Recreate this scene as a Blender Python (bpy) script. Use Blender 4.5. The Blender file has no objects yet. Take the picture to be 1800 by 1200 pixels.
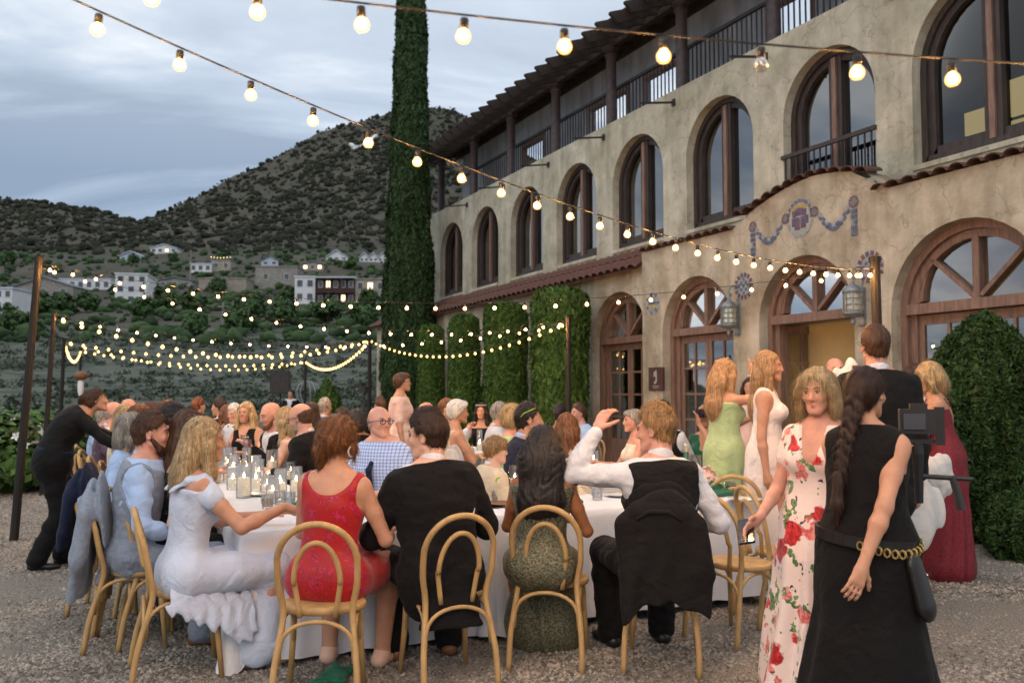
import bpy, bmesh, math, random
import numpy as np
from mathutils import Vector, Matrix
random.seed(7); rng = np.random.default_rng(7)
SC = bpy.context.scene
COL = SC.collection

# ------------------------------------------------------------------ camera, sky, sun, exposure
F = 1545.0; EYE = 1.5; TH = math.atan(93 / F)
cam_d = bpy.data.cameras.new('camera'); cam_d.sensor_width = 36; cam_d.lens = F / 1800 * 36
cam_d.clip_start = .05; cam_d.clip_end = 6000
cam = bpy.data.objects.new('camera', cam_d); COL.objects.link(cam)
cam.location = (0, 0, EYE); cam.rotation_euler = (math.pi / 2 + TH, 0, 0)
cam_d.dof.use_dof = True; cam_d.dof.focus_distance = 5.2; cam_d.dof.aperture_fstop = 3.2
SC.camera = cam
SC.view_settings.view_transform = 'Standard'; SC.view_settings.look = 'None'
SC.view_settings.exposure = 0.30; SC.view_settings.gamma = 1; SC.view_settings.use_curve_mapping = False
SC.render.engine = 'CYCLES'
cy = SC.cycles
cy.use_denoising = True; cy.use_light_tree = True
cy.max_bounces = 6; cy.diffuse_bounces = 3; cy.glossy_bounces = 3; cy.transmission_bounces = 4; cy.transparent_max_bounces = 16
cy.sample_clamp_indirect = 3; cy.sample_clamp_direct = 0; cy.caustics_reflective = False; cy.caustics_refractive = False

W = bpy.data.worlds.new('World'); SC.world = W; W.use_nodes = True
def build_world():
    nt = W.node_tree; N = nt.nodes; L = nt.links; N.clear()
    out = N.new('ShaderNodeOutputWorld'); bg = N.new('ShaderNodeBackground'); L.new(bg.outputs[0], out.inputs[0])
    tc = N.new('ShaderNodeTexCoord'); sp = N.new('ShaderNodeSeparateXYZ'); L.new(tc.outputs['Generated'], sp.inputs[0])
    def m(op, a, b=None, c=None):
        n = N.new('ShaderNodeMath'); n.operation = op
        for i, x in enumerate((a, b, c)):
            if x is None: continue
            if isinstance(x, (int, float)): n.inputs[i].default_value = x
            else: L.new(x, n.inputs[i])
        return n.outputs[0]
    z = m('MAXIMUM', sp.outputs[2], 0.0); zz = m('ADD', z, .16)
    cb = N.new('ShaderNodeCombineXYZ')
    L.new(m('DIVIDE', sp.outputs[0], zz), cb.inputs[0]); L.new(m('DIVIDE', sp.outputs[1], zz), cb.inputs[1])
    mp = N.new('ShaderNodeMapping'); L.new(cb.outputs[0], mp.inputs[0]); mp.inputs['Scale'].default_value = (.6, .95, 1); mp.inputs['Location'].default_value = (3.2, 1.4, 0)
    no = N.new('ShaderNodeTexNoise'); no.inputs['Scale'].default_value = 1.0; no.inputs['Detail'].default_value = 9; no.inputs['Roughness'].default_value = .56; no.inputs['Distortion'].default_value = .5
    L.new(mp.outputs[0], no.inputs['Vector'])
    r = N.new('ShaderNodeValToRGB'); L.new(no.outputs[0], r.inputs[0]); e = r.color_ramp.elements
    e[0].position = .37; e[0].color = (.25, .33, .45, 1); e[1].position = .56; e[1].color = (.84, .88, .92, 1)
    k = e.new(.465); k.color = (.42, .51, .64, 1)
    # thin high sheet: brighter toward the zenith
    mz = N.new('ShaderNodeMix'); mz.data_type = 'RGBA'
    zr = N.new('ShaderNodeMapRange'); L.new(sp.outputs[2], zr.inputs[0]); zr.inputs[1].default_value = .22; zr.inputs[2].default_value = .60; zr.inputs[3].default_value = 0; zr.inputs[4].default_value = .75
    L.new(zr.outputs[0], mz.inputs[0]); L.new(r.outputs[0], mz.inputs[6]); mz.inputs[7].default_value = (.86, .91, .97, 1)
    # a touch of clear evening sky from the Nishita model under the cloud sheet
    sk = N.new('ShaderNodeTexSky'); sk.sky_type = 'NISHITA'; sk.sun_disc = False; sk.sun_elevation = math.radians(14); sk.sun_rotation = math.radians(205)
    sc = N.new('ShaderNodeMix'); sc.data_type = 'RGBA'; sc.blend_type = 'MULTIPLY'; sc.inputs[0].default_value = 1
    L.new(sk.outputs[0], sc.inputs[6]); sc.inputs[7].default_value = (.09, .09, .09, 1)
    mx = N.new('ShaderNodeMix'); mx.data_type = 'RGBA'; mx.inputs[0].default_value = .08
    L.new(mz.outputs[2], mx.inputs[6]); L.new(sc.outputs[2], mx.inputs[7])
    L.new(mx.outputs[2], bg.inputs[0]); bg.inputs[1].default_value = 1.0
build_world()
sun_d = bpy.data.lights.new('sun', 'SUN'); sun_d.energy = .6; sun_d.angle = math.radians(40); sun_d.color = (1, .93, .86)
sun = bpy.data.objects.new('sun', sun_d); COL.objects.link(sun); sun.rotation_euler = (math.radians(52), 0, math.radians(-22))

# ------------------------------------------------------------------ geometry of the view (only used to read positions off the plan)
def ray(px, py):
    c = (px - 900) / F; s = (600 - py) / F
    return c, math.cos(TH) - s * math.sin(TH), math.sin(TH) + s * math.cos(TH)
def at(px, py, D):
    x, y, z = ray(px, py); t = D / y
    return Vector((x * t, D, EYE + z * t))
VX, VY = .8996, .4367            # building axes: p into the facade, q along it
def pq(p, q, z=0.0): return Vector((p * VX - q * VY, p * VY + q * VX, z))
BROT = math.atan2(VY, VX)

# ------------------------------------------------------------------ object helpers
def link(o, parent=None):
    COL.objects.link(o)
    if parent: o.parent = parent
    return o
def tag(o, label=None, cat=None, group=None, kind=None):
    if label: o['label'] = label
    if cat: o['category'] = cat
    if group: o['group'] = group
    if kind: o['kind'] = kind
    return o
def empty(name, loc, rz=0.0, label=None, cat=None, group=None):
    o = bpy.data.objects.new(name, None); o.location = loc; o.rotation_euler = (0, 0, rz); o.empty_display_size = .1
    return tag(link(o), label, cat, group)
def copy_tree(o, parent=None):
    c = o.copy(); COL.objects.link(c)
    if parent: c.parent = parent
    for ch in list(o.children): copy_tree(ch, c)
    return c
class MB:
    "collects simple shapes into one mesh"
    def __init__(s): s.v = []; s.f = []; s.m = []; s.n = 0
    def add(s, v, f, mi=0):
        s.v.append(np.asarray(v, float).reshape(-1, 3)); s.f += [tuple(i + s.n for i in q) for q in f]; s.m += [mi] * len(f); s.n += len(s.v[-1]); return s
    def box(s, lo, hi, mi=0, M=None):
        x0, y0, z0 = lo; x1, y1, z1 = hi
        v = np.array([(x0,y0,z0),(x1,y0,z0),(x1,y1,z0),(x0,y1,z0),(x0,y0,z1),(x1,y0,z1),(x1,y1,z1),(x0,y1,z1)], float)
        if M is not None: v = np.array([M @ Vector(q) for q in v])
        return s.add(v, [(0,3,2,1),(4,5,6,7),(0,1,5,4),(1,2,6,5),(2,3,7,6),(3,0,4,7)], mi)
    def bar(s, a, b, w, h=None, mi=0, up=(0,0,1)):
        a = Vector(a); b = Vector(b); d = (b - a).normalized(); h = h or w
        u = Vector(up)
        if abs(d.dot(u)) > .98: u = Vector((1,0,0))
        x = d.cross(u).normalized(); y = x.cross(d)
        v = [p + x*sx*w/2 + y*sy*h/2 for p in (a, b) for sx, sy in ((-1,-1),(1,-1),(1,1),(-1,1))]
        return s.add(v, [(0,3,2,1),(4,5,6,7),(0,1,5,4),(1,2,6,5),(2,3,7,6),(3,0,4,7)][:6], mi)
    def tube(s, pts, r, n=8, mi=0, cap=True, flat=1.0):
        P = [Vector(p) for p in pts]; k = len(P)
        R = r if hasattr(r, '__len__') else [r] * k
        t0 = (P[1] - P[0]).normalized(); ref = Vector((0,0,1)) if abs(t0.z) < .9 else Vector((1,0,0))
        x = t0.cross(ref).normalized(); V = []
        for i in range(k):
            t = (P[min(i+1,k-1)] - P[max(i-1,0)])
            t = t.normalized() if t.length > 1e-9 else t0
            x = (x - t * x.dot(t)).normalized(); y = t.cross(x)
            for j in range(n):
                a = 2*math.pi*j/n; V.append(P[i] + (x*math.cos(a) + y*math.sin(a)*flat) * R[i])
        f = [(i*n+j, i*n+(j+1)%n, (i+1)*n+(j+1)%n, (i+1)*n+j) for i in range(k-1) for j in range(n)]
        if cap: f += [tuple(range(n-1,-1,-1)), tuple((k-1)*n+j for j in range(n))]
        return s.add(V, f, mi)
    def lathe(s, prof, n=16, c=(0,0,0), mi=0, cap=False):
        V = [(c[0]+r*math.cos(2*math.pi*j/n), c[1]+r*math.sin(2*math.pi*j/n), c[2]+z) for r, z in prof for j in range(n)]
        f = [(i*n+j, i*n+(j+1)%n, (i+1)*n+(j+1)%n, (i+1)*n+j) for i in range(len(prof)-1) for j in range(n)]
        if cap: f += [tuple(range(n-1,-1,-1)), tuple((len(prof)-1)*n+j for j in range(n))]
        return s.add(V, f, mi)
    def prism(s, poly, d0, d1, axis='y', mi=0):
        "2-D polygon (a,b) extruded along an axis from d0 to d1"
        n = len(poly)
        def P(a, b, d): return {'y': (a, d, b), 'x': (d, a, b), 'z': (a, b, d)}[axis]
        v = [P(a, b, d0) for a, b in poly] + [P(a, b, d1) for a, b in poly]
        return s.add(v, [tuple(range(n)), tuple(range(2*n-1, n-1, -1))] + [(i, (i+1)%n+0, n+(i+1)%n, n+i)[::-1] for i in range(n)], mi)
    def mesh(s, name, mats, smooth=False):
        me = bpy.data.meshes.new(name)
        me.from_pydata(np.concatenate(s.v).tolist() if s.v else [], [], s.f)
        for m in (mats if isinstance(mats, (list, tuple)) else [mats]): me.materials.append(m)
        if any(s.m): me.polygons.foreach_set('material_index', s.m)
        if smooth: me.polygons.foreach_set('use_smooth', [True] * len(me.polygons))
        me.update(); return me
    def build(s, name, mats, parent=None, smooth=False, fix=True, **kw):
        me = s.mesh(name, mats, smooth)
        if fix:
            b = bmesh.new(); b.from_mesh(me); bmesh.ops.recalc_face_normals(b, faces=b.faces); b.to_mesh(me); b.free()
        o = link(bpy.data.objects.new(name, me), parent); tag(o, **kw); return o
def inst(name, me, parent=None, loc=(0,0,0), rot=None):
    o = bpy.data.objects.new(name, me); o.location = loc
    if rot: o.rotation_euler = rot
    return link(o, parent)
def quick_mesh(name, V, Fq, mats, midx=None, smooth=False):
    "fast mesh from numpy arrays; Fq is (n,3) or (n,4)"
    me = bpy.data.meshes.new(name); V = np.asarray(V, np.float32); Fq = np.asarray(Fq, np.int32); k = Fq.shape[1]
    me.vertices.add(len(V)); me.vertices.foreach_set('co', V.ravel())
    me.loops.add(Fq.size); me.loops.foreach_set('vertex_index', Fq.ravel())
    me.polygons.add(len(Fq)); me.polygons.foreach_set('loop_start', np.arange(0, Fq.size, k, dtype=np.int32))
    for m in (mats if isinstance(mats, (list, tuple)) else [mats]): me.materials.append(m)
    if midx is not None: me.polygons.foreach_set('material_index', np.asarray(midx, np.int32))
    if smooth: me.polygons.foreach_set('use_smooth', np.ones(len(Fq), bool))
    me.update(calc_edges=True); return me
def fbm(x, y, z, seed=0, oct=4):
    "cheap smooth pseudo noise in about -1..1"
    o = 0; a = 1.0; f = 1.0; s = seed * 1.7
    for i in range(oct):
        o = o + a * np.sin(x*f*1.31 + 1.9*np.sin(y*f*1.17 + s) + s*1.3) * np.sin(y*f*1.23 + 1.7*np.sin(z*f*1.41 + s*.7 + i) + 2.1*s) * np.cos(z*f*1.09 + 1.3*np.sin(x*f*1.07 + s*1.9) + i)
        a *= .5; f *= 2.03
    return o

# ------------------------------------------------------------------ materials
def mat(name, col, rough=.7, metal=0.0, var=.12, scale=6.0, bump=0.0, bscale=None, col2=None, stretch=(1,1,1), spec=.4, sheen=0.0, sss=0.0, emit=None, estr=0.0, detail=5, coords='Object', extra=None):
    m = bpy.data.materials.new(name); m.use_nodes = True; nt = m.node_tree; N = nt.nodes; L = nt.links
    b = N['Principled BSDF']; b.inputs['Roughness'].default_value = rough; b.inputs['Metallic'].default_value = metal
    b.inputs['Specular IOR Level'].default_value = spec
    if sheen: b.inputs['Sheen Weight'].default_value = sheen
    if sss: b.inputs['Subsurface Weight'].default_value = sss; b.inputs['Subsurface Radius'].default_value = (.012, .005, .003); b.inputs['Subsurface Scale'].default_value = 1.0
    tc = N.new('ShaderNodeTexCoord'); mp = N.new('ShaderNodeMapping'); mp.inputs['Scale'].default_value = stretch
    L.new(tc.outputs[coords], mp.inputs[0])
    no = N.new('ShaderNodeTexNoise'); no.inputs['Scale'].default_value = scale; no.inputs['Detail'].default_value = detail; no.inputs['Roughness'].default_value = .6
    L.new(mp.outputs[0], no.inputs['Vector'])
    c1 = tuple(max(0, c * (1 - var)) for c in col); c2 = col2 or tuple(min(1, c * (1 + var)) for c in col)
    if col2: c1 = col
    r = N.new('ShaderNodeValToRGB'); L.new(no.outputs[0], r.inputs[0])
    r.color_ramp.elements[0].position = .36; r.color_ramp.elements[0].color = (*c1, 1)
    r.color_ramp.elements[1].position = .64; r.color_ramp.elements[1].color = (*c2, 1)
    L.new(r.outputs[0], b.inputs['Base Color'])
    if bump:
        n2 = N.new('ShaderNodeTexNoise'); n2.inputs['Scale'].default_value = bscale or scale * 4; n2.inputs['Detail'].default_value = 4
        L.new(mp.outputs[0], n2.inputs['Vector'])
        bp = N.new('ShaderNodeBump'); bp.inputs['Strength'].default_value = min(1, bump); bp.inputs['Distance'].default_value = .01
        L.new(n2.outputs[0], bp.inputs['Height']); L.new(bp.outputs[0], b.inputs['Normal'])
    if emit: b.inputs['Emission Color'].default_value = (*emit, 1); b.inputs['Emission Strength'].default_value = estr
    if extra: extra(nt, b, r, mp)
    return m
def srgb(r, g, b):
    f = lambda c: (c/255/12.92) if c <= 10 else ((c/255+.055)/1.055)**2.4
    return (f(r), f(g), f(b))
def emissive(name, col, s):
    m = bpy.data.materials.new(name); m.use_nodes = True; nt = m.node_tree; nt.nodes.clear()
    o = nt.nodes.new('ShaderNodeOutputMaterial'); e = nt.nodes.new('ShaderNodeEmission'); e.inputs[0].default_value = (*col, 1); e.inputs[1].default_value = s
    nt.links.new(e.outputs[0], o.inputs[0]); return m
def thin_glass(name, tint=(1,1,1), refl=.12, rough=.03, glow=None, gstr=0, k=.55):
    m = bpy.data.materials.new(name); m.use_nodes = True; nt = m.node_tree; N = nt.nodes; L = nt.links; N.clear()
    o = N.new('ShaderNodeOutputMaterial'); t = N.new('ShaderNodeBsdfTransparent'); t.inputs[0].default_value = (*tint, 1)
    g = N.new('ShaderNodeBsdfGlossy'); g.inputs['Roughness'].default_value = rough
    fr = N.new('ShaderNodeFresnel'); fr.inputs[0].default_value = 1.5
    ad = N.new('ShaderNodeMath'); ad.operation = 'MULTIPLY_ADD'; L.new(fr.outputs[0], ad.inputs[0]); ad.inputs[1].default_value = k; ad.inputs[2].default_value = refl - .03; ad.use_clamp = True
    mx = N.new('ShaderNodeMixShader'); L.new(ad.outputs[0], mx.inputs[0]); L.new(t.outputs[0], mx.inputs[1]); L.new(g.outputs[0], mx.inputs[2])
    sh = mx.outputs[0]
    if glow:
        e = N.new('ShaderNodeEmission'); e.inputs[0].default_value = (*glow, 1); e.inputs[1].default_value = gstr
        a = N.new('ShaderNodeAddShader'); L.new(sh, a.inputs[0]); L.new(e.outputs[0], a.inputs[1]); sh = a.outputs[0]
    L.new(sh, o.inputs[0]); return m
M = {}
# ================================================================== SETTING: ground, hills, houses, trees
def leaf_mat(name, c1, c2, rough=.65):
    m = bpy.data.materials.new(name); m.use_nodes = True; nt = m.node_tree; N = nt.nodes; L = nt.links
    b = N['Principled BSDF']; b.inputs['Roughness'].default_value = rough; b.inputs['Specular IOR Level'].default_value = .25
    g = N.new('ShaderNodeNewGeometry'); r = N.new('ShaderNodeValToRGB'); L.new(g.outputs['Random Per Island'], r.inputs[0])
    r.color_ramp.elements[0].color = (*c1, 1); r.color_ramp.elements[1].color = (*c2, 1)
    tc = N.new('ShaderNodeTexCoord'); no = N.new('ShaderNodeTexNoise'); no.inputs['Scale'].default_value = 1.6; no.inputs['Detail'].default_value = 3
    L.new(tc.outputs['Object'], no.inputs['Vector'])
    mx = N.new('ShaderNodeMix'); mx.data_type = 'RGBA'; mx.blend_type = 'OVERLAY'; mx.inputs[0].default_value = .6
    L.new(r.outputs[0], mx.inputs[6]); L.new(no.outputs[0], mx.inputs[7]); L.new(mx.outputs[2], b.inputs['Base Color'])
    b.inputs['Subsurface Weight'].default_value = 0
    return m
M['gravel'] = mat('gravel', (.20,.178,.15), .95, var=.5, scale=70, bump=.9, bscale=90, detail=6)
M['stone_chip'] = leaf_mat('stone_chip', (.10,.088,.074), (.38,.335,.285), .9)
def hill_extra(nt, b, r, mp):
    N = nt.nodes; L = nt.links
    n2 = N.new('ShaderNodeTexNoise'); n2.inputs['Scale'].default_value = .018; n2.inputs['Detail'].default_value = 8; n2.inputs['Roughness'].default_value = .7; L.new(mp.outputs[0], n2.inputs[0])
    r2 = N.new('ShaderNodeValToRGB'); L.new(n2.outputs[0], r2.inputs[0])
    r2.color_ramp.elements[0].position = .38; r2.color_ramp.elements[0].color = (.035,.042,.026,1); r2.color_ramp.elements[1].position = .66; r2.color_ramp.elements[1].color = (.09,.075,.057,1)
    mx = N.new('ShaderNodeMix'); mx.data_type = 'RGBA'; mx.inputs[0].default_value = .55; L.new(r.outputs[0], mx.inputs[6]); L.new(r2.outputs[0], mx.inputs[7]); L.new(mx.outputs[2], b.inputs['Base Color'])
M['hill'] = mat('hill_ground', (.018,.019,.013), .95, scale=.09, detail=9, col2=(.072,.058,.043), extra=hill_extra)
M['dry_grass'] = mat('dry_grass', (.018,.036,.016), .95, scale=.16, detail=10, col2=(.105,.105,.085), stretch=(1,2.2,1), bump=.6, bscale=2)

# gravel terrace
NG = 60
gx = np.linspace(-60, 45, 2*NG); gy = np.linspace(-25, 35, NG)
GX, GY = np.meshgrid(gx, gy, indexing='ij')
GV = np.stack([GX, GY, .012*fbm(GX*.9, GY*.9, 0*GX, 3)], -1).reshape(-1, 3)
ii = np.arange((2*NG-1)*NG).reshape(2*NG-1, NG)[:, :-1].ravel()
GF = np.stack([ii, ii+NG, ii+NG+1, ii+1], -1)
ground = link(bpy.data.objects.new('ground', quick_mesh('ground', GV, GF, M['gravel'], smooth=True))); tag(ground, kind='structure')

def build_gravel():
    "loose chips on the ground near the tables; count falls off with distance"
    n = 190000
    D = 3.5 + 11.0 * rng.random(n)**1.55; X = (rng.random(n)*2-1) * (D*.62 + .3)
    keep = ((X*VX + D*VY) < 9.0) & (fbm(X*1.1, D*.9, 0*X, 7) + rng.normal(0, .5, n) > -.9)
    D = D[keep]; X = X[keep]; n = len(D)
    s = .0065 + .013*rng.random(n)**2.6 + .0006*(D-3.6)
    base = np.array([(1,0,-.3),(.2,.9,-.3),(-.8,.5,-.3),(-.7,-.7,-.3),(.4,-.9,-.3),(.1,.05,.75)], float)
    fc = np.array([(0,1,5),(1,2,5),(2,3,5),(3,4,5),(4,0,5)])
    a = rng.random(n)*6.283; ca, sa = np.cos(a), np.sin(a)
    B = base[None] + rng.normal(0, .16, (n, 6, 3)); B[:, :, 2] *= (.5+.5*rng.random(n))[:, None]
    V = np.stack([B[:,:,0]*ca[:,None]-B[:,:,1]*sa[:,None], B[:,:,0]*sa[:,None]+B[:,:,1]*ca[:,None], B[:,:,2]], -1) * s[:,None,None]
    V += np.stack([X, D, .012*fbm(X*.9, D*.9, 0*X, 3) + .002], -1)[:,None,:]
    Fq = (fc[None] + 6*np.arange(n)[:,None,None]).reshape(-1, 3)
    o = link(bpy.data.objects.new('gravel', quick_mesh('gravel', V.reshape(-1,3), Fq, M['stone_chip'])))
    tag(o, 'loose tan and grey gravel chips spread over the terrace', 'gravel', kind='stuff')
build_gravel()

# ---- terrain beyond the terrace
KD = [34, 45, 60, 80, 105, 140, 185, 235, 295, 345, 400]
KY = [761, 730, 706, 684, 655, 618, 575, 540, 503, 472, 447]
RP = [-1500,-600,-200, 0,100,200,240,290,350,420,480,560,630,690,740,790,830,900,1000,1300,1800,2600]
RY = [300, 360, 335,345,352,369,375,360,332,300,270,225,208,192,184,184,205,250,300,380,430,450]
def elev(y, D): return EYE + (693 - y) / F * D
def terr(X, D):
    px = 900 + F * X / D
    ry = np.interp(px, RP, RY); DR = np.interp(px, [0, 250, 500, 800], [620, 640, 760, 830])
    y = np.interp(D, KD, KY)
    t = np.clip((D - 400) / (DR - 400), 0, 1)
    y = np.where(D > 400, 447 + (ry - 447) * t**.92, y)
    z = EYE + (693 - y) / F * D
    zr = EYE + (693 - ry) / F * DR
    z = np.where(D > DR, zr - (D - DR)*.28, z)
    amp = np.clip((D - 40) / 400, 0, 1)
    z = z + amp * (3.2*fbm(X*.012, D*.012, 0*X, 5) + 1.2*fbm(X*.05, D*.05, 0*X, 9))
    z = z + np.clip((D-36)/40, 0, 1)*.25*fbm(X*.3, D*.3, 0*X, 2)
    return z
def Dfor(y): return float(np.interp(-y, [-k for k in KY], KD))
def build_terrain():
    A = np.linspace(-1.7, 1.25, 330); Dk = np.concatenate([np.geomspace(33, 400, 90), np.linspace(410, 1050, 70)])
    AA, DD = np.meshgrid(A, Dk, indexing='ij'); X = AA*DD; Z = terr(X, DD); Z[:, 0] = -.3
    V = np.stack([X, DD, Z], -1).reshape(-1, 3); m = len(Dk)
    i = np.arange((len(A)-1)*m).reshape(-1, m)[:, :-1].ravel()
    Fq = np.stack([i, i+m, i+m+1, i+1], -1)
    mi = (DD[:-1, :-1].ravel() > 175).astype(int)
    o = link(bpy.data.objects.new('hill', quick_mesh('hill', V, Fq, [M['dry_grass'], M['hill']], mi, True))); tag(o, kind='structure')
build_terrain()

ICO = None
def ico(sub=1):
    b = bmesh.new(); bmesh.ops.create_icosphere(b, subdivisions=sub, radius=1)
    v = np.array([x.co[:] for x in b.verts]); f = np.array([[x.index for x in q.verts] for q in b.faces]); b.free(); return v, f
def blobs(name, C, S, m, sub=1, squash=.8, rough=.28, **kw):
    v, f = ico(sub); n = len(C)
    Vv = v[None] * (1 + rng.normal(0, rough, (n, len(v), 1))) * np.asarray(S)[:, None, None]
    Vv[:, :, 2] *= squash; Vv += np.asarray(C)[:, None, :]
    Fq = (f[None] + len(v)*np.arange(n)[:, None, None]).reshape(-1, 3)
    o = link(bpy.data.objects.new(name, quick_mesh(name, Vv.reshape(-1, 3), Fq, m))); return tag(o, **kw)
M['scrub'] = leaf_mat('scrub', (.012,.015,.009), (.033,.034,.022), .9)
M['bush_green'] = leaf_mat('bush_green', (.012,.03,.010), (.045,.085,.026), .8)
M['sage'] = leaf_mat('sage', (.02,.038,.024), (.105,.115,.088), .9)
def quads(C, Nn, S, asp=1.0, up=None):
    "leaf cards: centres, normals, sizes"
    n = len(C); Nn = Nn / (np.linalg.norm(Nn, axis=1, keepdims=True) + 1e-9)
    r = rng.normal(0, 1, (n, 3)) if up is None else np.tile(np.array(up, float), (n, 1)) + rng.normal(0, .35, (n, 3))
    x = np.cross(Nn, r); x /= np.linalg.norm(x, axis=1, keepdims=True) + 1e-9; y = np.cross(x, Nn)
    S = np.asarray(S)[:, None] * np.ones((n, 1))
    a = C - x*S*.5; b = C - y*S*asp; c = C + x*S*.5; d = C + y*S*asp
    V = np.stack([a, b, c, d], 1).reshape(-1, 3); Fq = np.arange(4*n).reshape(n, 4); return V, Fq
def scatter_scrub():
    n = 17000; a = rng.uniform(-.72, .12, n); D = 400 + 450*rng.random(n)**.8; X = a*D
    nz = fbm(X*.02, D*.02, 0*X, 4); k = nz + rng.normal(0, .5, n) > -.45; X, D = X[k], D[k]
    S = (.75 + 1.9*rng.random(len(X))**2.5); Z = terr(X, D) + .35*S
    blobs('scrub', np.stack([X, D, Z], -1), S, M['scrub'], 1, .85, .34, label='dark juniper scrub dotted over the whole hillside', cat='scrub', kind='stuff')
    n = 2600; a = rng.uniform(-.75, .2, n); D = rng.uniform(150, 410, n); X = a*D
    S = (.6 + 1.3*rng.random(n)**2); Z = terr(X, D) + .4*S
    blobs('undergrowth', np.stack([X, D, Z], -1), S, M['bush_green'], 1, .75, label='green bushes filling the valley between the hillside houses', cat='bushes', kind='stuff')
    n = 7000; a = rng.uniform(-.75, .15, n); D = 40 + 130*rng.random(n)**1.25; X = a*D
    k = fbm(X*.07, D*.05, 0*X, 6) + rng.normal(0, .35, n) > -.1; X, D = X[k], D[k]; n = len(X)
    S = (.25 + .5*rng.random(n)**2)*(.5+D/110); Z = terr(X, D); per = 16
    C = np.repeat(np.stack([X, D, Z], -1), per, 0); S2 = np.repeat(S, per)
    d = rng.normal(0, 1, (n*per, 3)); d[:, 2] = np.abs(d[:, 2])*.6; d /= np.linalg.norm(d, axis=1, keepdims=True)
    V, Fq = quads(C + d*S2[:, None]*(.4+.5*rng.random((n*per, 1))), d + rng.normal(0, .6, (n*per, 3)), S2*.34, .8)
    o = link(bpy.data.objects.new('sagebrush', quick_mesh('sagebrush', V, Fq, M['sage'])))
    tag(o, 'grey green sage and dry weeds on the slope below the houses', 'sagebrush', kind='stuff')
scatter_scrub()

# letter J laid out on the hill in whitewashed rocks
def hill_letter():
    m = mat('whitewash', (.62,.64,.66), .9, var=.15, scale=.6)
    mb = MB(); path = [(612,252),(618,257),(626,257.5),(633,256),(640,253),(645,249),(650,244),(654,239.5),(658,236.5)]
    D = 700.0; pts = []
    for px, py in path:
        Dd = 520.0
        for Dd in np.arange(480, 830, 2.0):
            X = (px-900)/F*Dd*1.0; z = float(terr(np.array(X), np.array(Dd)))
            if EYE + (693-py)/F*Dd < z: break
        pts.append(Vector((X, Dd, z + 1.2)))
    for i in range(len(pts)-1):
        a, b = pts[i], pts[i+1]; n = 3
        for k in range(n):
            c = a.lerp(b, (k+.5)/n); d = (b-a).normalized()
            mb.bar(c - d*(b-a).length/n*.48, c + d*(b-a).length/n*.48, 3.0, 3.4)
    mb.build('hillside_letter', m, label='large white letter J laid out on the bare hillside', cat='letter')
hill_letter()

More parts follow.
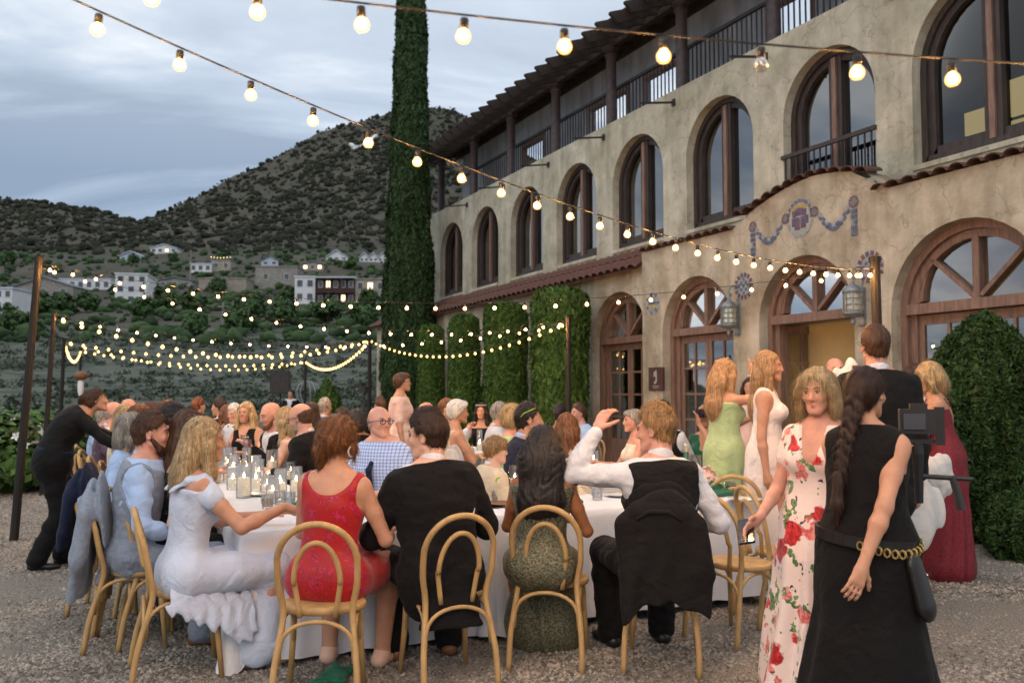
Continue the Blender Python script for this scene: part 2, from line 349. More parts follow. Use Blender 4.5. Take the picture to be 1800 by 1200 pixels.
# ---- hillside houses
M['white_wall'] = mat('white_wall', (.55,.56,.57), .9, var=.08, scale=.8)
M['blue_wall'] = mat('blue_grey_wall', (.36,.42,.50), .9, var=.08, scale=.8)
M['tan_wall'] = mat('tan_wall', (.27,.24,.20), .9, var=.15, scale=.8)
M['stone_wall'] = mat('stone_wall', (.22,.21,.19), .9, var=.25, scale=1.5)
M['brown_wall'] = mat('brown_wall', (.06,.035,.03), .9, var=.2, scale=.8)
M['grey_roof'] = mat('grey_roof', (.16,.18,.21), .8, var=.12, scale=1.5)
M['light_roof'] = mat('light_roof', (.42,.47,.55), .8, var=.08, scale=1.5)
M['dark_pane'] = mat('dark_pane', (.03,.035,.045), .15, spec=.6)
M['lit_pane'] = emissive('lit_pane', (1,.72,.38), 2.6)
M['far_bulb'] = emissive('far_bulb', (1,.66,.25), 5)
def house(name, px0, px1, ytop, ybase, label, wall, roof=None, depth=8, gable=0.0, wins=(2,1), lit=(), cat='house', turn=0.0, gables=1, balcony=False, door=False):
    D = Dfor(ybase); c = (px0+px1)/2; X = (c-900)/F*D; w = (px1-px0)/F*D; h = (ybase-ytop)/F*D
    z = float(terr(np.array(X), np.array(D)))
    root = empty(name, (X, D+depth/2, z), turn, label, cat, 'houses across the hillside')
    y0 = -depth/2
    body = h*(1-gable)
    MB().box((-w/2, y0, -6), (w/2, depth/2, body)).build('wall', wall, root)
    rm = roof or M['grey_roof']
    gw = w/gables
    for g in range(gables):
        gx = -w/2 + gw*(g+.5)
        if gable:
            ov = .35; p = [(gx-gw/2-ov, body-.1), (gx, body+h*gable), (gx+gw/2+ov, body-.1), (gx+gw/2+ov, body+.15), (gx, body+h*gable+.35), (gx-gw/2-ov, body+.15)]
            MB().prism(p, y0-.6, depth/2+.4).build('roof', rm, root)
            MB().prism([(gx-gw/2+.05, body), (gx+gw/2-.05, body), (gx, body+h*gable-.05)], y0+.05, y0+.25).build('gable_wall', wall, root)
    if not gable:
        MB().box((-w/2-.25, y0-.25, body), (w/2+.25, depth/2+.25, body+.35)).build('roof', rm, root)
    nc, nr = wins
    ww = min(1.5, w/nc*.5); wh = min(1.7, body/max(nr,1)*.5)
    for r_ in range(nr):
        for k in range(nc):
            x = -w/2 + w*(k+.5)/nc; zc = body*(r_+.55)/nr
            f = MB()
            for lo, hi in (((x-ww/2-.1, y0-.08, zc-wh/2-.1), (x-ww/2, y0-.003, zc+wh/2+.1)), ((x+ww/2, y0-.08, zc-wh/2-.1), (x+ww/2+.1, y0-.003, zc+wh/2+.1)), ((x-ww/2, y0-.08, zc+wh/2), (x+ww/2, y0-.003, zc+wh/2+.1)), ((x-ww/2, y0-.08, zc-wh/2-.1), (x+ww/2, y0-.003, zc-wh/2))): f.box(lo, hi)
            wf = f.build('window', M['white_wall'] if wall is not M['white_wall'] else M['light_roof'], root)
            MB().box((x-ww/2, y0-.05, zc-wh/2), (x+ww/2, y0-.004, zc+wh/2)).build('pane', M['lit_pane'] if (r_, k) in lit else M['dark_pane'], wf)
    if balcony:
        for r_ in range(1, nr+1):
            zb = body*r_/nr - .2
            b = MB().box((-w/2, y0-1.6, zb-.2), (w/2, y0-.1, zb)).build('balcony', M['brown_wall'], root)
            rl = MB()
            if r_ < nr:
                rl.bar((-w/2, y0-1.55, zb+1), (w/2, y0-1.55, zb+1), .1)
                for k in range(13): rl.bar((-w/2+w*k/12, y0-1.55, zb), (-w/2+w*k/12, y0-1.55, zb+1), .07)
                rl.build('railing', M['brown_wall'], b)
            for k in range(4): rl2 = MB().bar((-w/2+w*k/3, y0-1.5, zb-body/nr+.2), (-w/2+w*k/3, y0-1.5, zb-.2), .18).build('post', M['brown_wall'], b)
    return root
house('white_house', 190, 243, 484, 538, 'white three storey house with grid of dark windows', M['white_wall'], M['white_wall'], 14, wins=(3,3), turn=.22, cat='house')
house('long_house', 100, 190, 493, 512, 'long low white house joined beside the three storey one', M['white_wall'], M['light_roof'], 9, wins=(6,1))
house('grey_barn', 20, 124, 486, 522, 'weathered grey house with broad low gable roof', M['stone_wall'], M['grey_roof'], 12, .45, (3,1))
house('white_tower_house', -14, 17, 512, 572, 'narrow tall white house cut by the left edge', M['white_wall'], M['light_roof'], 8, wins=(2,3))
house('small_house', 205, 243, 436, 455, 'pale blue gabled cottage high above the green slope', M['blue_wall'], M['light_roof'], 8, .45, (3,1))
house('small_house', 259, 306, 427, 443, 'white bungalow on the ridge road with one lit window', M['white_wall'], M['light_roof'], 8, .4, (4,1), lit=((0,2),))
house('flat_house', 330, 368, 461, 476, 'flat white building beside a utility pole on the slope', M['white_wall'], M['light_roof'], 7, wins=(3,1))
terrace_h = house('flat_house', 368, 402, 455, 475, 'house whose roof terrace is strung with yellow lights', M['tan_wall'], M['grey_roof'], 7, wins=(2,1))
house('stone_building', 346, 430, 488, 512, 'windowless pale stone building with a stepped flat top', M['tan_wall'], M['tan_wall'], 8, wins=(1,1))
house('small_house', 456, 486, 453, 470, 'blue grey house with hipped gable above the concrete block', M['blue_wall'], M['grey_roof'], 7, .5, (2,1))
house('concrete_building', 446, 520, 468, 506, 'large bare concrete building stepped into the slope', M['stone_wall'], M['stone_wall'], 9, wins=(2,1))
house('low_house', 528, 566, 463, 480, 'low brown house with two lit windows', M['tan_wall'], M['grey_roof'], 7, .3, (3,1), lit=((0,0),(0,2)))
house('small_house', 571, 608, 449, 466, 'white house with one steep triangular gable', M['white_wall'], M['light_roof'], 7, .7, (3,1))
house('row_house', 630, 679, 450, 466, 'pale house with three gables in a row', M['white_wall'], M['light_roof'], 7, .55, (6,1), gables=3)
house('white_block', 516, 552, 493, 541, 'white two storey block with four large windows', M['white_wall'], M['white_wall'], 9, wins=(2,2))
house('balcony_building', 555, 622, 491, 541, 'dark brown building with open timber balconies', M['brown_wall'], M['light_roof'], 9, wins=(5,2), lit=((1,1),(0,3)), balcony=True)
house('stone_building', 623, 676, 491, 541, 'tan stone building beside the dark balconies', M['tan_wall'], M['stone_wall'], 9, wins=(3,2), lit=((1,1),))
house('low_house', 272, 335, 488, 505, 'grey shed roofed house right of the three storey house', M['stone_wall'], M['grey_roof'], 8, .35, (3,1))
def terrace_lights():
    mb = MB(); w = 34/F*Dfor(475)
    for k in range(7): mb.lathe([(0,-.16),(.16,0),(0,.16)], 6, (-w/2+w*k/6, -4.2, 20/F*Dfor(475)+1.1-.25*math.sin(math.pi*k/6)))
    mb.build('light_string', M['far_bulb'], terrace_h)
terrace_lights()
def utility_pole(px, y0, y1, label):
    D = Dfor(y1); X = (px-900)/F*D; z = float(terr(np.array(X), np.array(D))); h = (y1-y0)/F*D
    r = empty('utility_pole', (X, D, z), 0, label, 'utility pole')
    MB().tube([(0,0,-1),(0,0,h)], .16, 6).build('pole', M['stone_wall'], r); MB().box((-1.1,-.08,h-.9),(1.1,.08,h-.7)).build('crossarm', M['stone_wall'], r)
utility_pole(331, 436, 492, 'thin utility pole beside the flat white building')
utility_pole(390, 535, 588, 'grey utility pole standing among valley trees')

# ---- leafy trees and shrubs
def crown_mesh(name, n_cl, R, H, leaf, per, m, seed, shape='round'):
    g = np.random.default_rng(seed); C = []; Nn = []
    for i in range(n_cl):
        d = g.normal(0, 1, 3); d /= np.linalg.norm(d); rr = (.45 + .55*g.random()**.6)
        c = d * np.array([R, R, H/2]) * rr; c[2] += H/2
        q = g.normal(0, 1, (per, 3)); q /= np.linalg.norm(q, axis=1, keepdims=True)
        C.append(c + q * R * (.16+.22*g.random()) * g.random((per, 1))**.35); Nn.append(q*.6 + d + [0,0,.5] + g.normal(0,.5,(per,3)))
    C = np.concatenate(C); Nn = np.concatenate(Nn)
    V, Fq = quads(C, Nn, leaf*(.6+.8*g.random(len(C))), .8); return quick_mesh(name, V, Fq, m)
M['tree_leaf'] = leaf_mat('tree_leaf', (.02,.045,.014), (.065,.12,.035))
M['bark'] = mat('bark', (.08,.06,.045), .9, var=.3, scale=8, stretch=(3,3,.5))
CR = [crown_mesh('crown', 60, 3.6, 6.2, .62, 26, M['tree_leaf'], 11+k) for k in range(4)]
def tree(px, y, s, label, k=0, dy=0):
    D = Dfor(y)+dy; X = (px-900)/F*D; z = float(terr(np.array(X), np.array(D)))
    r = empty('leafy_tree', (X, D, z), random.random()*6, label, 'tree', 'trees between the hillside houses'); r.scale = (s, s, s)
    t = MB().tube([(0,0,-1),(.05,0,1.2),(.15,.1,3.4)], [.28,.2,.1], 6)
    for a in range(4): t.tube([(.05,0,1.2),(1.4*math.cos(a*1.6),1.4*math.sin(a*1.6),3.4)], [.12,.04], 5)
    t.build('trunk', M['bark'], r); inst('crown', CR[k % 4], r, (0,0,.7))
TREES = [(60,566,1.5,'round green tree in front of the weathered grey house'),(108,560,1.2,'bushy tree below the long low white house'),(150,556,1.25,'dark tree standing just left of the three storey house'),
 (290,560,1.5,'broad tree right of the three storey house'),(335,566,1.4,'spreading tree below the grey shed roofed house'),(380,520,1.25,'dense tree behind the pale stone building'),(412,512,1.35,'tall dark tree over the stone building'),
 (440,578,1.5,'large green tree on the slope beneath the concrete block'),(505,545,1.1,'light green tree left of the white two storey block'),(495,590,1.35,'rounded tree low in the valley'),(575,585,1.4,'wide tree beneath the dark balconies'),
 (648,552,1.15,'tree against the tan stone building'),(640,590,1.3,'tree beside the tiled roof end of the hotel'),(545,480,.9,'small tree beneath the low brown house'),(615,482,1.0,'tree between the steep gable and the three gables'),(500,470,.8,'small tree above the concrete block'),
 (230,470,1.1,'tree below the pale blue cottage'),(300,462,1.0,'tree below the bungalow with the lit window'),(20,600,1.3,'tree at the foot of the narrow tall white house'),(345,600,1.1,'bushy tree lowest on the green slope'),(395,474,.8,'tree beside the strung roof terrace'),(250,575,1.2,'tree below the front of the three storey house'),(420,600,1.2,'tree next to the grey utility pole'),(8,470,1.4,'dark tree on the slope at the left edge')]
for i, (px, y, s, lb) in enumerate(TREES): tree(px, y, s*.62, lb, i, 8)

# clipped conifer shapes: a dark inner body plus thousands of small sprays
M['conifer'] = leaf_mat('conifer_spray', (.026,.062,.010), (.095,.16,.030), .7)
M['cypress'] = leaf_mat('cypress_spray', (.012,.030,.010), (.045,.085,.026), .75)
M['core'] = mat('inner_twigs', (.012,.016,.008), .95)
def conifer(name, loc, prof, n, leaf, label, cat, m, group=None, up=.9, lump=.06, seed=0, jit=.55, core_k=.86):
    "prof: list of (radius, height)"
    root = empty(name, loc, random.random()*6, label, cat, group)
    P = np.array(prof, float); seg = np.hypot(np.diff(P[:,0]), np.diff(P[:,1])) * (P[:-1,0]+P[1:,0]+.02); cs = np.concatenate([[0], np.cumsum(seg)]); cs /= cs[-1]
    u = rng.random(n); R = np.interp(u, cs, P[:,0]); Z = np.interp(u, cs, P[:,1]); dR = np.interp(u, cs, np.gradient(P[:,0])); dZ = np.interp(u, cs, np.gradient(P[:,1]))
    A = rng.random(n)*2*math.pi
    k = 1 + lump*2.2*fbm(np.cos(A)*2.2, np.sin(A)*2.2, Z*1.1, seed, 4) + lump*.6*np.sin(A*17+Z*2)
    R2 = R*k - .10*P[:,0].max()*rng.random(n)**2
    C = np.stack([R2*np.cos(A), R2*np.sin(A), Z + rng.normal(0, .02, n)], -1)
    Nn = np.stack([np.cos(A)*dZ, np.sin(A)*dZ, -dR], -1); Nn /= np.linalg.norm(Nn, axis=1, keepdims=True)+1e-9
    Nn += rng.normal(0, jit, (n, 3))
    V, Fq = quads(C, Nn, leaf*(.5+rng.random(n)), 1.5, (0, 0, up))
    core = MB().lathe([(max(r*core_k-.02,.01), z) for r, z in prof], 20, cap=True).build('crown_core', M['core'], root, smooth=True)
    inst('foliage', quick_mesh('foliage', V, Fq, m), root)
    MB().tube([(0,0,-.1),(0,0,prof[-1][1]*.4)], [.09,.05], 8).build('trunk', M['bark'], root)
    return root
cp = at(718, 693, 26.0)
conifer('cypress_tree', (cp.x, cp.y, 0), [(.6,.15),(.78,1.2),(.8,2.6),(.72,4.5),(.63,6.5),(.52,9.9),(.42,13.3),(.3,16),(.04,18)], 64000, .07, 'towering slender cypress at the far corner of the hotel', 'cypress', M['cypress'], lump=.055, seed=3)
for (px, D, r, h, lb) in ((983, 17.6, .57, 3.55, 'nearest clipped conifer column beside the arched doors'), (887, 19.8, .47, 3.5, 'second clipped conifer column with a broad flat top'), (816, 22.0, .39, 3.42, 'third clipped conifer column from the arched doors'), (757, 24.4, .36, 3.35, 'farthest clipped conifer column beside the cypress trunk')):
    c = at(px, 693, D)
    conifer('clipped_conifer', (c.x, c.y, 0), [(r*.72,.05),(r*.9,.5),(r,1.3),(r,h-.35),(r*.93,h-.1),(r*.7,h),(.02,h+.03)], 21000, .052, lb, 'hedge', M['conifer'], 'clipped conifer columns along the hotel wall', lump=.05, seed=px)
c = at(1735, 693, 9.25)
M['spruce'] = leaf_mat('spruce_spray', (.010,.030,.008), (.055,.10,.022), .7)
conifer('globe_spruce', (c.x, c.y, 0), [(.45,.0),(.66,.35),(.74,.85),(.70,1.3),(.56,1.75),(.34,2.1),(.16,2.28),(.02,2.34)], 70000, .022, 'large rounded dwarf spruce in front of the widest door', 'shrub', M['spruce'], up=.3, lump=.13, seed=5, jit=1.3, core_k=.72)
c = at(1800, 693, 8.2)
conifer('low_spruce', (c.x, c.y, 0), [(.3,.0),(.4,.2),(.36,.4),(.2,.56),(.02,.62)], 14000, .022, 'small low spruce at the foot of the rounded one', 'shrub', M['spruce'], up=.3, lump=.12, seed=8, jit=1.3, core_k=.7)
c = at(574, 700, 25.0)
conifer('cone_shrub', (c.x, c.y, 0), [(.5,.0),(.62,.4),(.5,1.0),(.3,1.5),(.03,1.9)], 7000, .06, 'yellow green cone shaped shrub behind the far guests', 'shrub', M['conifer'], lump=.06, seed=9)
# flowering border at the left edge
M['border_leaf'] = leaf_mat('border_leaf', (.03,.07,.015), (.09,.17,.04)); M['petal'] = mat('petal', (.75,.74,.70), .6, var=.05); M['red_petal'] = mat('red_petal', (.30,.03,.02), .6)
def flower_shrub(X, D, R, H, label, seed, whites, reds):
    root = empty('flowering_shrub', (X, D, 0), 0, label, 'shrub', 'flowering border by the gravel'); g = np.random.default_rng(seed)
    inst('leaves', crown_mesh('leaves', 90, R, H, .09, 70, M['border_leaf'], seed), root)
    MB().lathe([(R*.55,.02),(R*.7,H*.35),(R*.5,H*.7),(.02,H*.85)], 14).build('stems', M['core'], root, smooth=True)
    for nm, k, mm in (('blossom', whites, M['petal']), ('red_blossom', reds, M['red_petal'])):
        if not k: continue
        me = None
        for i in range(k):
            a = g.random()*6.28; el = g.random()*.9+.25; p = Vector((R*math.cos(a)*math.cos(el)*1.02, R*math.sin(a)*math.cos(el)*1.02, H*.5+H*.52*math.sin(el)))
            if me is None:
                b = MB()
                for j in range(5):
                    t = j*1.2566; b.add([(0,0,0),(.05*math.cos(t-.5),.05*math.sin(t-.5),.02),(.085*math.cos(t),.085*math.sin(t),.01),(.05*math.cos(t+.5),.05*math.sin(t+.5),.02)], [(0,1,2,3)])
                me = b.mesh(nm, mm)
            inst(nm, me, root, p, (g.normal(0,.6)+.5, g.normal(0,.6), a))
flower_shrub(-7.9, 13.9, .9, 1.05, 'white flowering shrub behind the nearest left pole', 31, 34, 12)
flower_shrub(-8.6, 15.4, 1.0, 1.15, 'leafy border shrub thick with white blooms at the left edge', 32, 30, 4)
flower_shrub(-8.2, 17.6, 1.0, 1.1, 'border shrub with scattered red blooms behind the white ones', 33, 8, 26)
flower_shrub(-8.4, 12.6, .9, .95, 'low green border shrub lowest at the left edge', 34, 4, 8)
# ================================================================== THE HOTEL
def stucco_extra(stain):
    def fn(nt, b, r, mp):
        N = nt.nodes; L = nt.links
        # big weathered patches
        n2 = N.new('ShaderNodeTexNoise'); n2.inputs['Scale'].default_value = .9; n2.inputs['Detail'].default_value = 8; n2.inputs['Roughness'].default_value = .68; L.new(mp.outputs[0], n2.inputs[0])
        r2 = N.new('ShaderNodeValToRGB'); L.new(n2.outputs[0], r2.inputs[0]); r2.color_ramp.elements[0].position = .35; r2.color_ramp.elements[0].color = (*stain, 1); r2.color_ramp.elements[1].position = .62; r2.color_ramp.elements[1].color = (1,1,1,1)
        mx = N.new('ShaderNodeMix'); mx.data_type = 'RGBA'; mx.blend_type = 'MULTIPLY'; mx.inputs[0].default_value = .8; L.new(r.outputs[0], mx.inputs[6]); L.new(r2.outputs[0], mx.inputs[7])
        # rain streaks
        m3 = N.new('ShaderNodeMapping'); m3.inputs['Scale'].default_value = (5, 5, .35); L.new(mp.inputs[0].links[0].from_socket, m3.inputs[0])
        n3 = N.new('ShaderNodeTexNoise'); n3.inputs['Scale'].default_value = 1.0; n3.inputs['Detail'].default_value = 5; L.new(m3.outputs[0], n3.inputs[0])
        r3 = N.new('ShaderNodeValToRGB'); L.new(n3.outputs[0], r3.inputs[0]); r3.color_ramp.elements[0].position = .3; r3.color_ramp.elements[0].color = (.62,.6,.55,1); r3.color_ramp.elements[1].position = .55; r3.color_ramp.elements[1].color = (1,1,1,1)
        m4 = N.new('ShaderNodeMix'); m4.data_type = 'RGBA'; m4.blend_type = 'MULTIPLY'; m4.inputs[0].default_value = .55; L.new(mx.outputs[2], m4.inputs[6]); L.new(r3.outputs[0], m4.inputs[7])
        # hairline cracks
        n5 = N.new('ShaderNodeTexNoise'); n5.inputs['Scale'].default_value = 2.2; n5.inputs['Detail'].default_value = 4; L.new(mp.outputs[0], n5.inputs[0])
        vm = N.new('ShaderNodeMix'); vm.data_type = 'RGBA'; vm.inputs[0].default_value = .55; L.new(mp.outputs[0], vm.inputs[6]); L.new(n5.outputs[1], vm.inputs[7])
        vo = N.new('ShaderNodeTexVoronoi'); vo.feature = 'DISTANCE_TO_EDGE'; vo.inputs['Scale'].default_value = 2.3; L.new(vm.outputs[2], vo.inputs['Vector'])
        r5 = N.new('ShaderNodeValToRGB'); L.new(vo.outputs['Distance'], r5.inputs[0]); r5.color_ramp.elements[0].position = .0; r5.color_ramp.elements[0].color = (.5,.46,.41,1); r5.color_ramp.elements[1].position = .020; r5.color_ramp.elements[1].color = (1,1,1,1)
        mk = N.new('ShaderNodeMix'); mk.data_type = 'RGBA'; mk.blend_type = 'MULTIPLY'; L.new(n2.outputs[0], mk.inputs[0]); L.new(m4.outputs[2], mk.inputs[6]); L.new(r5.outputs[0], mk.inputs[7])
        L.new(mk.outputs[2], b.inputs['Base Color'])
    return fn
M['stucco_up'] = mat('stucco_upper', (.44,.415,.335), .92, scale=2.2, detail=9, col2=(.61,.575,.47), bump=.5, bscale=26, extra=stucco_extra((.60,.60,.52)))
M['stucco_low'] = mat('stucco_lower', (.42,.37,.285), .92, scale=1.7, detail=9, col2=(.62,.555,.45), bump=.6, bscale=22, extra=stucco_extra((.55,.47,.36)))
M['wood'] = mat('brown_wood', (.045,.034,.031), .55, var=.3, scale=5, stretch=(4,4,.6), bump=.2)
M['wood_door'] = mat('door_wood', (.21,.125,.092), .55, var=.25, scale=5, stretch=(4,4,.6), bump=.2)
M['wood_dark'] = mat('dark_timber', (.03,.022,.018), .75, var=.35, scale=5, stretch=(3,3,.6), bump=.3)
M['iron'] = mat('dark_iron', (.035,.03,.032), .55, var=.3, scale=20, spec=.4)
M['post_paint'] = mat('post_paint', (.06,.045,.048), .6, var=.3, scale=7, bump=.2)
M['tile'] = mat('roof_tile', (.10,.046,.034), .85, var=.4, scale=3.5, bump=.3, bscale=30)
M['pane_up'] = thin_glass('upper_pane', (.30,.33,.38), .05, .02, k=.28)
M['pane_low'] = thin_glass('door_pane', (.75,.72,.62), .30, .02)
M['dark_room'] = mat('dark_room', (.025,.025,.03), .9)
M['yellow_wall'] = mat('yellow_plaster', (.46,.34,.16), .9, var=.1, scale=1.5)
P0, Q0 = 9.3, 12.0
hotel = empty('hotel_building', pq(P0, Q0), BROT, 'weathered cream stucco hotel with arched windows and a timber roof deck', 'building')
PU, PL, DW = .55, .08, .33      # upper wall plane, left lower wall plane, door recess (local x)
def arcpts(qc, half, zs, n=18):
    return [(qc - half*math.cos(math.pi*i/n), zs + half*math.sin(math.pi*i/n)) for i in range(n+1)]
def arched_wall(name, x, q0, q1, z0, top, ops, m, depth, thick=.4):
    "ops: (centre, half width, sill height, spring height)"
    mb = MB(); q = q0
    def face(pts): mb.add([(x, a-Q0, b) for a, b in pts], [tuple(range(len(pts)))])
    def rev(pts):
        for (a, b), (c, d) in zip(pts[:-1], pts[1:]): mb.add([(x, a-Q0, b), (x, c-Q0, d), (x+depth, c-Q0, d), (x+depth, a-Q0, b)], [(0,1,2,3)])
    def pier(a, b):
        n = max(1, int(abs(b-a)/.3))
        for i in range(n):
            s, t = a+(b-a)*i/n, a+(b-a)*(i+1)/n; face([(s, z0), (t, z0), (t, top(t)), (s, top(s))])
    for c, h, sill, sp in ops:
        pier(q, c-h)
        if sill > z0+.001: face([(c-h, z0), (c+h, z0), (c+h, sill), (c-h, sill)])
        A = arcpts(c, h, sp)
        for (a, b), (e, d) in zip(A[:-1], A[1:]): face([(a, b), (e, d), (e, top(e)), (a, top(a))])
        rev([(c-h, sill), (c-h, sp)]); rev(A); rev([(c+h, sp), (c+h, sill)])
        if sill > z0+.001: rev([(c+h, sill), (c-h, sill)])
        q = c+h
    pier(q, q1)
    n = 40
    for i in range(n):
        s, t = q0+(q1-q0)*i/n, q0+(q1-q0)*(i+1)/n
        mb.add([(x, s-Q0, top(s)), (x, t-Q0, top(t)), (x+thick, t-Q0, top(t)), (x+thick, s-Q0, top(s))], [(0,1,2,3)])
    for e in (q0, q1): mb.add([(x, e-Q0, z0), (x+thick, e-Q0, z0), (x+thick, e-Q0, top(e)), (x, e-Q0, top(e))], [(0,1,2,3)])
    return mb.build(name, m, hotel, fix=False)
UW = [(7.02-2.5*0, 1.02, 4.53, 5.79), (9.55, .9, 4.53, 5.78), (12.05, .9, 4.49, 5.80), (14.57, .9, 4.49, 5.80), (17.0, .9, 4.49, 5.80), (19.48, .9, 4.49, 5.80), (22.02, .9, 4.48, 5.79), (24.5, .9, 4.48, 5.78)]
LD = [(6.95, 1.05, 0, 2.53), (9.53, .93, 0, 2.58), (12.02, .96, 0, 2.55)]
UWX = [(2.0, .9, 4.53, 5.78), (4.5, .9, 4.53, 5.78)] + UW
LDX = [(2.0, .95, 0, 2.55), (4.4, .95, 0, 2.55)] + LD
arched_wall('wall', PU, .5, 26.3, 3.6, lambda q: 7.17, UWX, M['stucco_up'], .34)
def ptop(q):
    if q > 10.95: return 4.14
    if q > 8.25: return 4.34 + .28*max(0, 1-abs((q-9.3)/1.35)**1.6)
    return 4.17
arched_wall('wall', 0.0, .5, 13.6, 0, ptop, LDX, M['stucco_low'], DW)
arched_wall('wall', PL, 13.6, 30.4, 0, lambda q: 3.95, [(14.55, .98, 0, 2.53)], M['stucco_low'], DW)
MB().box((PL+.35, 30.1-Q0, 0), (PL+9, 30.4-Q0, 3.6)).build('wall', M['stucco_low'], hotel)
MB().box((PU+.34, 26.0-Q0, 3.6), (PU+10, 26.3-Q0, 7.0)).build('wall', M['stucco_up'], hotel)
MB().box((PU, .5-Q0, 7.165), (PU+.42, 26.34-Q0, 7.22)).build('parapet_cap', M['stucco_up'], hotel)
# raised plaster rims round the upper openings' outer edge and sills
for c, h, sill, sp in UW:
    MB().box((PU-.03, c-h-Q0, sill-.07), (PU+.33, c+h-Q0, sill-.002)).build('sill', M['stucco_up'], hotel)
def band(mb, x0, x1, outer, inner):
    "ring between two outlines (lists of (q,z)), with depth"
    n = len(outer)
    for i in range(n-1):
        for pts in ([(x0, outer[i]), (x0, outer[i+1]), (x0, inner[i+1]), (x0, inner[i])], [(x1, inner[i]), (x1, inner[i+1]), (x1, outer[i+1]), (x1, outer[i])], [(x0, inner[i]), (x0, inner[i+1]), (x1, inner[i+1]), (x1, inner[i])]):
            mb.add([(x, p[0]-Q0, p[1]) for x, p in pts], [(0,1,2,3)])
def outline(c, h, zb, sp, n=18): return [(c-h, zb)] + arcpts(c, h, sp, n) + [(c+h, zb)]
def half_pane(mb, x, c, h, zb, sp, side):
    A = [p for p in arcpts(c, h, sp, 20) if (p[0]-c)*side >= -1e-6]
    if side < 0: poly = [(c, zb)] + [(c, sp+h)] + A[::-1][1:] + [(c-h, zb)]
    else: poly = [(c, zb)] + [(c, sp+h)] + A[1:] + [(c+h, zb)]
    cx = c + side*h*.4; cz = (zb+sp)/2
    v = [(x, cx-Q0, cz)] + [(x, a-Q0, b) for a, b in poly]; k = len(poly)
    mb.add(v, [(0, 1+i, 1+(i+1) % k) for i in range(k)])
for i, (c, h, sill, sp) in enumerate(UW):
    x = PU + .24
    f = MB(); band(f, x-.08, x+.1, outline(c, h+.02, sill, sp), outline(c, h-.09, sill+.13, sp)); band(f, x-.03, x+.1, outline(c, h-.09, sill+.1, sp), outline(c, h-.185, sill+.22, sp))
    f.box((x-.078, c-h+.1-Q0, sill), (x+.1, c+h-.1-Q0, sill+.13)); f.box((x-.03, c-h+.2-Q0, sill+.13), (x+.09, c+h-.2-Q0, sill+.24))
    w = f.build('window', M['wood'], hotel, fix=False)
    MB().box((x-.05, c-.12-Q0, sill+.131), (x+.08, c-.042-Q0, sp+h-.10)).box((x-.05, c+.042-Q0, sill+.131), (x+.08, c+.12-Q0, sp+h-.10)).build('stile', M['wood'], w)
    MB().box((x-.085, c-.04-Q0, sill+.132), (x+.06, c+.04-Q0, sp+h-.12)).build('mullion', M['wood_door'], w)
    for s in (-1, 1):
        g = MB(); half_pane(g, x+.04, c, h-.175, sill+.22, sp, s); g.build('pane', M['pane_up'], w)
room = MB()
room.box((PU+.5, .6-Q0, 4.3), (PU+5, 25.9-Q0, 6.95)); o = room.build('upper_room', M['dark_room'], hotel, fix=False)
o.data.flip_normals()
# glowing patches standing in for the lamplit room behind the big pane at the right
M['lit_room'] = emissive('lit_room', (1, .72, .27), .8)
for (a, b, z0, z1) in ((7.62, 7.30, 4.88, 5.18), (7.62, 7.30, 4.76, 4.845), (6.98, 6.78, 4.95, 5.42), (6.72, 6.47, 5.02, 5.50), (6.98, 6.78, 4.78, 4.90), (6.72, 6.47, 4.82, 4.95)):
    MB().box((PU+.46, b-Q0, z0), (PU+.49, a-Q0, z1)).build('lit_patch', M['lit_room'], hotel)
# balcony rail in front of the second window from the right
c, h, sill, sp = UW[1]
rl = MB().bar((PU-.02, c-h-.02-Q0, 5.22), (PU-.02, c+h+.02-Q0, 5.22), .05, .06).bar((PU-.02, c-h-Q0, 4.68), (PU-.02, c+h-Q0, 4.68), .035).build('balcony_rail', M['wood'], hotel)
br = MB().bar((PU-.02, 0, 4.66), (PU-.02, 0, 5.2), .02).mesh('bar', M['iron'])
for k in range(15): inst('bar', br, rl, (0, c-h+.06+k*(2*h-.12)/14-Q0, 0))

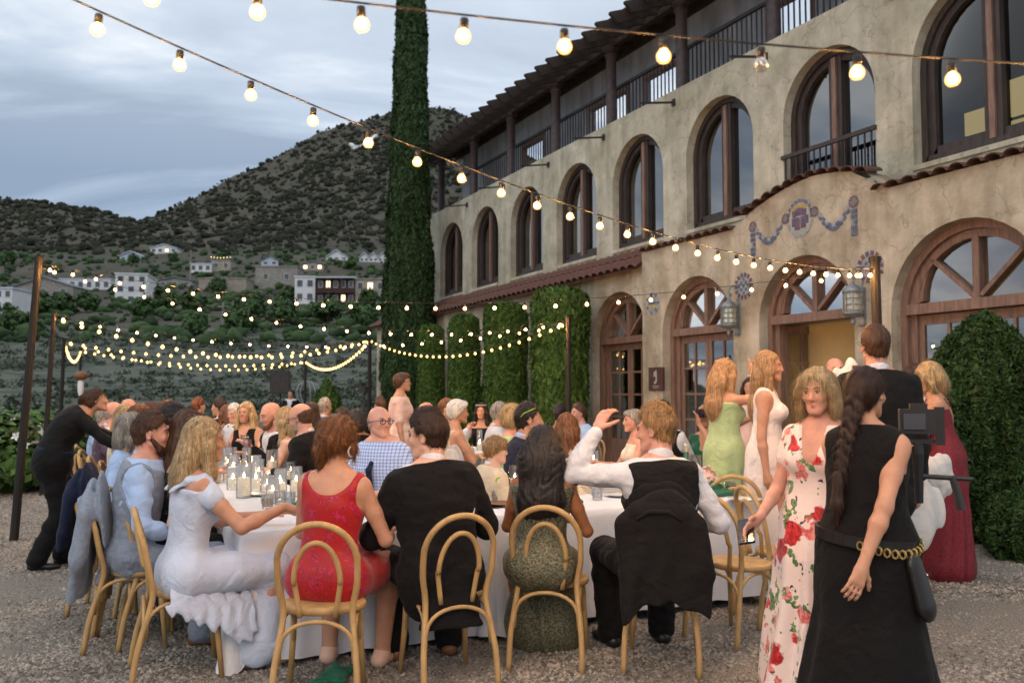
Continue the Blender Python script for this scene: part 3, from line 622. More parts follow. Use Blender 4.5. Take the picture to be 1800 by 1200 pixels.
# ---- ground floor doors
def door_set(c, h, sp, is_open=False, x0=0.0):
    x = x0 + DW - .06
    f = MB(); band(f, x-.10, x+.12, outline(c, h+.02, 0, sp), outline(c, h-.10, 0, sp)); band(f, x-.04, x+.12, outline(c, h-.10, 0, sp), outline(c, h-.20, 0, sp))
    d = f.build('door', M['wood_door'], hotel, fix=False)
    MB().box((x-.13, c-h+.09-Q0, sp-.02), (x+.1, c+h-.09-Q0, sp+.11)).build('transom', M['wood_door'], d)
    hi = h-.19
    b = MB(); band(b, x-.03, x+.09, arcpts(c, hi+.02, sp+.11), arcpts(c, hi-.10, sp+.15)); b.build('fanlight_frame', M['wood_door'], d, fix=False)
    MB().box((x-.05, c-.045-Q0, sp+.112), (x+.08, c+.045-Q0, sp+hi+.04)).build('fanlight_bar', M['wood_door'], d)
    for s in (-1, 1):
        MB().bar((x+.01, c+s*.05-Q0, sp+.15), (x+.01, c+s*(hi-.04)*.74-Q0, sp+.13+(hi-.06)*.66), .055, .1, up=(1,0,0)).build('fanlight_bar', M['wood_door'], d)
        g = MB(); half_pane(g, x+.035, c, hi-.08, sp+.12, sp+.08, s); g.build('pane', M['pane_low'], d)
    lw = hi
    for s in (-1, 1):
        lf = MB(); fz = [.0, .95] ; st = .085
        # leaf frame in its own coordinates: hinge at 0, width lw
        lf.box((0,0,.02),(.05,st,sp-.03)).box((0,lw-st,.02),(.05,lw-.004,sp-.03)).box((0,st,sp-.15),(.05,lw-st,sp-.03)).box((0,st,.02),(.05,lw-st,.62)).box((.003,lw/2-.02,.62),(.047,lw/2+.02,sp-.15))
        ph = (sp-.15-.62)/4
        for k in (1,2,3): lf.box((.006,st,.62+k*ph-.018),(.044,lw-st,.62+k*ph+.018))
        for kk in range(2): lf.box((-.012, st+.06+kk*(lw-2*st)/2, .12), (0, st-.06+(kk+1)*(lw-2*st)/2, .52))
        pn = MB().box((.022, st, .62), (.028, lw-st, sp-.15))
        o = lf.build('door_leaf', M['wood_door'], d); g = pn.build('pane', M['pane_low'], d)
        kn = MB().lathe([(0,0),(.02,.0),(.03,.03),(.018,.055),(0,.06)], 10).build('handle', M['brass'], d, smooth=True)
        for ob in (o, g):
            ob.location = (x, c - s*lw - Q0, 0)
            ob.scale.y = s
            if is_open: ob.rotation_euler.z = -s*math.radians(80)
        kn.location = (x-.01, c - s*.05 - Q0, 1.02); kn.rotation_euler = (0, -math.pi/2, 0)
        if is_open: bpy.data.objects.remove(kn)
M['brass'] = mat('brass', (.55,.38,.14), .3, 1.0)
for i, (c, h, _, sp) in enumerate(LD): door_set(c, h, sp, i == 1)
door_set(14.55, .98, 2.53, False, PL)
# lobby behind the doors
lob = MB().box((.75, 4.6-Q0, .0), (6.2, 15.9-Q0, 3.9)); lo = lob.build('lobby', M['yellow_wall'], hotel, fix=False); lo.data.flip_normals()
MB().box((.76, 4.7-Q0, .004), (6.1, 15.8-Q0, .02)).build('lobby_floor', M['wood'], hotel)
for q in (8.3, 11.2, 13.2): MB().box((3.0, q-Q0, .02), (3.4, q+.4-Q0, 3.88)).build('lobby_column', M['yellow_wall'], hotel)
M['lamp_glow'] = emissive('lamp_glow', (1,.72,.34), 14)
def sconce(x, q, z, en):
    s = MB().box((x, q-.05-Q0, z-.14), (x+.04, q+.05-Q0, z+.1)).build('sconce', M['brass'], hotel)
    MB().lathe([(.03,-.1),(.055,0),(.04,.12),(.0,.13)], 10, (x-.07, q-Q0, z)).build('shade', M['lamp_glow'], s, smooth=True)
    l = bpy.data.lights.new('sconce_light', 'POINT'); l.energy = en; l.color = (1,.66,.3); l.shadow_soft_size = .08
    lo_ = bpy.data.objects.new('sconce_light', l); link(lo_, s); lo_.location = (x-.22, q-Q0, z)
sconce(2.96, 8.5, 2.35, 42); sconce(2.97, 11.42, 2.5, 30); sconce(6.1, 6.5, 2.4, 30); sconce(6.1, 13.4, 2.4, 16)  # sconces other than the middle column's are added to light the lobby

MB().box((6.05, 10.6-Q0, .02), (6.19, 14.8-Q0, 1.1)).build('wainscot', M['wood'], hotel); MB().box((2.97, 11.25-Q0, .02), (3.0, 11.55-Q0, 1.0)).build('wainscot', M['wood'], hotel)
# ---- clay roof tiles
def tile_mesh(r, Lh):
    n = 6; o = [(-r*math.cos(math.pi*i/n), r*.62*math.sin(math.pi*i/n)) for i in range(n+1)]; v = []
    for x, k in ((0, 1.0), (Lh, .82)):
        v += [(x, a*k, b*k) for a, b in o] + [(x, a*k*.84, b*k*.82) for a, b in o]
    m = n+1; f = []
    for i in range(n): f += [(i, i+1, 2*m+i+1, 2*m+i), (m+i, 3*m+i, 3*m+i+1, m+i+1), (i, m+i, m+i+1, i+1)]
    me = MB().add(v, f).mesh('roof_tile', M['tile'], False); return me
TM = tile_mesh(.125, .42); TS = tile_mesh(.115, .34)
rise = .55
sl = math.atan2(.28, .55)
k = 0; q = 13.72
MB().add([(-.12,13.62-Q0,3.86),(-.12,30.6-Q0,3.86),(PU,30.6-Q0,4.30),(PU,13.62-Q0,4.30),(-.12,13.62-Q0,3.82),(-.12,30.6-Q0,3.82),(PU,30.6-Q0,4.24),(PU,13.62-Q0,4.24)], [(0,1,2,3),(4,7,6,5),(0,4,5,1),(0,3,7,4)]).build('eave', M['tile'], hotel)
while q < 30.5:
    for j in range(2): inst('roof_tile', TM, hotel, (-.16+j*.33, q-Q0, 3.86+j*.235), (random.gauss(0,.03), -.60, random.gauss(0,.02)))
    q += .262
for qa, qb in ((13.55, 11.0), (10.95, 8.25), (8.2, 5.2)):
    n = int((qa-qb)/.215)
    for i in range(n):
        q = qa - (i+.5)*(qa-qb)/n; slope = (ptop(q+.05)-ptop(q-.05))/.1 if qb == 8.25 else 0
        inst('roof_tile', TS, hotel, (-.10, q-Q0, ptop(q)+.0), (math.atan(slope)+random.gauss(0,.03), -.12, random.gauss(0,.03)))
# ---- mosaics (glazed tesserae set proud of the wall)
MC = [mat('glaze_blue', (.10,.12,.19), .3, var=.35, scale=14), mat('glaze_light', (.27,.31,.35), .35, var=.2, scale=14), mat('glaze_plum', (.11,.07,.12), .3, var=.3, scale=14), mat('glaze_red', (.17,.075,.065), .35, var=.3, scale=14), mat('glaze_ochre', (.42,.30,.10), .35, var=.3, scale=14), mat('grout', (.40,.36,.29), .9)]
def tess(mb, q, z, w, h, a, mi, x=-.012):
    ca, sa = math.cos(a), math.sin(a); v = []
    for xx in (x, .004):
        for sx, sz in ((-1,-1),(1,-1),(1,1),(-1,1)): v.append((xx, q-Q0 + (sx*w*ca - sz*h*sa)/2, z + (sx*w*sa + sz*h*ca)/2))
    mb.add(v, [(0,1,2,3),(0,4,5,1),(1,5,6,2),(2,6,7,3),(3,7,4,0)], mi)
def disc(mb, q, z, r, mi, x=-.006, n=20, sy=1.0):
    v = [(x, q-Q0+r*math.cos(2*math.pi*i/n), z+sy*r*math.sin(2*math.pi*i/n)) for i in range(n)]; v += [(.004, a, b) for _, a, b in v]
    mb.add(v, [tuple(range(n))] + [(i, (i+1) % n, n+(i+1) % n, n+i) for i in range(n)], mi)
def roundel(q, z, r, ring, cols, name='mosaic_roundel'):
    mb = MB(); disc(mb, q, z, r*1.06, 5)
    n = 14
    for i in range(n):
        a = 2*math.pi*i/n; tess(mb, q+r*.86*math.cos(a), z+r*.86*math.sin(a), r*.26, r*.32, a+math.pi/2, ring[i % len(ring)])
    for i in range(-2, 3):
        for j in range(-2, 3):
            if i*i+j*j < 6: tess(mb, q+i*r*.26, z+j*r*.26, r*.21, r*.23, random.gauss(0,.08), cols[(i*3+j*5+20) % len(cols)])
    mb.build(name, MC, hotel, fix=False)
mb = MB(); disc(mb, 9.56, 4.06, .265, 5, sy=1.08)
for i in range(20):
    a = 2*math.pi*i/20; tess(mb, 9.56+.235*math.cos(a), 4.06+.254*math.sin(a), .06, .05, a+math.pi/2, 0 if math.sin(a) > -.3 else 1)
for i in range(8): tess(mb, 9.56+(i-3.5)*.045, 4.06+.165+.02*math.cos(i-3.5), .04, .05, 0, 4)
for i, (dq, dz, w, h) in enumerate([(-.10,.07,.07,.10),(-.03,.09,.06,.11),(.04,.09,.06,.11),(.11,.07,.07,.10),(-.07,-.07,.10,.17),(.05,-.08,.10,.18),(.13,-.05,.05,.12),(-.145,-.04,.05,.12)]): tess(mb, 9.56+dq, 4.06+dz, w, h, 0, 2)
mb.build('mosaic_medallion', MC, hotel, fix=False)
for s in (-1, 1):
    roundel(9.56+s*.29, 4.10, .075, [3], [1,3], 'mosaic_rosette'); roundel(9.56+s*1.0, 4.10, .085, [3,2], [1,3], 'mosaic_rosette')
    g = MB()
    for i in range(9):
        t = (i+.5)/9; q = 9.56+s*(.36+.57*t); z = 4.06 - .24*math.sin(math.pi*t)**.9
        a = -s*math.cos(math.pi*t)*.75*1.0
        for dz, mi in ((-.028, 0), (.028, 0 if i % 2 else 1)): tess(g, q, z+dz, .06, .045, a*(-1 if s < 0 else 1)*s, mi)
    for i in range(5):
        for dq in (-.03, .03): tess(g, 9.56+s*1.0+dq, 3.97-.075*i, .045, .062, 0, (0, 1)[(i + (dq > 0)) % 2 and i == 2])
    g.build('mosaic_garland', MC, hotel, fix=False)
for q, z in ((10.79, 3.20), (8.31, 3.18)): roundel(q, z, .21, [2,2,3], [0,1])
roundel(13.26, 3.16, .2, [1,0], [4,1,0])
# ---- roof deck: columns, railing, back wall, timber roof
RA = 15.0
colm = MB().lathe([(.15,0),(.15,.1),(.12,.13),(.115,1.0),(.11,1.75),(.13,1.78),(.145,1.82),(.115,1.84),(.115,1.9),(.17,1.92),(.17,1.97)], 14).mesh('column', M['post_paint'], True)
CQ = [23.3-2.49*i for i in range(9)] + [25.9]
for q in CQ: inst('column', colm, hotel, (PU+.22, q-Q0, 7.0))
rail = MB().bar((PU+.5, .8-Q0, 8.2), (PU+.5, 26-Q0, 8.2), .07, .06).bar((PU+.5, .8-Q0, 7.3), (PU+.5, 26-Q0, 7.3), .04).build('deck_rail', M['iron'], hotel)
bm_ = MB().bar((PU+.5, 0, 7.2), (PU+.5, 0, 8.19), .022).mesh('bar', M['iron'])
q = 6.2
while q < 23.3: inst('bar', bm_, rail, (0, q-Q0, 0)); q += .128
M['deck_wall'] = mat('deck_wall', (.30,.33,.37), .8, var=.25, scale=3, stretch=(1,1,.3))
bw = MB(); x = PU+1.0
gaps = [(21.6,20.4),(18.0,16.4),(15.65,14.2),(11.8,10.8),(8.4,7.5)]
e = 26.0
dw = MB()
for a, b in gaps:
    dw.box((x, a-Q0, 7.0), (x+.1, e-Q0, 9.3)); dw.box((x, b-Q0, 8.34), (x+.1, a-Q0, 9.3)); e = b
dw.box((x, 1-Q0, 7.0), (x+.1, e-Q0, 9.3)); dwall = dw.build('deck_wall', M['deck_wall'], hotel)
for a, b in gaps: MB().box((x-.03, a-Q0-.0, 7.0), (x+.12, a+.08-Q0, 8.34)).box((x-.03, b-.08-Q0, 7.0), (x+.12, b-Q0, 8.34)).box((x-.03, b-.08-Q0, 8.345), (x+.12, a+.08-Q0, 8.5)).build('window_frame', M['wood_door'], hotel)
MB().box((PU+.1, .6-Q0, 6.96), (PU+4.5, 26-Q0, 7.02)).build('deck_floor', M['wood_dark'], hotel)
def rzz(x): return 8.42 + (x-(PU-.95))*.36
MB().bar((PU+.22, .8-Q0, 9.02), (PU+.22, 26.6-Q0, 9.02), .14, .12).build('roof_beam', M['wood_dark'], hotel)
MB().bar((PU+.97, .8-Q0, 9.2), (PU+.97, 26.6-Q0, 9.28), .06, .2).build('roof_beam', M['wood_dark'], hotel)
raft = MB(); x0, x1 = PU-.95, PU+3.4
raft.add([(x0, -.035, rzz(x0)+.16), (x0+.18, -.035, rzz(x0)+.02), (x1, -.035, rzz(x1)+.02), (x1, -.035, rzz(x1)+.18), (x0, -.035, rzz(x0)+.2)] + [(x0, .035, rzz(x0)+.16), (x0+.18, .035, rzz(x0)+.02), (x1, .035, rzz(x1)+.02), (x1, .035, rzz(x1)+.18), (x0, .035, rzz(x0)+.2)], [(0,1,2,3,4),(9,8,7,6,5)] + [(i, (i+1) % 5, 5+(i+1) % 5, 5+i) for i in range(5)])
rfm = raft.mesh('rafter', M['wood_dark']); q = 5.2
while q < 26.6: inst('rafter', rfm, hotel, (0, q-Q0, .22)); q += .52
for k in range(12):
    xx = x0+.36+k*.335
    MB().box((xx, 5-Q0, rzz(xx)+.42), (xx+.17, 26.9-Q0, rzz(xx)+.46)).build('batten', M['wood_dark'], hotel)
M['shingle'] = mat('old_shingle', (.22,.21,.20), .9, var=.4, scale=7)
# shingle strips lying over the battens, open towards the eave
MB().add([(x0+1.1, 5-Q0, rzz(x0+1.1)+.49), (x1, 5-Q0, rzz(x1)+.49), (x1, 26.9-Q0, rzz(x1)+.49), (x0+1.1, 26.9-Q0, rzz(x0+1.1)+.49)], [(0,1,2,3)]).build('roof_sheet', M['shingle'], hotel)
# iron flag brackets at the piers
for q in CQ[:8]: MB().bar((PU-.02, q-.05-Q0, 6.98), (PU-.75, q-.05-Q0, 6.86), .035).box((PU-.04, q-.09-Q0, 6.92), (PU-.002, q-.01-Q0, 7.04)).build('bracket', M['iron'], hotel)

# ---- wall lanterns and plaque
M['zinc'] = mat('pale_zinc', (.26,.28,.30), .45, .6, var=.25, scale=12)
M['lantern_glass'] = thin_glass('lantern_glass', (.9,.86,.74), .2, .15, (1,.8,.5), .05)  # faint warm emission put into the glass of unlit lanterns
def lantern(q, z, label):
    r = empty('wall_lantern', pq(P0-.02, q, z), BROT, label, 'wall lantern', 'lanterns between the arched doors'); r.scale = (.8,.8,.8)
    MB().box((-.03,-.06,-.42),(.015,.06,.2)).lathe([(.07,-.02),(.05,0),(0,.0)],8,(0,0,-.42)).build('back_plate', M['zinc'], r)
    cx = -.22
    MB().lathe([(.0,.30),(.03,.29),(.04,.24),(.10,.21),(.15,.16),(.165,.12),(.155,.10)], 16, (cx,0,0)).build('cap', M['zinc'], r, smooth=True)
    MB().lathe([(.14,.10),(.14,-.22)], 16, (cx,0,0)).build('glass', M['lantern_glass'], r, smooth=True)
    cg = MB()
    for i in range(8):
        a = i*math.pi/4; cg.bar((cx+.15*math.cos(a), .15*math.sin(a), .11), (cx+.15*math.cos(a), .15*math.sin(a), -.24), .016)
    for zz in (.0, -.1, -.2): cg.lathe([(.148,zz-.01),(.158,zz),(.148,zz+.01)], 16, (cx,0,0))
    cg.build('cage', M['zinc'], r)
    MB().lathe([(.16,-.22),(.165,-.26),(.12,-.29),(.04,-.31),(.03,-.36),(.045,-.39),(.02,-.43),(0,-.45)], 16, (cx,0,0)).build('base', M['zinc'], r, smooth=True)
    sc = [Vector((cx+.16-.16*math.cos(t)*1.0, 0, .40+.14*math.sin(t))) for t in np.linspace(-.6, 4.4, 16)]
    MB().tube([(0,0,.12)]+[(-.01,0,.3)]+[(p.x-.0, 0, p.z) for p in sc[::-1]], .016, 6).tube([(cx,0,.28),(cx,0,.36),(cx+.05,0,.40),(cx+.08,0,.36),(cx+.05,0,.33)], .013, 6).build('scroll', M['zinc'], r)
lantern(10.93, 2.78, 'pale grey wall lantern left of the open door'); lantern(8.44, 2.76, 'pale grey wall lantern partly hidden by the dark pole')
pl = empty('wall_plaque', pq(P0-.012, 13.14, 1.78), BROT, 'square brown metal plaque with a pale glyph beside the door', 'plaque')
M['plaque'] = mat('plaque_bronze', (.10,.045,.035), .5, .3, var=.2, scale=8); M['plaque_light'] = mat('plaque_glyph', (.38,.34,.30), .5)
MB().box((-.03,-.22,-.21),(.01,.22,.21)).build('panel', M['plaque'], pl)
MB().prism([(.05,.12),(-.03,.16),(-.045,.04),(-.035,-.05),(.0,-.09),(.045,-.08),(.035,-.04),(.0,-.05),(-.005,.03),(.02,.05),(.055,.03)], -.036, -.0305, 'x').build('glyph', M['plaque_light'], pl)
ln = MB()
for j, w in enumerate((.22, .16)): 
    n = 9-2*j
    for i in range(n): ln.box((-.034, -w/2+i*w/n, -.135-.03*j), (-.0305, -w/2+(i+.62)*w/n, -.122-.03*j))
ln.build('lettering', M['plaque_light'], pl)
# ================================================================== FIGURES: one smooth surface per body / garment, grown from a distance field
def vec(*a): return np.array(a, float)
def nrm(v): return v / (np.linalg.norm(v) + 1e-12)
class SDF:
    def __init__(s): s.p = []
    def cone(s, a, b, ra, rb, k=.02, mat=0, flat=1.0, side=None, op='u'):
        a = np.asarray(a, float); b = np.asarray(b, float); r = max(ra, rb)
        s.p.append(('c', np.minimum(a, b)-r, np.maximum(a, b)+r, k, mat, op, (a, b, ra, rb, flat, side))); return s
    def ell(s, c, r, R=None, k=.02, mat=0, op='u'):
        c = np.asarray(c, float); r = np.asarray(r, float) * np.ones(3); m = r.max()
        s.p.append(('e', c-m, c+m, k, mat, op, (c, r, R))); return s
    def cut(s, pt, n, k=.01, mat=None, lo=None, hi=None):
        s.p.append(('h', lo, hi, k, mat, 'x', (np.asarray(pt, float), nrm(np.asarray(n, float))))); return s
    def chain(s, pts, rs, k=.02, mat=0, flat=1.0, side=None, op='u'):
        for i in range(len(pts)-1): s.cone(pts[i], pts[i+1], rs[i], rs[i+1], k, mat, flat, side, op)
        return s
    def field(s, res):
        U = [q for q in s.p if q[5] == 'u']
        lo = np.min([q[1] for q in U], 0) - 3*res - .012; hi = np.max([q[2] for q in U], 0) + 3*res + .012
        n = np.ceil((hi-lo)/res).astype(int) + 1
        d = np.full(n, .5, np.float32); mt = np.zeros(n, np.int8)
        for kind, l, h, k, m, op, par in s.p:
            if l is None: i0, i1 = np.zeros(3, int), n
            else:
                pad = (k + .02) if op == 'u' else (k + .01 if kind != 'h' else 0)
                i0 = np.clip(np.floor((l-pad-lo)/res).astype(int), 0, n-1); i1 = np.clip(np.ceil((h+pad-lo)/res).astype(int)+1, 1, n)
            if np.any(i1 <= i0): continue
            ax = [(lo[j] + res*np.arange(i0[j], i1[j])).astype(np.float32) for j in range(3)]
            X, Y, Z = ax[0][:, None, None], ax[1][None, :, None], ax[2][None, None, :]
            if kind == 'c':
                a, b, ra, rb, flat, side = par; ba = b-a; L2 = max(ba @ ba, 1e-9)
                t = np.clip(((X-a[0])*ba[0] + (Y-a[1])*ba[1] + (Z-a[2])*ba[2])/L2, 0, 1)
                wx, wy, wz = X-a[0]-t*ba[0], Y-a[1]-t*ba[1], Z-a[2]-t*ba[2]
                q = wx*wx + wy*wy + wz*wz
                if flat != 1.0:
                    sd = np.asarray(side, float)
                    nn = np.cross(ba, sd) if L2 > 1e-8 else np.array([0,1,0.])
                    nn = nrm(nn); w = wx*nn[0] + wy*nn[1] + wz*nn[2]; q = q + w*w*(1/flat**2 - 1)
                di = (np.sqrt(q) - (ra + (rb-ra)*t)) * (1 if flat == 1 else flat**.5)
            elif kind == 'e':
                c, r, R = par; dx, dy, dz = X-c[0], Y-c[1], Z-c[2]
                if R is not None:
                    e = [R[0,j]*dx + R[1,j]*dy + R[2,j]*dz for j in range(3)]
                else: e = [dx, dy, dz]
                k0 = np.sqrt((e[0]/r[0])**2 + (e[1]/r[1])**2 + (e[2]/r[2])**2); k1 = np.sqrt((e[0]/r[0]**2)**2 + (e[1]/r[1]**2)**2 + (e[2]/r[2]**2)**2) + 1e-6
                di = k0*(k0-1)/k1
            else:
                pt, nn = par; di = (X-pt[0])*nn[0] + (Y-pt[1])*nn[1] + (Z-pt[2])*nn[2]
            sl = tuple(slice(i0[j], i1[j]) for j in range(3)); D = d[sl]
            if op == 'u':
                if m: mt[sl][di < D] = m
                elif m == 0: mt[sl][di < D - .0] = 0
                hh = np.maximum(k - np.abs(D-di), 0)/k; d[sl] = np.minimum(D, di) - hh*hh*k*.25
            else:
                e = -di if op == 's' else di
                hh = np.maximum(k - np.abs(D-e), 0)/k; d[sl] = np.maximum(D, e) + hh*hh*k*.25
        return d, mt, lo
    def mesh(s, name, mats, res, disp=None, smooth=1, origin=(0,0,0)):
        d, mt, lo = s.field(res)
        if disp is not None:
            w = np.nonzero(np.abs(d) < .06); P = lo + res*np.stack(w, -1); d[w] += disp(P).astype(np.float32)
        d[[0,-1]] = .1; d[:, [0,-1]] = .1; d[:, :, [0,-1]] = .1
        I = d < 0
        c = [I[i:I.shape[0]-1+i, j:I.shape[1]-1+j, k:I.shape[2]-1+k] for i in (0,1) for j in (0,1) for k in (0,1)]
        anyv = c[0].copy(); allv = c[0].copy()
        for q in c[1:]: anyv |= q; allv &= q
        act = np.argwhere(anyv & ~allv)
        if len(act) == 0: raise ValueError('empty surface ' + name)
        idx = np.full(anyv.shape, -1, np.int32); idx[tuple(act.T)] = np.arange(len(act))
        corner = np.array([(i,j,k) for i in (0,1) for j in (0,1) for k in (0,1)])
        vals = np.stack([d[act[:,0]+o[0], act[:,1]+o[1], act[:,2]+o[2]] for o in corner], -1)
        acc = np.zeros((len(act), 3)); cnt = np.zeros(len(act))
        for a in range(8):
            for b in range(a+1, 8):
                if np.abs(corner[a]-corner[b]).sum() != 1: continue
                va, vb = vals[:, a], vals[:, b]; x = (va < 0) != (vb < 0)
                t = np.where(x, va/np.where(x, va-vb, 1), 0)[:, None]
                acc += np.where(x[:, None], corner[a] + t*(corner[b]-corner[a]), 0); cnt += x
        V = lo + res*(act + acc/cnt[:, None])
        F_ = []
        for ax in range(3):
            u, v = (ax+1) % 3, (ax+2) % 3
            sl0 = [slice(None)]*3; sl1 = [slice(None)]*3; sl0[ax] = slice(0,-1); sl1[ax] = slice(1,None)
            e = np.argwhere(I[tuple(sl0)] != I[tuple(sl1)])
            e = e[(e[:, u] > 0) & (e[:, v] > 0) & (e[:, u] < I.shape[u]-1) & (e[:, v] < I.shape[v]-1)]
            du = np.zeros(3, int); du[u] = 1; dv = np.zeros(3, int); dv[v] = 1
            q = np.stack([idx[tuple((e-du-dv).T)], idx[tuple((e-dv).T)], idx[tuple(e.T)], idx[tuple((e-du).T)]], -1)
            fl = I[tuple(e.T)]; q[~fl] = q[~fl][:, ::-1]; F_.append(q)
        Fq = np.concatenate(F_); Fq = Fq[(Fq >= 0).all(1)]
        for _ in range(smooth):
            S = np.zeros_like(V); n = np.zeros(len(V))
            for a, b in ((0,1),(1,2),(2,3),(3,0)):
                for x, y in ((a,b),(b,a)):
                    S += np.stack([np.bincount(Fq[:, x], V[Fq[:, y], j], len(V)) for j in range(3)], -1); n += np.bincount(Fq[:, x], minlength=len(V))
            V = .45*V + .55*S/np.maximum(n, 1)[:, None]
        midx = None
        if not isinstance(mats, (list, tuple)): mats = [mats]
        if len(mats) > 1:
            vi = np.clip(np.rint((V-lo)/res).astype(int), 0, np.array(mt.shape)-1); vm = mt[tuple(vi.T)]; midx = np.minimum(vm[Fq[:, 0]], len(mats)-1)
        return quick_mesh(name, V - np.asarray(origin), Fq, mats, midx, True)
def rotm(yaw=0, pitch=0, roll=0):
    "columns: right, forward, up. yaw + = turns left, pitch + = looks up, roll + = tilts to own right"
    cy_, sy_ = math.cos(yaw), math.sin(yaw); cp_, sp_ = math.cos(pitch), math.sin(pitch); cr, sr = math.cos(roll), math.sin(roll)
    Rz = np.array([[cy_,-sy_,0],[sy_,cy_,0],[0,0,1]]); Rx = np.array([[1,0,0],[0,cp_,-sp_],[0,sp_,cp_]]); Ry = np.array([[cr,0,sr],[0,1,0],[-sr,0,cr]])
    return Rz @ Rx @ Ry
def ik(S, T, l1, l2, hint):
    d = T - S; L = np.linalg.norm(d); L = min(L, (l1+l2)*.995); L = max(L, abs(l1-l2)*1.05+.02); u = nrm(d); T = S + u*L
    a = (l1*l1 - l2*l2 + L*L)/(2*L); h = math.sqrt(max(l1*l1 - a*a, 0)); hint = np.asarray(hint, float); hint = hint - u*(hint @ u)
    return S + u*a + nrm(hint)*h, T
RD = math.radians
# ---- materials of figures
def skin(name, c): return mat(name, c, .5, var=.10, scale=14, sss=.12, spec=.35, bump=.08, bscale=120)
M['skin'] = skin('skin_fair', srgb(208,164,142)); M['skin_tan'] = skin('skin_tan', srgb(188,140,114)); M['skin_brown'] = skin('skin_brown', srgb(150,98,66)); M['skin_pink'] = skin('skin_ruddy', srgb(204,150,130))
M['lip'] = mat('lip', srgb(188,122,108), .4, var=.05); M['eye_white'] = mat('eye_white', (.62,.60,.58), .25, var=.02); M['iris'] = mat('iris', (.03,.02,.015), .2, var=.1); M['lash'] = mat('lash', (.02,.015,.012), .6)
def hairm(name, c1, c2):
    def ex(nt, b, r, mp):
        b.inputs['Anisotropic'].default_value = .5; r.color_ramp.elements[0].position = .30; r.color_ramp.elements[1].position = .70
    return mat(name, c1, .48, scale=1.0, detail=3, col2=c2, stretch=(75,75,7), bump=.35, bscale=2.0, spec=.35, extra=ex)
M['h_blonde'] = hairm('hair_blonde', srgb(112,88,58), srgb(206,178,134)); M['h_straw'] = hairm('hair_strawberry', srgb(112,80,52), srgb(192,154,112)); M['h_brown'] = hairm('hair_brown', srgb(38,24,16), srgb(98,66,44)); M['h_auburn'] = hairm('hair_auburn', srgb(50,30,18), srgb(142,92,54))
M['h_black'] = hairm('hair_black', srgb(14,11,10), srgb(48,38,34)); M['h_grey'] = hairm('hair_grey', srgb(96,88,80), srgb(172,164,154)); M['h_white'] = hairm('hair_white', srgb(170,166,158), srgb(236,232,226)); M['h_sandy'] = hairm('hair_sandy', srgb(70,48,28), srgb(178,140,92)); M['h_ginger'] = hairm('hair_ginger', srgb(70,38,22), srgb(146,88,52)); M['h_dkbrown'] = hairm('hair_dark_brown', srgb(24,15,11), srgb(66,42,30))
def fold_bump(nt, b, r, mp):
    N = nt.nodes; L = nt.links; w = N.new('ShaderNodeTexNoise'); w.inputs['Scale'].default_value = 7; w.inputs['Detail'].default_value = 3; w.inputs['Distortion'].default_value = 1.6; L.new(mp.outputs[0], w.inputs[0])
    bp = N.new('ShaderNodeBump'); bp.inputs['Strength'].default_value = .5; bp.inputs['Distance'].default_value = .035; L.new(w.outputs[0], bp.inputs['Height'])
    if b.inputs['Normal'].links: L.new(b.inputs['Normal'].links[0].from_socket, bp.inputs['Normal'])
    L.new(bp.outputs[0], b.inputs['Normal'])
def cloth(name, c, var=.10, rough=.85, sheen=.15, scale=9, bump=.25, bs=160, **k):
    k.setdefault('extra', fold_bump); return mat(name, c, rough, var=var, scale=scale, sheen=sheen, bump=bump, bscale=bs, spec=.2, **k)
M['c_black'] = cloth('black_wool', (.006,.0055,.006), sheen=.03); M['c_black2'] = cloth('black_suiting', (.009,.008,.008), sheen=.03); M['c_white'] = cloth('white_shirt', (.62,.63,.68), .04); M['c_lblue'] = cloth('light_blue_shirt', srgb(166,190,226), .06); M['c_grey'] = cloth('blue_grey_suiting', srgb(128,138,154), .12, scale=40)
M['c_navy'] = cloth('navy_wool', (.012,.016,.04), sheen=.05); M['c_blue'] = cloth('blue_suiting', (.05,.09,.24)); M['c_tan'] = cloth('tan_linen', srgb(206,188,160), .08); M['c_plum'] = cloth('plum_suiting', srgb(92,72,86)); M['c_sage'] = cloth('sage_satin', srgb(168,190,142), .1, .5); M['c_pink'] = cloth('pale_pink_knit', srgb(222,186,174), .06)
M['c_satin'] = cloth('white_satin', srgb(232,220,216), .06, .38, .3, 4); M['c_paleblue'] = cloth('pale_blue_chiffon', srgb(190,200,220), .05, .6, .3); M['c_green'] = cloth('emerald_cloth', (.01,.11,.06), .2, .6); M['c_red2'] = cloth('red_crepe', (.22,.01,.02)); M['c_cream'] = cloth('cream_cloth', srgb(226,212,190), .06); M['c_veil'] = cloth('veil_tulle', (.62,.58,.54), .05, .7); M['c_floralgold'] = None
M['shoe_black'] = mat('shoe_black', (.012,.011,.011), .35); M['shoe_brown'] = mat('shoe_brown', (.17,.075,.035), .4); M['shoe_nude'] = mat('shoe_nude', srgb(216,178,156), .4); M['sole'] = mat('shoe_sole', (.55,.5,.43), .7); M['silver'] = mat('silver', (.72,.70,.68), .25, 1.0); M['gold'] = mat('gold', (.75,.52,.2), .28, 1.0); M['pearl'] = mat('pearl', (.75,.68,.6), .25)
M['black_plastic'] = mat('black_plastic', (.015,.015,.017), .4); M['lens_glass'] = mat('lens_glass', (.01,.01,.02), .08, spec=.8)
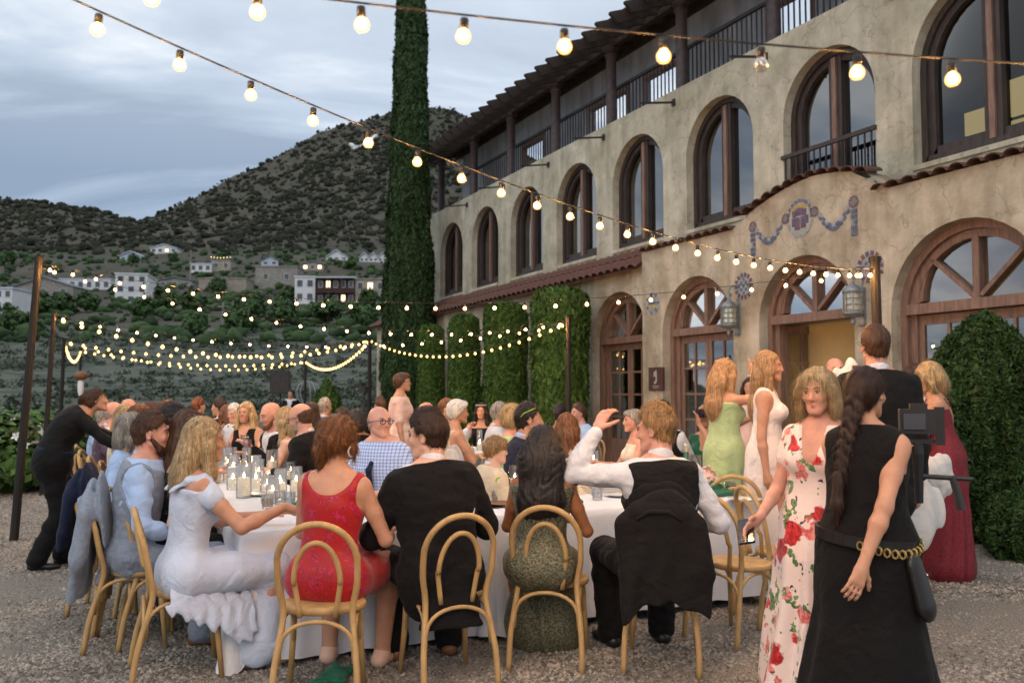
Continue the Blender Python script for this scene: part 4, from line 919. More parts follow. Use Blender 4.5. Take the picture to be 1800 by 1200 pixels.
def pattern_mat(name, base, layers, rough=.6, sheen=.2, metallic=0.0):
    "blotchy print: layers of (colour, voronoi scale, threshold, distortion)"
    def ex(nt, b, r, mp):
        N = nt.nodes; L = nt.links; cur = r.outputs[0]; tcs = mp.inputs[0].links[0].from_socket
        for i, (c1, c2, sc, th, ds) in enumerate(layers):
            n = N.new('ShaderNodeTexNoise'); n.inputs['Scale'].default_value = sc*1.6; n.inputs['Detail'].default_value = 3
            off = N.new('ShaderNodeVectorMath'); off.operation = 'ADD'; off.inputs[1].default_value = (3.1*i+1, 1.7*i, 2.3*i); L.new(tcs, off.inputs[0]); L.new(off.outputs[0], n.inputs[0])
            mxv = N.new('ShaderNodeMix'); mxv.data_type = 'RGBA'; mxv.blend_type = 'ADD'; mxv.inputs[0].default_value = ds; L.new(off.outputs[0], mxv.inputs[6]); L.new(n.outputs[1], mxv.inputs[7])
            v = N.new('ShaderNodeTexVoronoi'); v.inputs['Scale'].default_value = sc; v.inputs['Randomness'].default_value = 1; L.new(mxv.outputs[2], v.inputs['Vector'])
            lt = N.new('ShaderNodeMapRange'); lt.inputs[1].default_value = th; lt.inputs[2].default_value = th*.88; lt.inputs[3].default_value = 0; lt.inputs[4].default_value = 1; L.new(v.outputs['Distance'], lt.inputs[0])
            n2 = N.new('ShaderNodeTexNoise'); n2.inputs['Scale'].default_value = sc*3.2; n2.inputs['Detail'].default_value = 2; n2.inputs['Distortion'].default_value = 2; L.new(off.outputs[0], n2.inputs[0])
            cr = N.new('ShaderNodeValToRGB'); cr.color_ramp.elements[0].position = .42; cr.color_ramp.elements[0].color = (*c1, 1); cr.color_ramp.elements[1].position = .56; cr.color_ramp.elements[1].color = (*c2, 1); L.new(n2.outputs[0], cr.inputs[0])
            m = N.new('ShaderNodeMix'); m.data_type = 'RGBA'; L.new(lt.outputs[0], m.inputs[0]); L.new(cur, m.inputs[6]); L.new(cr.outputs[0], m.inputs[7]); cur = m.outputs[2]
        L.new(cur, b.inputs['Base Color'])
    return mat(name, base, rough, metallic, var=.05, scale=6, sheen=sheen, spec=.3, bump=.15, bscale=90, extra=ex)
M['c_floral'] = pattern_mat('rose_print', srgb(236,214,206), [(srgb(120,150,96), srgb(70,108,62), 8.5, .30, .3), (srgb(232,150,140), srgb(206,88,84), 7.0, .30, .22), (srgb(214,52,44), srgb(160,22,30), 5.6, .33, .16), (srgb(84,36,72), srgb(60,24,52), 11, .16, .2)])
M['c_brocade'] = pattern_mat('red_brocade', srgb(160,16,20), [(srgb(138,12,46), srgb(176,30,28), 8, .42, .3), (srgb(128,10,44), srgb(184,34,82), 11, .34, .3)], .45)
M['c_goldlace'] = pattern_mat('gold_floral_lace', srgb(212,188,156), [(srgb(170,130,70), srgb(226,206,180), 16, .36, .3)])
def sequin(name, c, c2, s=120):
    return mat(name, c, .35, .35, scale=s, col2=c2, detail=2, bump=.9, bscale=s*1.4, spec=.6)
M['c_olive'] = sequin('olive_sequins', srgb(62,62,46), srgb(132,130,104), 90); M['c_redseq'] = sequin('red_sequins', (.10,.004,.012), (.34,.02,.035), 110); M['c_silverseq'] = sequin('silver_sequins', srgb(170,160,158), srgb(240,232,228), 110)
def check_mat():
    def ex(nt, b, r, mp):
        N = nt.nodes; L = nt.links; tcs = mp.inputs[0].links[0].from_socket; sp = N.new('ShaderNodeSeparateXYZ'); L.new(tcs, sp.inputs[0]); vals = []
        for o in (0, 2):
            a = N.new('ShaderNodeMath'); a.operation = 'MULTIPLY'; a.inputs[1].default_value = 2*math.pi/.026; L.new(sp.outputs[o], a.inputs[0])
            s_ = N.new('ShaderNodeMath'); s_.operation = 'SINE'; L.new(a.outputs[0], s_.inputs[0]); g = N.new('ShaderNodeMath'); g.operation = 'GREATER_THAN'; g.inputs[1].default_value = .45; L.new(s_.outputs[0], g.inputs[0]); vals.append(g.outputs[0])
        mx = N.new('ShaderNodeMath'); mx.operation = 'ADD'; L.new(vals[0], mx.inputs[0]); L.new(vals[1], mx.inputs[1])
        cr = N.new('ShaderNodeMix'); cr.data_type = 'RGBA'; hh = N.new('ShaderNodeMath'); hh.operation = 'MULTIPLY'; hh.inputs[1].default_value = .42; L.new(mx.outputs[0], hh.inputs[0]); L.new(hh.outputs[0], cr.inputs[0])
        cr.inputs[6].default_value = (*srgb(196,210,240), 1); cr.inputs[7].default_value = (*srgb(70,104,176), 1); L.new(cr.outputs[2], b.inputs['Base Color'])
    return mat('blue_check_shirt', (.5,.6,.8), .85, sheen=.1, spec=.2, extra=ex)
M['c_check'] = check_mat()

# ---- skeleton
class Fig: pass
def skeleton(sex, seat, s, lean=(0,0), head=(0,0,0), twist=0.0, L=None, R=None, eL=None, eR=None, feet=None, hipz=None, bend=0.0):
    """joint positions in the figure's own frame (x right, y forward). lean = (forward, to own right) of the spine in radians, bend = extra curl of the upper spine;
    L/R = hand target relative to the neck base in stature units; eL/eR = elbow hints"""
    f = Fig(); f.sex, f.seat, f.s = sex, seat, s; m = sex == 'm'
    hz = hipz if hipz is not None else ((.545) if seat else .93*s)
    f.pel = vec(0, 0, hz)
    up1 = nrm(vec(math.sin(lean[1]), math.sin(lean[0])*math.cos(lean[1]), math.cos(lean[0])))
    up2 = nrm(vec(math.sin(lean[1]*1.1), math.sin(lean[0]+bend), math.cos(lean[0]+bend)))
    f.up1, f.up2 = up1, up2
    f.side0 = vec(1,0,0); ct, st = math.cos(twist), math.sin(twist)
    f.side = nrm(vec(ct, st, 0) - up2*(vec(ct, st, 0) @ up2)); f.fwd = np.cross(up2, f.side)
    f.waist = f.pel + up1*.17*s; f.chest = f.waist + nrm(up1+up2)*.17*s; f.nb = f.chest + up2*.155*s
    f.sw = (.168 if m else .141)*s
    up3 = nrm(up2*.7 + vec(0,.0,.3)); f.up3 = up3
    f.hc = f.nb + up3*.166*s + f.fwd*.028*s
    f.RH = rotm(head[0]+twist, head[1], head[2])
    f.sh = {k: f.nb - up2*.055*s + f.side*sg*f.sw for k, sg in (('L',-1),('R',1))}
    f.hip = {k: f.pel + vec(sg*.095*s, 0, -.01) for k, sg in (('L',-1),('R',1))}
    f.arm = {}; l1, l2 = .285*s, .25*s
    df = vec(.16, .34, -.27) if seat else vec(.25, .06, -.70)
    for k, sg, tgt, hint in (('L',-1,L,eL), ('R',1,R,eR)):
        t = np.array(tgt if tgt is not None else df*vec(sg,1,1), float)*s
        t = f.side*t[0] + nrm(np.cross(vec(0,0,1), f.side))*t[1] + vec(0,0,1)*t[2]
        hn = hint if hint is not None else ((sg*.55,-.35,-1) if seat else (sg*.3,-1,-.1))
        hn = f.side*hn[0] + np.cross(vec(0,0,1), f.side)*hn[1] + vec(0,0,hn[2])
        e, w = ik(f.sh[k], f.nb + t, l1, l2, hn); f.arm[k] = (f.sh[k], e, w)
    f.leg = {}
    for k, sg in (('L',-1),('R',1)):
        if seat:
            kn = f.hip[k] + vec(sg*.04*s, .43*s, -.02); ft = vec(kn[0]+sg*.01, kn[1]-.06*s, .075)
            if feet and feet.get(k) is not None: ft = np.array(feet[k], float)
            kn, ft = ik(f.hip[k], ft, .44*s, .43*s, (sg*.15, 1.0, .75))
        else:
            ft = vec(sg*.09*s, 0, .085)
            if feet and feet.get(k) is not None: ft = np.array(feet[k], float)
            kn, ft = ik(f.hip[k], ft, .44*s, .43*s, (0, 1, 0))
        f.leg[k] = (f.hip[k], kn, ft)
    return f
def torso(S, f, inf=0.0, mat=0, k=.05, lo=True, top=True, hips=True):
    s = f.s; m = f.sex == 'm'; sd = f.side0; i = inf
    hw, ww, cw = (.150,.146,.166) if m else (.158,.117,.138); w = getattr(f, 'wide', 1.0)
    if hips: S.cone(f.pel - f.side0*.05*s, f.pel + f.side0*.05*s, hw*s*w*.80+i, hw*s*w*.80+i, k, mat, .86, vec(0,0,1))
    S.cone(f.pel + f.up1*.04*s, f.waist, hw*s*w*.95+i, ww*s*w+i, k, mat, .70, sd)
    S.cone(f.waist, f.chest, ww*s*w+i, cw*s*w+i, k, mat, .68, f.side)
    S.cone(f.chest, f.chest+f.up2*.06*s, cw*s*w+i, cw*.92*s*w+i, k, mat, .68, f.side)
    if top:
        a, b = f.sh['L'] - f.up2*.02*s, f.sh['R'] - f.up2*.02*s; c = (a+b)/2
        r = (.073 if m else .060)*s + i
        S.cone(c + (a-c)*.78, c + (b-c)*.78, r, r, k, mat)
        for q in ('L','R'): S.cone(f.nb + f.up2*.01, c + (f.sh[q]-c)*.85, .052*s+i*.8, .05*s+i, k*.8, mat)
    if not m:
        for sg in (-1, 1): S.ell(f.chest + f.side*sg*.068*s + f.fwd*.085*s - f.up2*.005*s, vec(.06,.058,.06)*s + i, None, .05, mat)
def arm(S, f, q, inf=0.0, mat=0, upto=1.0, k=.02, slack=0.0):
    a, e, w = f.arm[q]; s = f.s; m = 1.0 if f.sex == 'm' else .84; i = inf
    u = min(upto*2, 1); ra, rm, re, rf, rw = .056*m*s, .047*m*s, .039*m*s, .041*m*s, .027*m*s
    S.cone(a, a+(e-a)*.5*u, ra+i, rm+i+slack*.5, k, mat); 
    S.cone(a+(e-a)*.5*u, a+(e-a)*u, rm+i+slack*.5, (re if u == 1 else rm)+i+slack, k, mat)
    if upto > .5:
        v = (upto-.5)*2; p1 = e+(w-e)*min(.3, v)
        S.cone(e, p1, re+i+slack, rf+i+slack, k, mat)
        if v > .3: S.cone(p1, e+(w-e)*v, rf+i+slack, rw+(rf-rw)*(1-v)+i+slack*.8, k, mat)
def hand(S, f, q, mat=0, curl=.6, spread=1.0, pn=None, hd=None, fine=True):
    a, e, w = f.arm[q]; s = f.s*(1.0 if f.sex == 'm' else .9); sg = -1 if q == 'L' else 1
    d = nrm(w-e) if hd is None else nrm(np.asarray(hd, float))
    if pn is None: pn = vec(-sg*.8, .25, -.3) if not f.seat else vec(-sg*.25, 0, -1)
    pn = np.asarray(pn, float); pn = nrm(pn - d*(pn @ d)); t = np.cross(d, pn)*(1 if q == 'R' else -1)   # towards the thumb
    S.cone(w, w+d*.035*s, .026*s, .03*s, .012, mat, .72, t)
    for j in (-1, 0, 1): S.cone(w+d*.03*s+t*j*.012*s, w+d*.088*s+t*j*.024*s, .017*s, .0145*s, .014, mat)
    if fine:
        for j, ln in ((1.5,.92), (.5,1.05), (-.5,1.0), (-1.5,.8)):
            p = w + d*.092*s + t*j*.0195*s; r = .0088*s; dd = nrm(d + t*j*.07*spread + pn*curl*.25)
            for g, l in enumerate((.042,.027,.021)):
                q2 = p + dd*l*ln*s; S.cone(p, q2, r*(1-.08*g), r*(.92-.08*g), .006, mat); p = q2; dd = nrm(dd + pn*curl*.62)
        p = w + d*.03*s + t*.024*s; dd = nrm(d*.62 + t*.72 + pn*.28)
        for l, r in ((.038,.0125), (.032,.0105), (.022,.009)):
            q2 = p + dd*l*s; S.cone(p, q2, r*s, r*.9*s, .009, mat); p = q2; dd = nrm(dd + d*.28 + pn*.15)
    else:
        e2 = w + d*.085*s; S.cone(e2+t*.02*s, e2+t*.022*s+nrm(d+pn*curl)*.07*s, .011*s, .009*s, .012, mat); S.cone(e2-t*.018*s, e2-t*.018*s+nrm(d+pn*curl)*.068*s, .011*s, .009*s, .012, mat); S.cone(e2, e2+nrm(d+pn*curl)*.075*s, .012*s, .009*s, .01, mat)
        S.cone(w+d*.03*s+t*.02*s, w+d*.07*s+t*.045*s, .012*s, .009*s, .01, mat)
def legs(S, f, inf=0.0, mat=0, hem=1.0, k=.03, flare=0.0, straight=False):
    s = f.s; m = 1.0 if f.sex == 'm' else .98
    for q in ('L','R'):
        h, kn, ft = f.leg[q]
        S.cone(h, h+(kn-h)*.5, .092*s*m+inf, .076*s*m+inf, k, mat); S.cone(h+(kn-h)*.5, kn, .076*s*m+inf, .058*s*m+inf, k, mat)
        if hem <= 0: continue
        c = kn + (ft-kn)*.32; rr = (.058+inf) if straight else None
        S.cone(kn, c, .056*s*m+inf, .057*s*m+inf, k, mat); S.cone(c, kn+(ft-kn)*hem, .057*s*m+inf, (rr or .039*s*m+inf)+flare, k, mat)
def foot(S, f, q, mat=0, inf=0.0, heel=0.0, out=.15):
    h, kn, ft = f.leg[q]; s = f.s; sg = -1 if q == 'L' else 1; dr = nrm(vec(sg*out, 1, 0)); dr = getattr(f, 'footdir', {}).get(q, dr); dr = np.asarray(dr, float)
    b = ft + vec(0,0,-.045*s) - dr*.03*s; b[2] = max(b[2], .035)
    S.cone(ft, b, .038*s+inf, .034*s+inf, .02, mat); t = b + dr*.155*s; t[2] = .024+inf
    S.cone(b, t, .034*s+inf, .030*s+inf, .02, mat, .8, vec(dr[1],-dr[0],0)); S.cone(t, t+dr*.045*s, .031*s+inf, .022*s+inf, .02, mat, .7, vec(dr[1],-dr[0],0))
def neck(S, f, mat=0, inf=0.0):
    s = f.s; r = (.055 if f.sex == 'm' else .046)*s+inf; S.cone(f.nb - f.up2*.02*s, f.hc - f.RH @ vec(0,.030,.05)*s, r*1.12, r*.96, .02, mat)
def headp(f, x, y, z): return f.hc + f.RH @ (vec(x,y,z)*f.hs)
def face(S, f, mat=0, lip=1, fine=True):
    f.hs = f.s*(.945 if f.sex == 'm' else .915); h = f.hs; R = f.RH; P = lambda x,y,z: headp(f,x,y,z); m = f.sex == 'm'; fat = getattr(f, 'fat', 1.0)
    S.ell(P(0,-.018,.036), vec(.075,.097,.086)*h, R, .02, mat); S.ell(P(0,.028,-.012), vec(.060*fat,.066,.080)*h, R, .025, mat)
    jw = (.050 if m else .044)*fat
    S.ell(P(0,.048,-.074), vec(.038*fat,.040,.030)*h, R, .02, mat)
    S.ell(P(0,.076,-.099), vec(.019 if m else .016,.016,.014)*h, R, .018, mat)
    for sg in (-1,1):
        S.cone(P(sg*jw*1.05,.005,-.052), P(sg*.022,.066,-.096), .013*h*fat, .013*h, .022, mat)
        if fine:
            S.ell(P(sg*.038,.070,-.020), vec(.020,.016,.018)*h, R, .018, mat)
            S.ell(P(sg*.031,.098,.012), vec(.0165,.011,.011)*h, R, .010, mat, 's')
            S.cone(P(sg*.012,.0885,.030), P(sg*.046,.076,.030), .0075*h, .005*h, .012, mat)
        S.ell(P(sg*.077,-.008,-.002), vec(.0085,.019,.031)*h, R @ rotm(-sg*.35,.0,-sg*.12), .008, mat)
        if fine: S.ell(P(sg*.086,.0,.0), vec(.005,.010,.017)*h, R, .006, mat, 's')
    nw = 1.0 if m else .85
    S.cone(P(0,.086,.022), P(0,.108,-.024), .0085*h*nw, .0115*h*nw, .010, mat)
    if fine:
        for sg in (-1,1): S.ell(P(sg*.0115*nw,.097,-.030), vec(.008,.010,.007)*h, R, .006, mat)
        sm = getattr(f, 'smile', 0.0)
        for z, r, y in ((-.0560,.0050,.0905),(-.0650,.0060,.0905)):
            for sg in (-1,1): S.cone(P(sg*(.021+.005*sm),y-.013,-.0605+.006*sm), P(0,y,z), .003*h, r*h, .004, lip)
def eyes(f, root, browm, fine=True, closed=False):
    h = f.hs
    for sg in (-1,1):
        mb = MB(); c = headp(f, sg*.031, .0775, .010)
        def add(v, fcs, mi): mb.add([c + f.RH @ (np.array(q)*h) for q in v], fcs, mi)
        n = 10
        if not closed:
            ring = [(.0135*math.cos(2*math.pi*i/n), .0085-.003*abs(math.cos(2*math.pi*i/n)), .0062*math.sin(2*math.pi*i/n)) for i in range(n)]
            add([(0,.0125,0)]+ring, [(0,1+(i+1)%n,1+i) for i in range(n)], 0)
            ring = [(.0062*math.cos(2*math.pi*i/n), .0128, .0060*math.sin(2*math.pi*i/n)) for i in range(n)]
            add([(0,.0138,0)]+ring, [(0,1+(i+1)%n,1+i) for i in range(n)], 1)
        za = .0062 if not closed else -.002
        lid = [(-.0155,.0075,za-.006),(-.008,.0125,za),(0,.0145,za+.0012),(.008,.0125,za),(.0155,.0075,za-.006)]; lid2 = [(x*1.06,y+.001,z+.0036) for x,y,z in lid]
        add(lid+lid2, [(i,i+1,6+i,5+i) for i in range(4)], 2)
        mb.build('eye', [M['eye_white'], M['iris'], M['lash']], root, smooth=True)
        pts = [headp(f, sg*x, y, z) for x,y,z in ((.013,.0955,.031),(.028,.0935,.0355),(.044,.083,.034),(.052,.073,.028))]
        MB().tube(pts, [.0028*h,.0034*h,.003*h,.0012*h], 6).build('eyebrow', browm, root, smooth=True)
def strands(f, amp=.004, freq=46, wave=0.0, wf=30, seed=0):
    c = f.hc; Ri = f.RH.T
    def d(P):
        q = (P - c) @ Ri.T; ph = np.arctan2(q[:,0], q[:,1]-.01); z = q[:,2]
        ph = ph + wave*np.sin(z*wf + 3*np.sin(ph*2+seed)) ; r = np.hypot(q[:,0], q[:,1])
        low = np.clip((.09 - z)/.05, .15, 1)
        return .75*amp*low*(np.sin(ph*freq*.45 + 4*np.sin(z*9+ph*3+seed)) * .6 + .5*np.sin(ph*freq + z*14 + seed)) + amp*.7*np.sin(q[:,0]*170+q[:,1]*60+2*np.sin(z*40))*np.clip((z-.04)/.04,0,1)
    return d
def hair(f, style, m, res, root, **kw):
    S = SDF(); h = f.hs; R = f.RH; P = lambda x,y,z: headp(f,x,y,z); amp = .004; dn = .0015; wave = kw.get('wave', 0.0)
    cap = kw.get('cap', .012); n = R @ vec(0,.757,-.656)
    def skull(c=cap, hl=-.008, k=.006):
        S.ell(P(0,-.02,.038), vec(.078+c,.098+c,.088+c)*h, R, .02); S.ell(P(0,-.04,-.02), vec(.066+c*.6,.066+c,.062)*h, R, .03); S.cut(P(0,.012,0)+n*hl*h, n, k)
    if style == 'short':
        t = kw.get('top', .012); S.ell(P(0,-.012,.052+t*.5), vec(.074,.092,.080+t)*h, R, .02); S.ell(P(0,-.022,.034), vec(.0795,.1025,.086)*h, R, .02); S.ell(P(0,-.05,-.025), vec(.062,.055,.055)*h, R, .02); S.cut(P(0,.012,0)+n*(-.006)*h, n, .006); amp = .004; dn = .006
        if kw.get('fringe'): S.ell(P(.015,.066,.088), vec(.05,.026,.022)*h, R, .03)
        if kw.get('bowl'): S.ell(P(0,-.01,.045), vec(.092,.108,.072)*h, R, .03)
    elif style == 'bald':
        S.ell(P(0,-.022,.03), vec(.0795,.1015,.088)*h, R, .02); S.ell(P(0,-.045,-.03), vec(.064,.06,.05)*h, R, .02); S.cut(P(0,.012,0)+n*(-.002)*h, n, .006); S.cut(P(0,0,kw.get('line',.035)), R @ vec(0,.25,1), .02); amp = .002
    elif style == 'long':
        skull(); ln = kw.get('len', .34); wd = kw.get('w', .085)
        S.chain([P(0,-.05,.04), P(0,-.085,-.08), f.hc + R @ vec(0,-.105,-.10)*h + vec(0,0,-ln*.55) - f.fwd*.01, f.hc + R @ vec(0,-.085,-.08)*h + vec(0,0,-ln) - f.fwd*.02], [.085*h, (wd+.012)*h, wd*1.1*h, wd*.55*h], .05, 0, .55, f.side)
        for sg in (-1,1):
            fr = kw.get('front', .0); S.chain([P(sg*.062,.03,.06), P(sg*.088,.012+fr*.3,-.03), f.hc + R @ vec(sg*.098,.0+fr,-.10)*h + vec(0,0,-ln*.35), f.hc + R @ vec(sg*.088,fr-.02,-.10)*h + vec(0,0,-ln*.8)], [.026*h,.034*h,.036*h,.014*h], .03)
        amp = .0055
    elif style == 'bob':
        skull(.014); 
        S.chain([P(0,-.05,.03), P(0,-.08,-.06), P(0,-.07,-.135)], [.082*h,.082*h,.05*h], .05, 0, .62, R @ vec(1,0,0))
        for sg in (-1,1): S.chain([P(sg*.05,.055,.075), P(sg*.086,.03,.01), P(sg*.093,.01,-.07), P(sg*.08,.0,-.14)], [.020*h,.026*h,.027*h,.012*h], .03)
        amp = .0045
    elif style == 'curly':
        skull(.02, -.004); S.ell(P(0,-.04,-.03), vec(.092,.085,.085)*h, R, .04); amp = .009
    elif style == 'pixie':
        skull(.012, -.002); S.ell(P(.01,.06,.085), vec(.055,.035,.03)*h, R, .03); amp = .005
    elif style == 'updo':
        skull(.014, -.006); S.ell(P(0,-.085,.055), vec(.062,.055,.06)*h, R, .03); S.ell(P(.01,-.105,.0), vec(.05,.045,.06)*h, R, .03)
        S.chain([P(-.02,-.11,.02), P(-.035,-.125,-.05), P(-.05,-.10,-.13), P(-.048,-.09,-.175)], [.045*h,.034*h,.022*h,.006*h], .02); S.chain([P(.075,.02,.02), P(.085,.015,-.05), P(.08,.02,-.10)], [.02*h,.016*h,.005*h], .02); S.chain([P(-.075,.0,.02), P(-.085,-.02,-.05), P(-.075,-.03,-.11)], [.022*h,.018*h,.006*h], .02); amp = .006
    elif style == 'braid':
        skull(.010, -.008); S.ell(P(0,-.07,-.01), vec(.066,.06,.075)*h, R, .03)
        pts = [P(0,-.10,-.04) + vec(0,0,0)]
        base = P(0,-.105,-.05); ln = kw.get('len', .36)
        for i in range(8):
            t = i/7; c = base + vec(0,0,-ln*t) - f.fwd*(.012+.055*t) + f.side*kw.get('bx',0)*t
            for sg in (-1,1):
                cc = c + f.side*sg*.016*(1-.35*t) + vec(0,0,-sg*ln/28); S.ell(cc, vec(.024,.022,.034)*(1-.35*t)*h, rotm(0,0,-sg*.6), .008)
        c = base + vec(0,0,-ln) + f.side*kw.get('bx',0) - f.fwd*.067; S.cone(c, c+vec(0,0,-.10)-f.fwd*.012, .024*h, .03*h, .015); S.cone(c+vec(0,0,-.10)-f.fwd*.012, c+vec(0,0,-.2)-f.fwd*.012, .03*h, .006, .015); amp = .0035
    elif style == 'bun':
        skull(.010, -.008); S.ell(P(0,-.115,.045), vec(.042,.04,.042)*h, R, .01)
    st = strands(f, amp*kw.get('amp',1), 46, wave, kw.get('wf',34), kw.get('seed', 1)); dfun = lambda Q: st(Q) + dn*fbm(Q[:,0]*60, Q[:,1]*60, Q[:,2]*26, 3, 2)
    me = S.mesh('hair', m, res, dfun, 1); ob = inst('hair', me, root)
    if f.strand: strand_mesh(f, me, style, root, m)
    return ob
STRAND_MATS = {}
def strand_mat(m):
    if m.name in STRAND_MATS: return STRAND_MATS[m.name]
    el = [n for n in m.node_tree.nodes if n.type == 'VALTORGB'][0].color_ramp.elements; a, b = el[0].color, el[1].color
    q = bpy.data.materials.new(m.name + '_strands'); q.use_nodes = True; nt = q.node_tree; bs = nt.nodes['Principled BSDF']; bs.inputs['Roughness'].default_value = .42; bs.inputs['Specular IOR Level'].default_value = .3
    g = nt.nodes.new('ShaderNodeNewGeometry'); r = nt.nodes.new('ShaderNodeValToRGB'); nt.links.new(g.outputs['Random Per Island'], r.inputs[0]); nt.links.new(r.outputs[0], bs.inputs['Base Color'])
    r.color_ramp.elements[0].color = [c*.8 for c in a[:3]] + [1]; r.color_ramp.elements[1].color = [min(1, c*1.05) for c in b[:3]] + [1]
    STRAND_MATS[m.name] = q; return q
def strand_mesh(f, me, style, root, m):
    "fine loose strands lying on and lifting off the hair mass"
    short = style in ('short', 'pixie', 'bald'); n = {'short': 2600, 'pixie': 2600, 'bald': 900, 'curly': 2600}.get(style, 4200)
    if f.far: n //= 2
    nv = len(me.vertices); V = np.empty(nv*3, np.float32); me.vertices.foreach_get('co', V); V = V.reshape(-1, 3); Nn = np.empty(nv*3, np.float32); me.vertex_normals.foreach_get('vector', Nn); Nn = Nn.reshape(-1, 3)
    g = np.random.default_rng(int(abs(f.loc.x*100))+5); k = g.integers(0, nv, n); p = V[k].astype(float); N0 = Nn[k].astype(float); h = f.hs
    q = (p - f.hc) @ f.RH; crown = f.hc + f.RH @ vec(0,-.05,.12)*h
    if short:
        d = (f.RH @ np.array([.1,.75,.10]))[None]*np.clip(q[:, 2:3]/.08/h, 0, 1) + np.array([[0,0,-1.]])*np.clip(1-q[:, 2:3]/.08/h, .1, 1.3) + g.normal(0,.35,(n,3)); L = (.020+.022*g.random(n))*h; lift = .16+.25*g.random(n)
        if style == 'bald': L *= .5
    else:
        d = np.array([[0,0,-1.]])*(.5+np.clip(.6-q[:, 2:3]/.1/h, 0, 1.5)) + nrmr(p-crown)*np.clip(q[:, 2:3]/.06/h+.2, 0, 1.2) + g.normal(0,.10,(n,3)); L = (.06+.09*g.random(n))*h; lift = .02+.10*g.random(n)**3
        if style in ('updo','bun','braid'): L *= .55
        if style == 'curly': L *= .4; d += g.normal(0,.9,(n,3)); lift += .3
    d = d - N0*(d*N0).sum(1, keepdims=True); d = nrmr(d); R = np.where(q[:, 2] > -.03*h, .095*h, .30)[:, None]; w = np.cross(d, N0); S_ = 5; pts = []
    ph = g.random(n)*6; wv = 0 if short else .004
    for i in range(S_+1):
        t = (L*i/S_)[:, None]; pts.append(p + N0*.0012 + d*t - N0*(t*t/(2*R))*(1-.5*lift[:, None]) + N0*(lift[:, None]*t) + w*(wv*np.sin(ph+i*1.1))[:, None])
    wd = (.0011 if f.far else .0008)*h; out = []
    for i, c in enumerate(pts):
        k_ = wd*(1 - .75*i/S_); out += [c - w*k_, c + w*k_]
    A = np.stack(out, 1).reshape(-1, 3); b = (np.arange(n)*2*(S_+1))[:, None, None] + np.array([[2*i, 2*i+1, 2*i+3, 2*i+2] for i in range(S_)])[None]
    o = inst('hair_strands', quick_mesh('hair_strands', A, b.reshape(-1, 4), strand_mat(m)), root); o['kind'] = 'stuff'
def nrmr(a): return a/(np.linalg.norm(a, axis=1, keepdims=True)+1e-9)
def wrinkle(a=.004, fx=14, seed=0, dirz=1.6):
    def d(P):
        q = fbm(P[:,0]*7+P[:,2]*6, P[:,1]*7, P[:,2]*11, seed+5, 2)
        return -.3*a + a*1.2*(.7*(1-2*np.abs(q))*.8 + .8*fbm(P[:,0]*fx, P[:,1]*fx, P[:,2]*fx*dirz, seed, 3))
    return d
def drape(f, amp=.012, n=11, z0=None, cx=0.0, cy=0.0, seed=0, base=.003):
    z0 = f.pel[2] if z0 is None else z0
    def d(P):
        th = np.arctan2(P[:,0]-cx, P[:,1]-cy); w = np.clip((z0-P[:,2])/.45, 0, 1)
        return -amp*w*np.sin(th*n + 1.6*np.sin(th*3+seed) + 2.2*np.sin(P[:,2]*3+seed)) + base*fbm(P[:,0]*13, P[:,1]*13, P[:,2]*9, seed, 3)
    return d
# ---- garments; each returns an object (a part of the person)
def g_part(name, S, m, f, disp=None, smooth=1): return inst(name, S.mesh(name, m, f.res, disp, smooth), f.root)
def g_trousers(f, m, name='trousers'):
    S = SDF(); torso(S, f, .010, k=.05, top=False) if False else None
    s = f.s; S.cone(f.pel - f.side0*.05*s, f.pel + f.side0*.05*s, .138*s*getattr(f,'wide',1)+.012, .138*s*getattr(f,'wide',1)+.012, .05, 0, .86, vec(0,0,1)); S.cone(f.pel+f.up1*.02, f.pel+f.up1*.12*s, .15*s*getattr(f,'wide',1)+.008, .146*s*getattr(f,'wide',1)+.006, .05, 0, .72, f.side0)
    legs(S, f, .016, hem=.97, straight=True, flare=.008); return g_part(name, S, m, f, wrinkle(.005, 13, 2))
def g_shoes(f, m, name='shoe'):
    for q in ('L','R'): S = SDF(); foot(S, f, q, inf=.006); g_part(name, S, m, f)
def g_top(f, m, name, inf=.013, sleeve=1.0, hem=None, neckcut=None, slack=.002, wr=.004, back=None, seed=1, arms=('L','R'), noshoulder=False, k=.05):
    S = SDF(); torso(S, f, inf, k=k)
    if sleeve > 0:
        for q in arms: arm(S, f, q, inf*.85, upto=sleeve, slack=slack)
    if hem is not None:
        if hem > 0: S.cone(f.pel - vec(0,0,.0), f.pel - vec(0,0,hem), .165*f.s*getattr(f,'wide',1)+inf, .172*f.s*getattr(f,'wide',1)+inf, .05, 0, .72, f.side0)
    for pt, n in (neckcut or []): S.cut(pt, n, .008, None, f.nb-.16*f.s, f.nb+.16*f.s)
    return S
def g_shirt(f, m, name='shirt', sleeve=.97, inf=.012, collar=True, tie=None, cuff=True, cm=None):
    S = g_top(f, m, name, inf, sleeve, neckcut=[(f.nb + f.up2*.030*f.s, f.up2)]); ob = g_part(name, S, m, f, wrinkle(.005, 12, 4))
    if collar: g_collar(f, cm or m)
    return ob
def g_collar(f, m):
    S = SDF(); r = (.055 if f.sex == 'm' else .046)*f.s; ax = nrm(f.hc - f.RH @ vec(0,.030,.05)*f.s - f.nb); a = f.nb - f.up2*.01*f.s; b = f.nb + ax*.075*f.s
    S.cone(a, b, r*1.12+.012, r+.010, .01); S.cut(f.nb + ax*.058*f.s, nrm(ax + f.fwd*.35), .006)
    return g_part('collar', S, m, f)
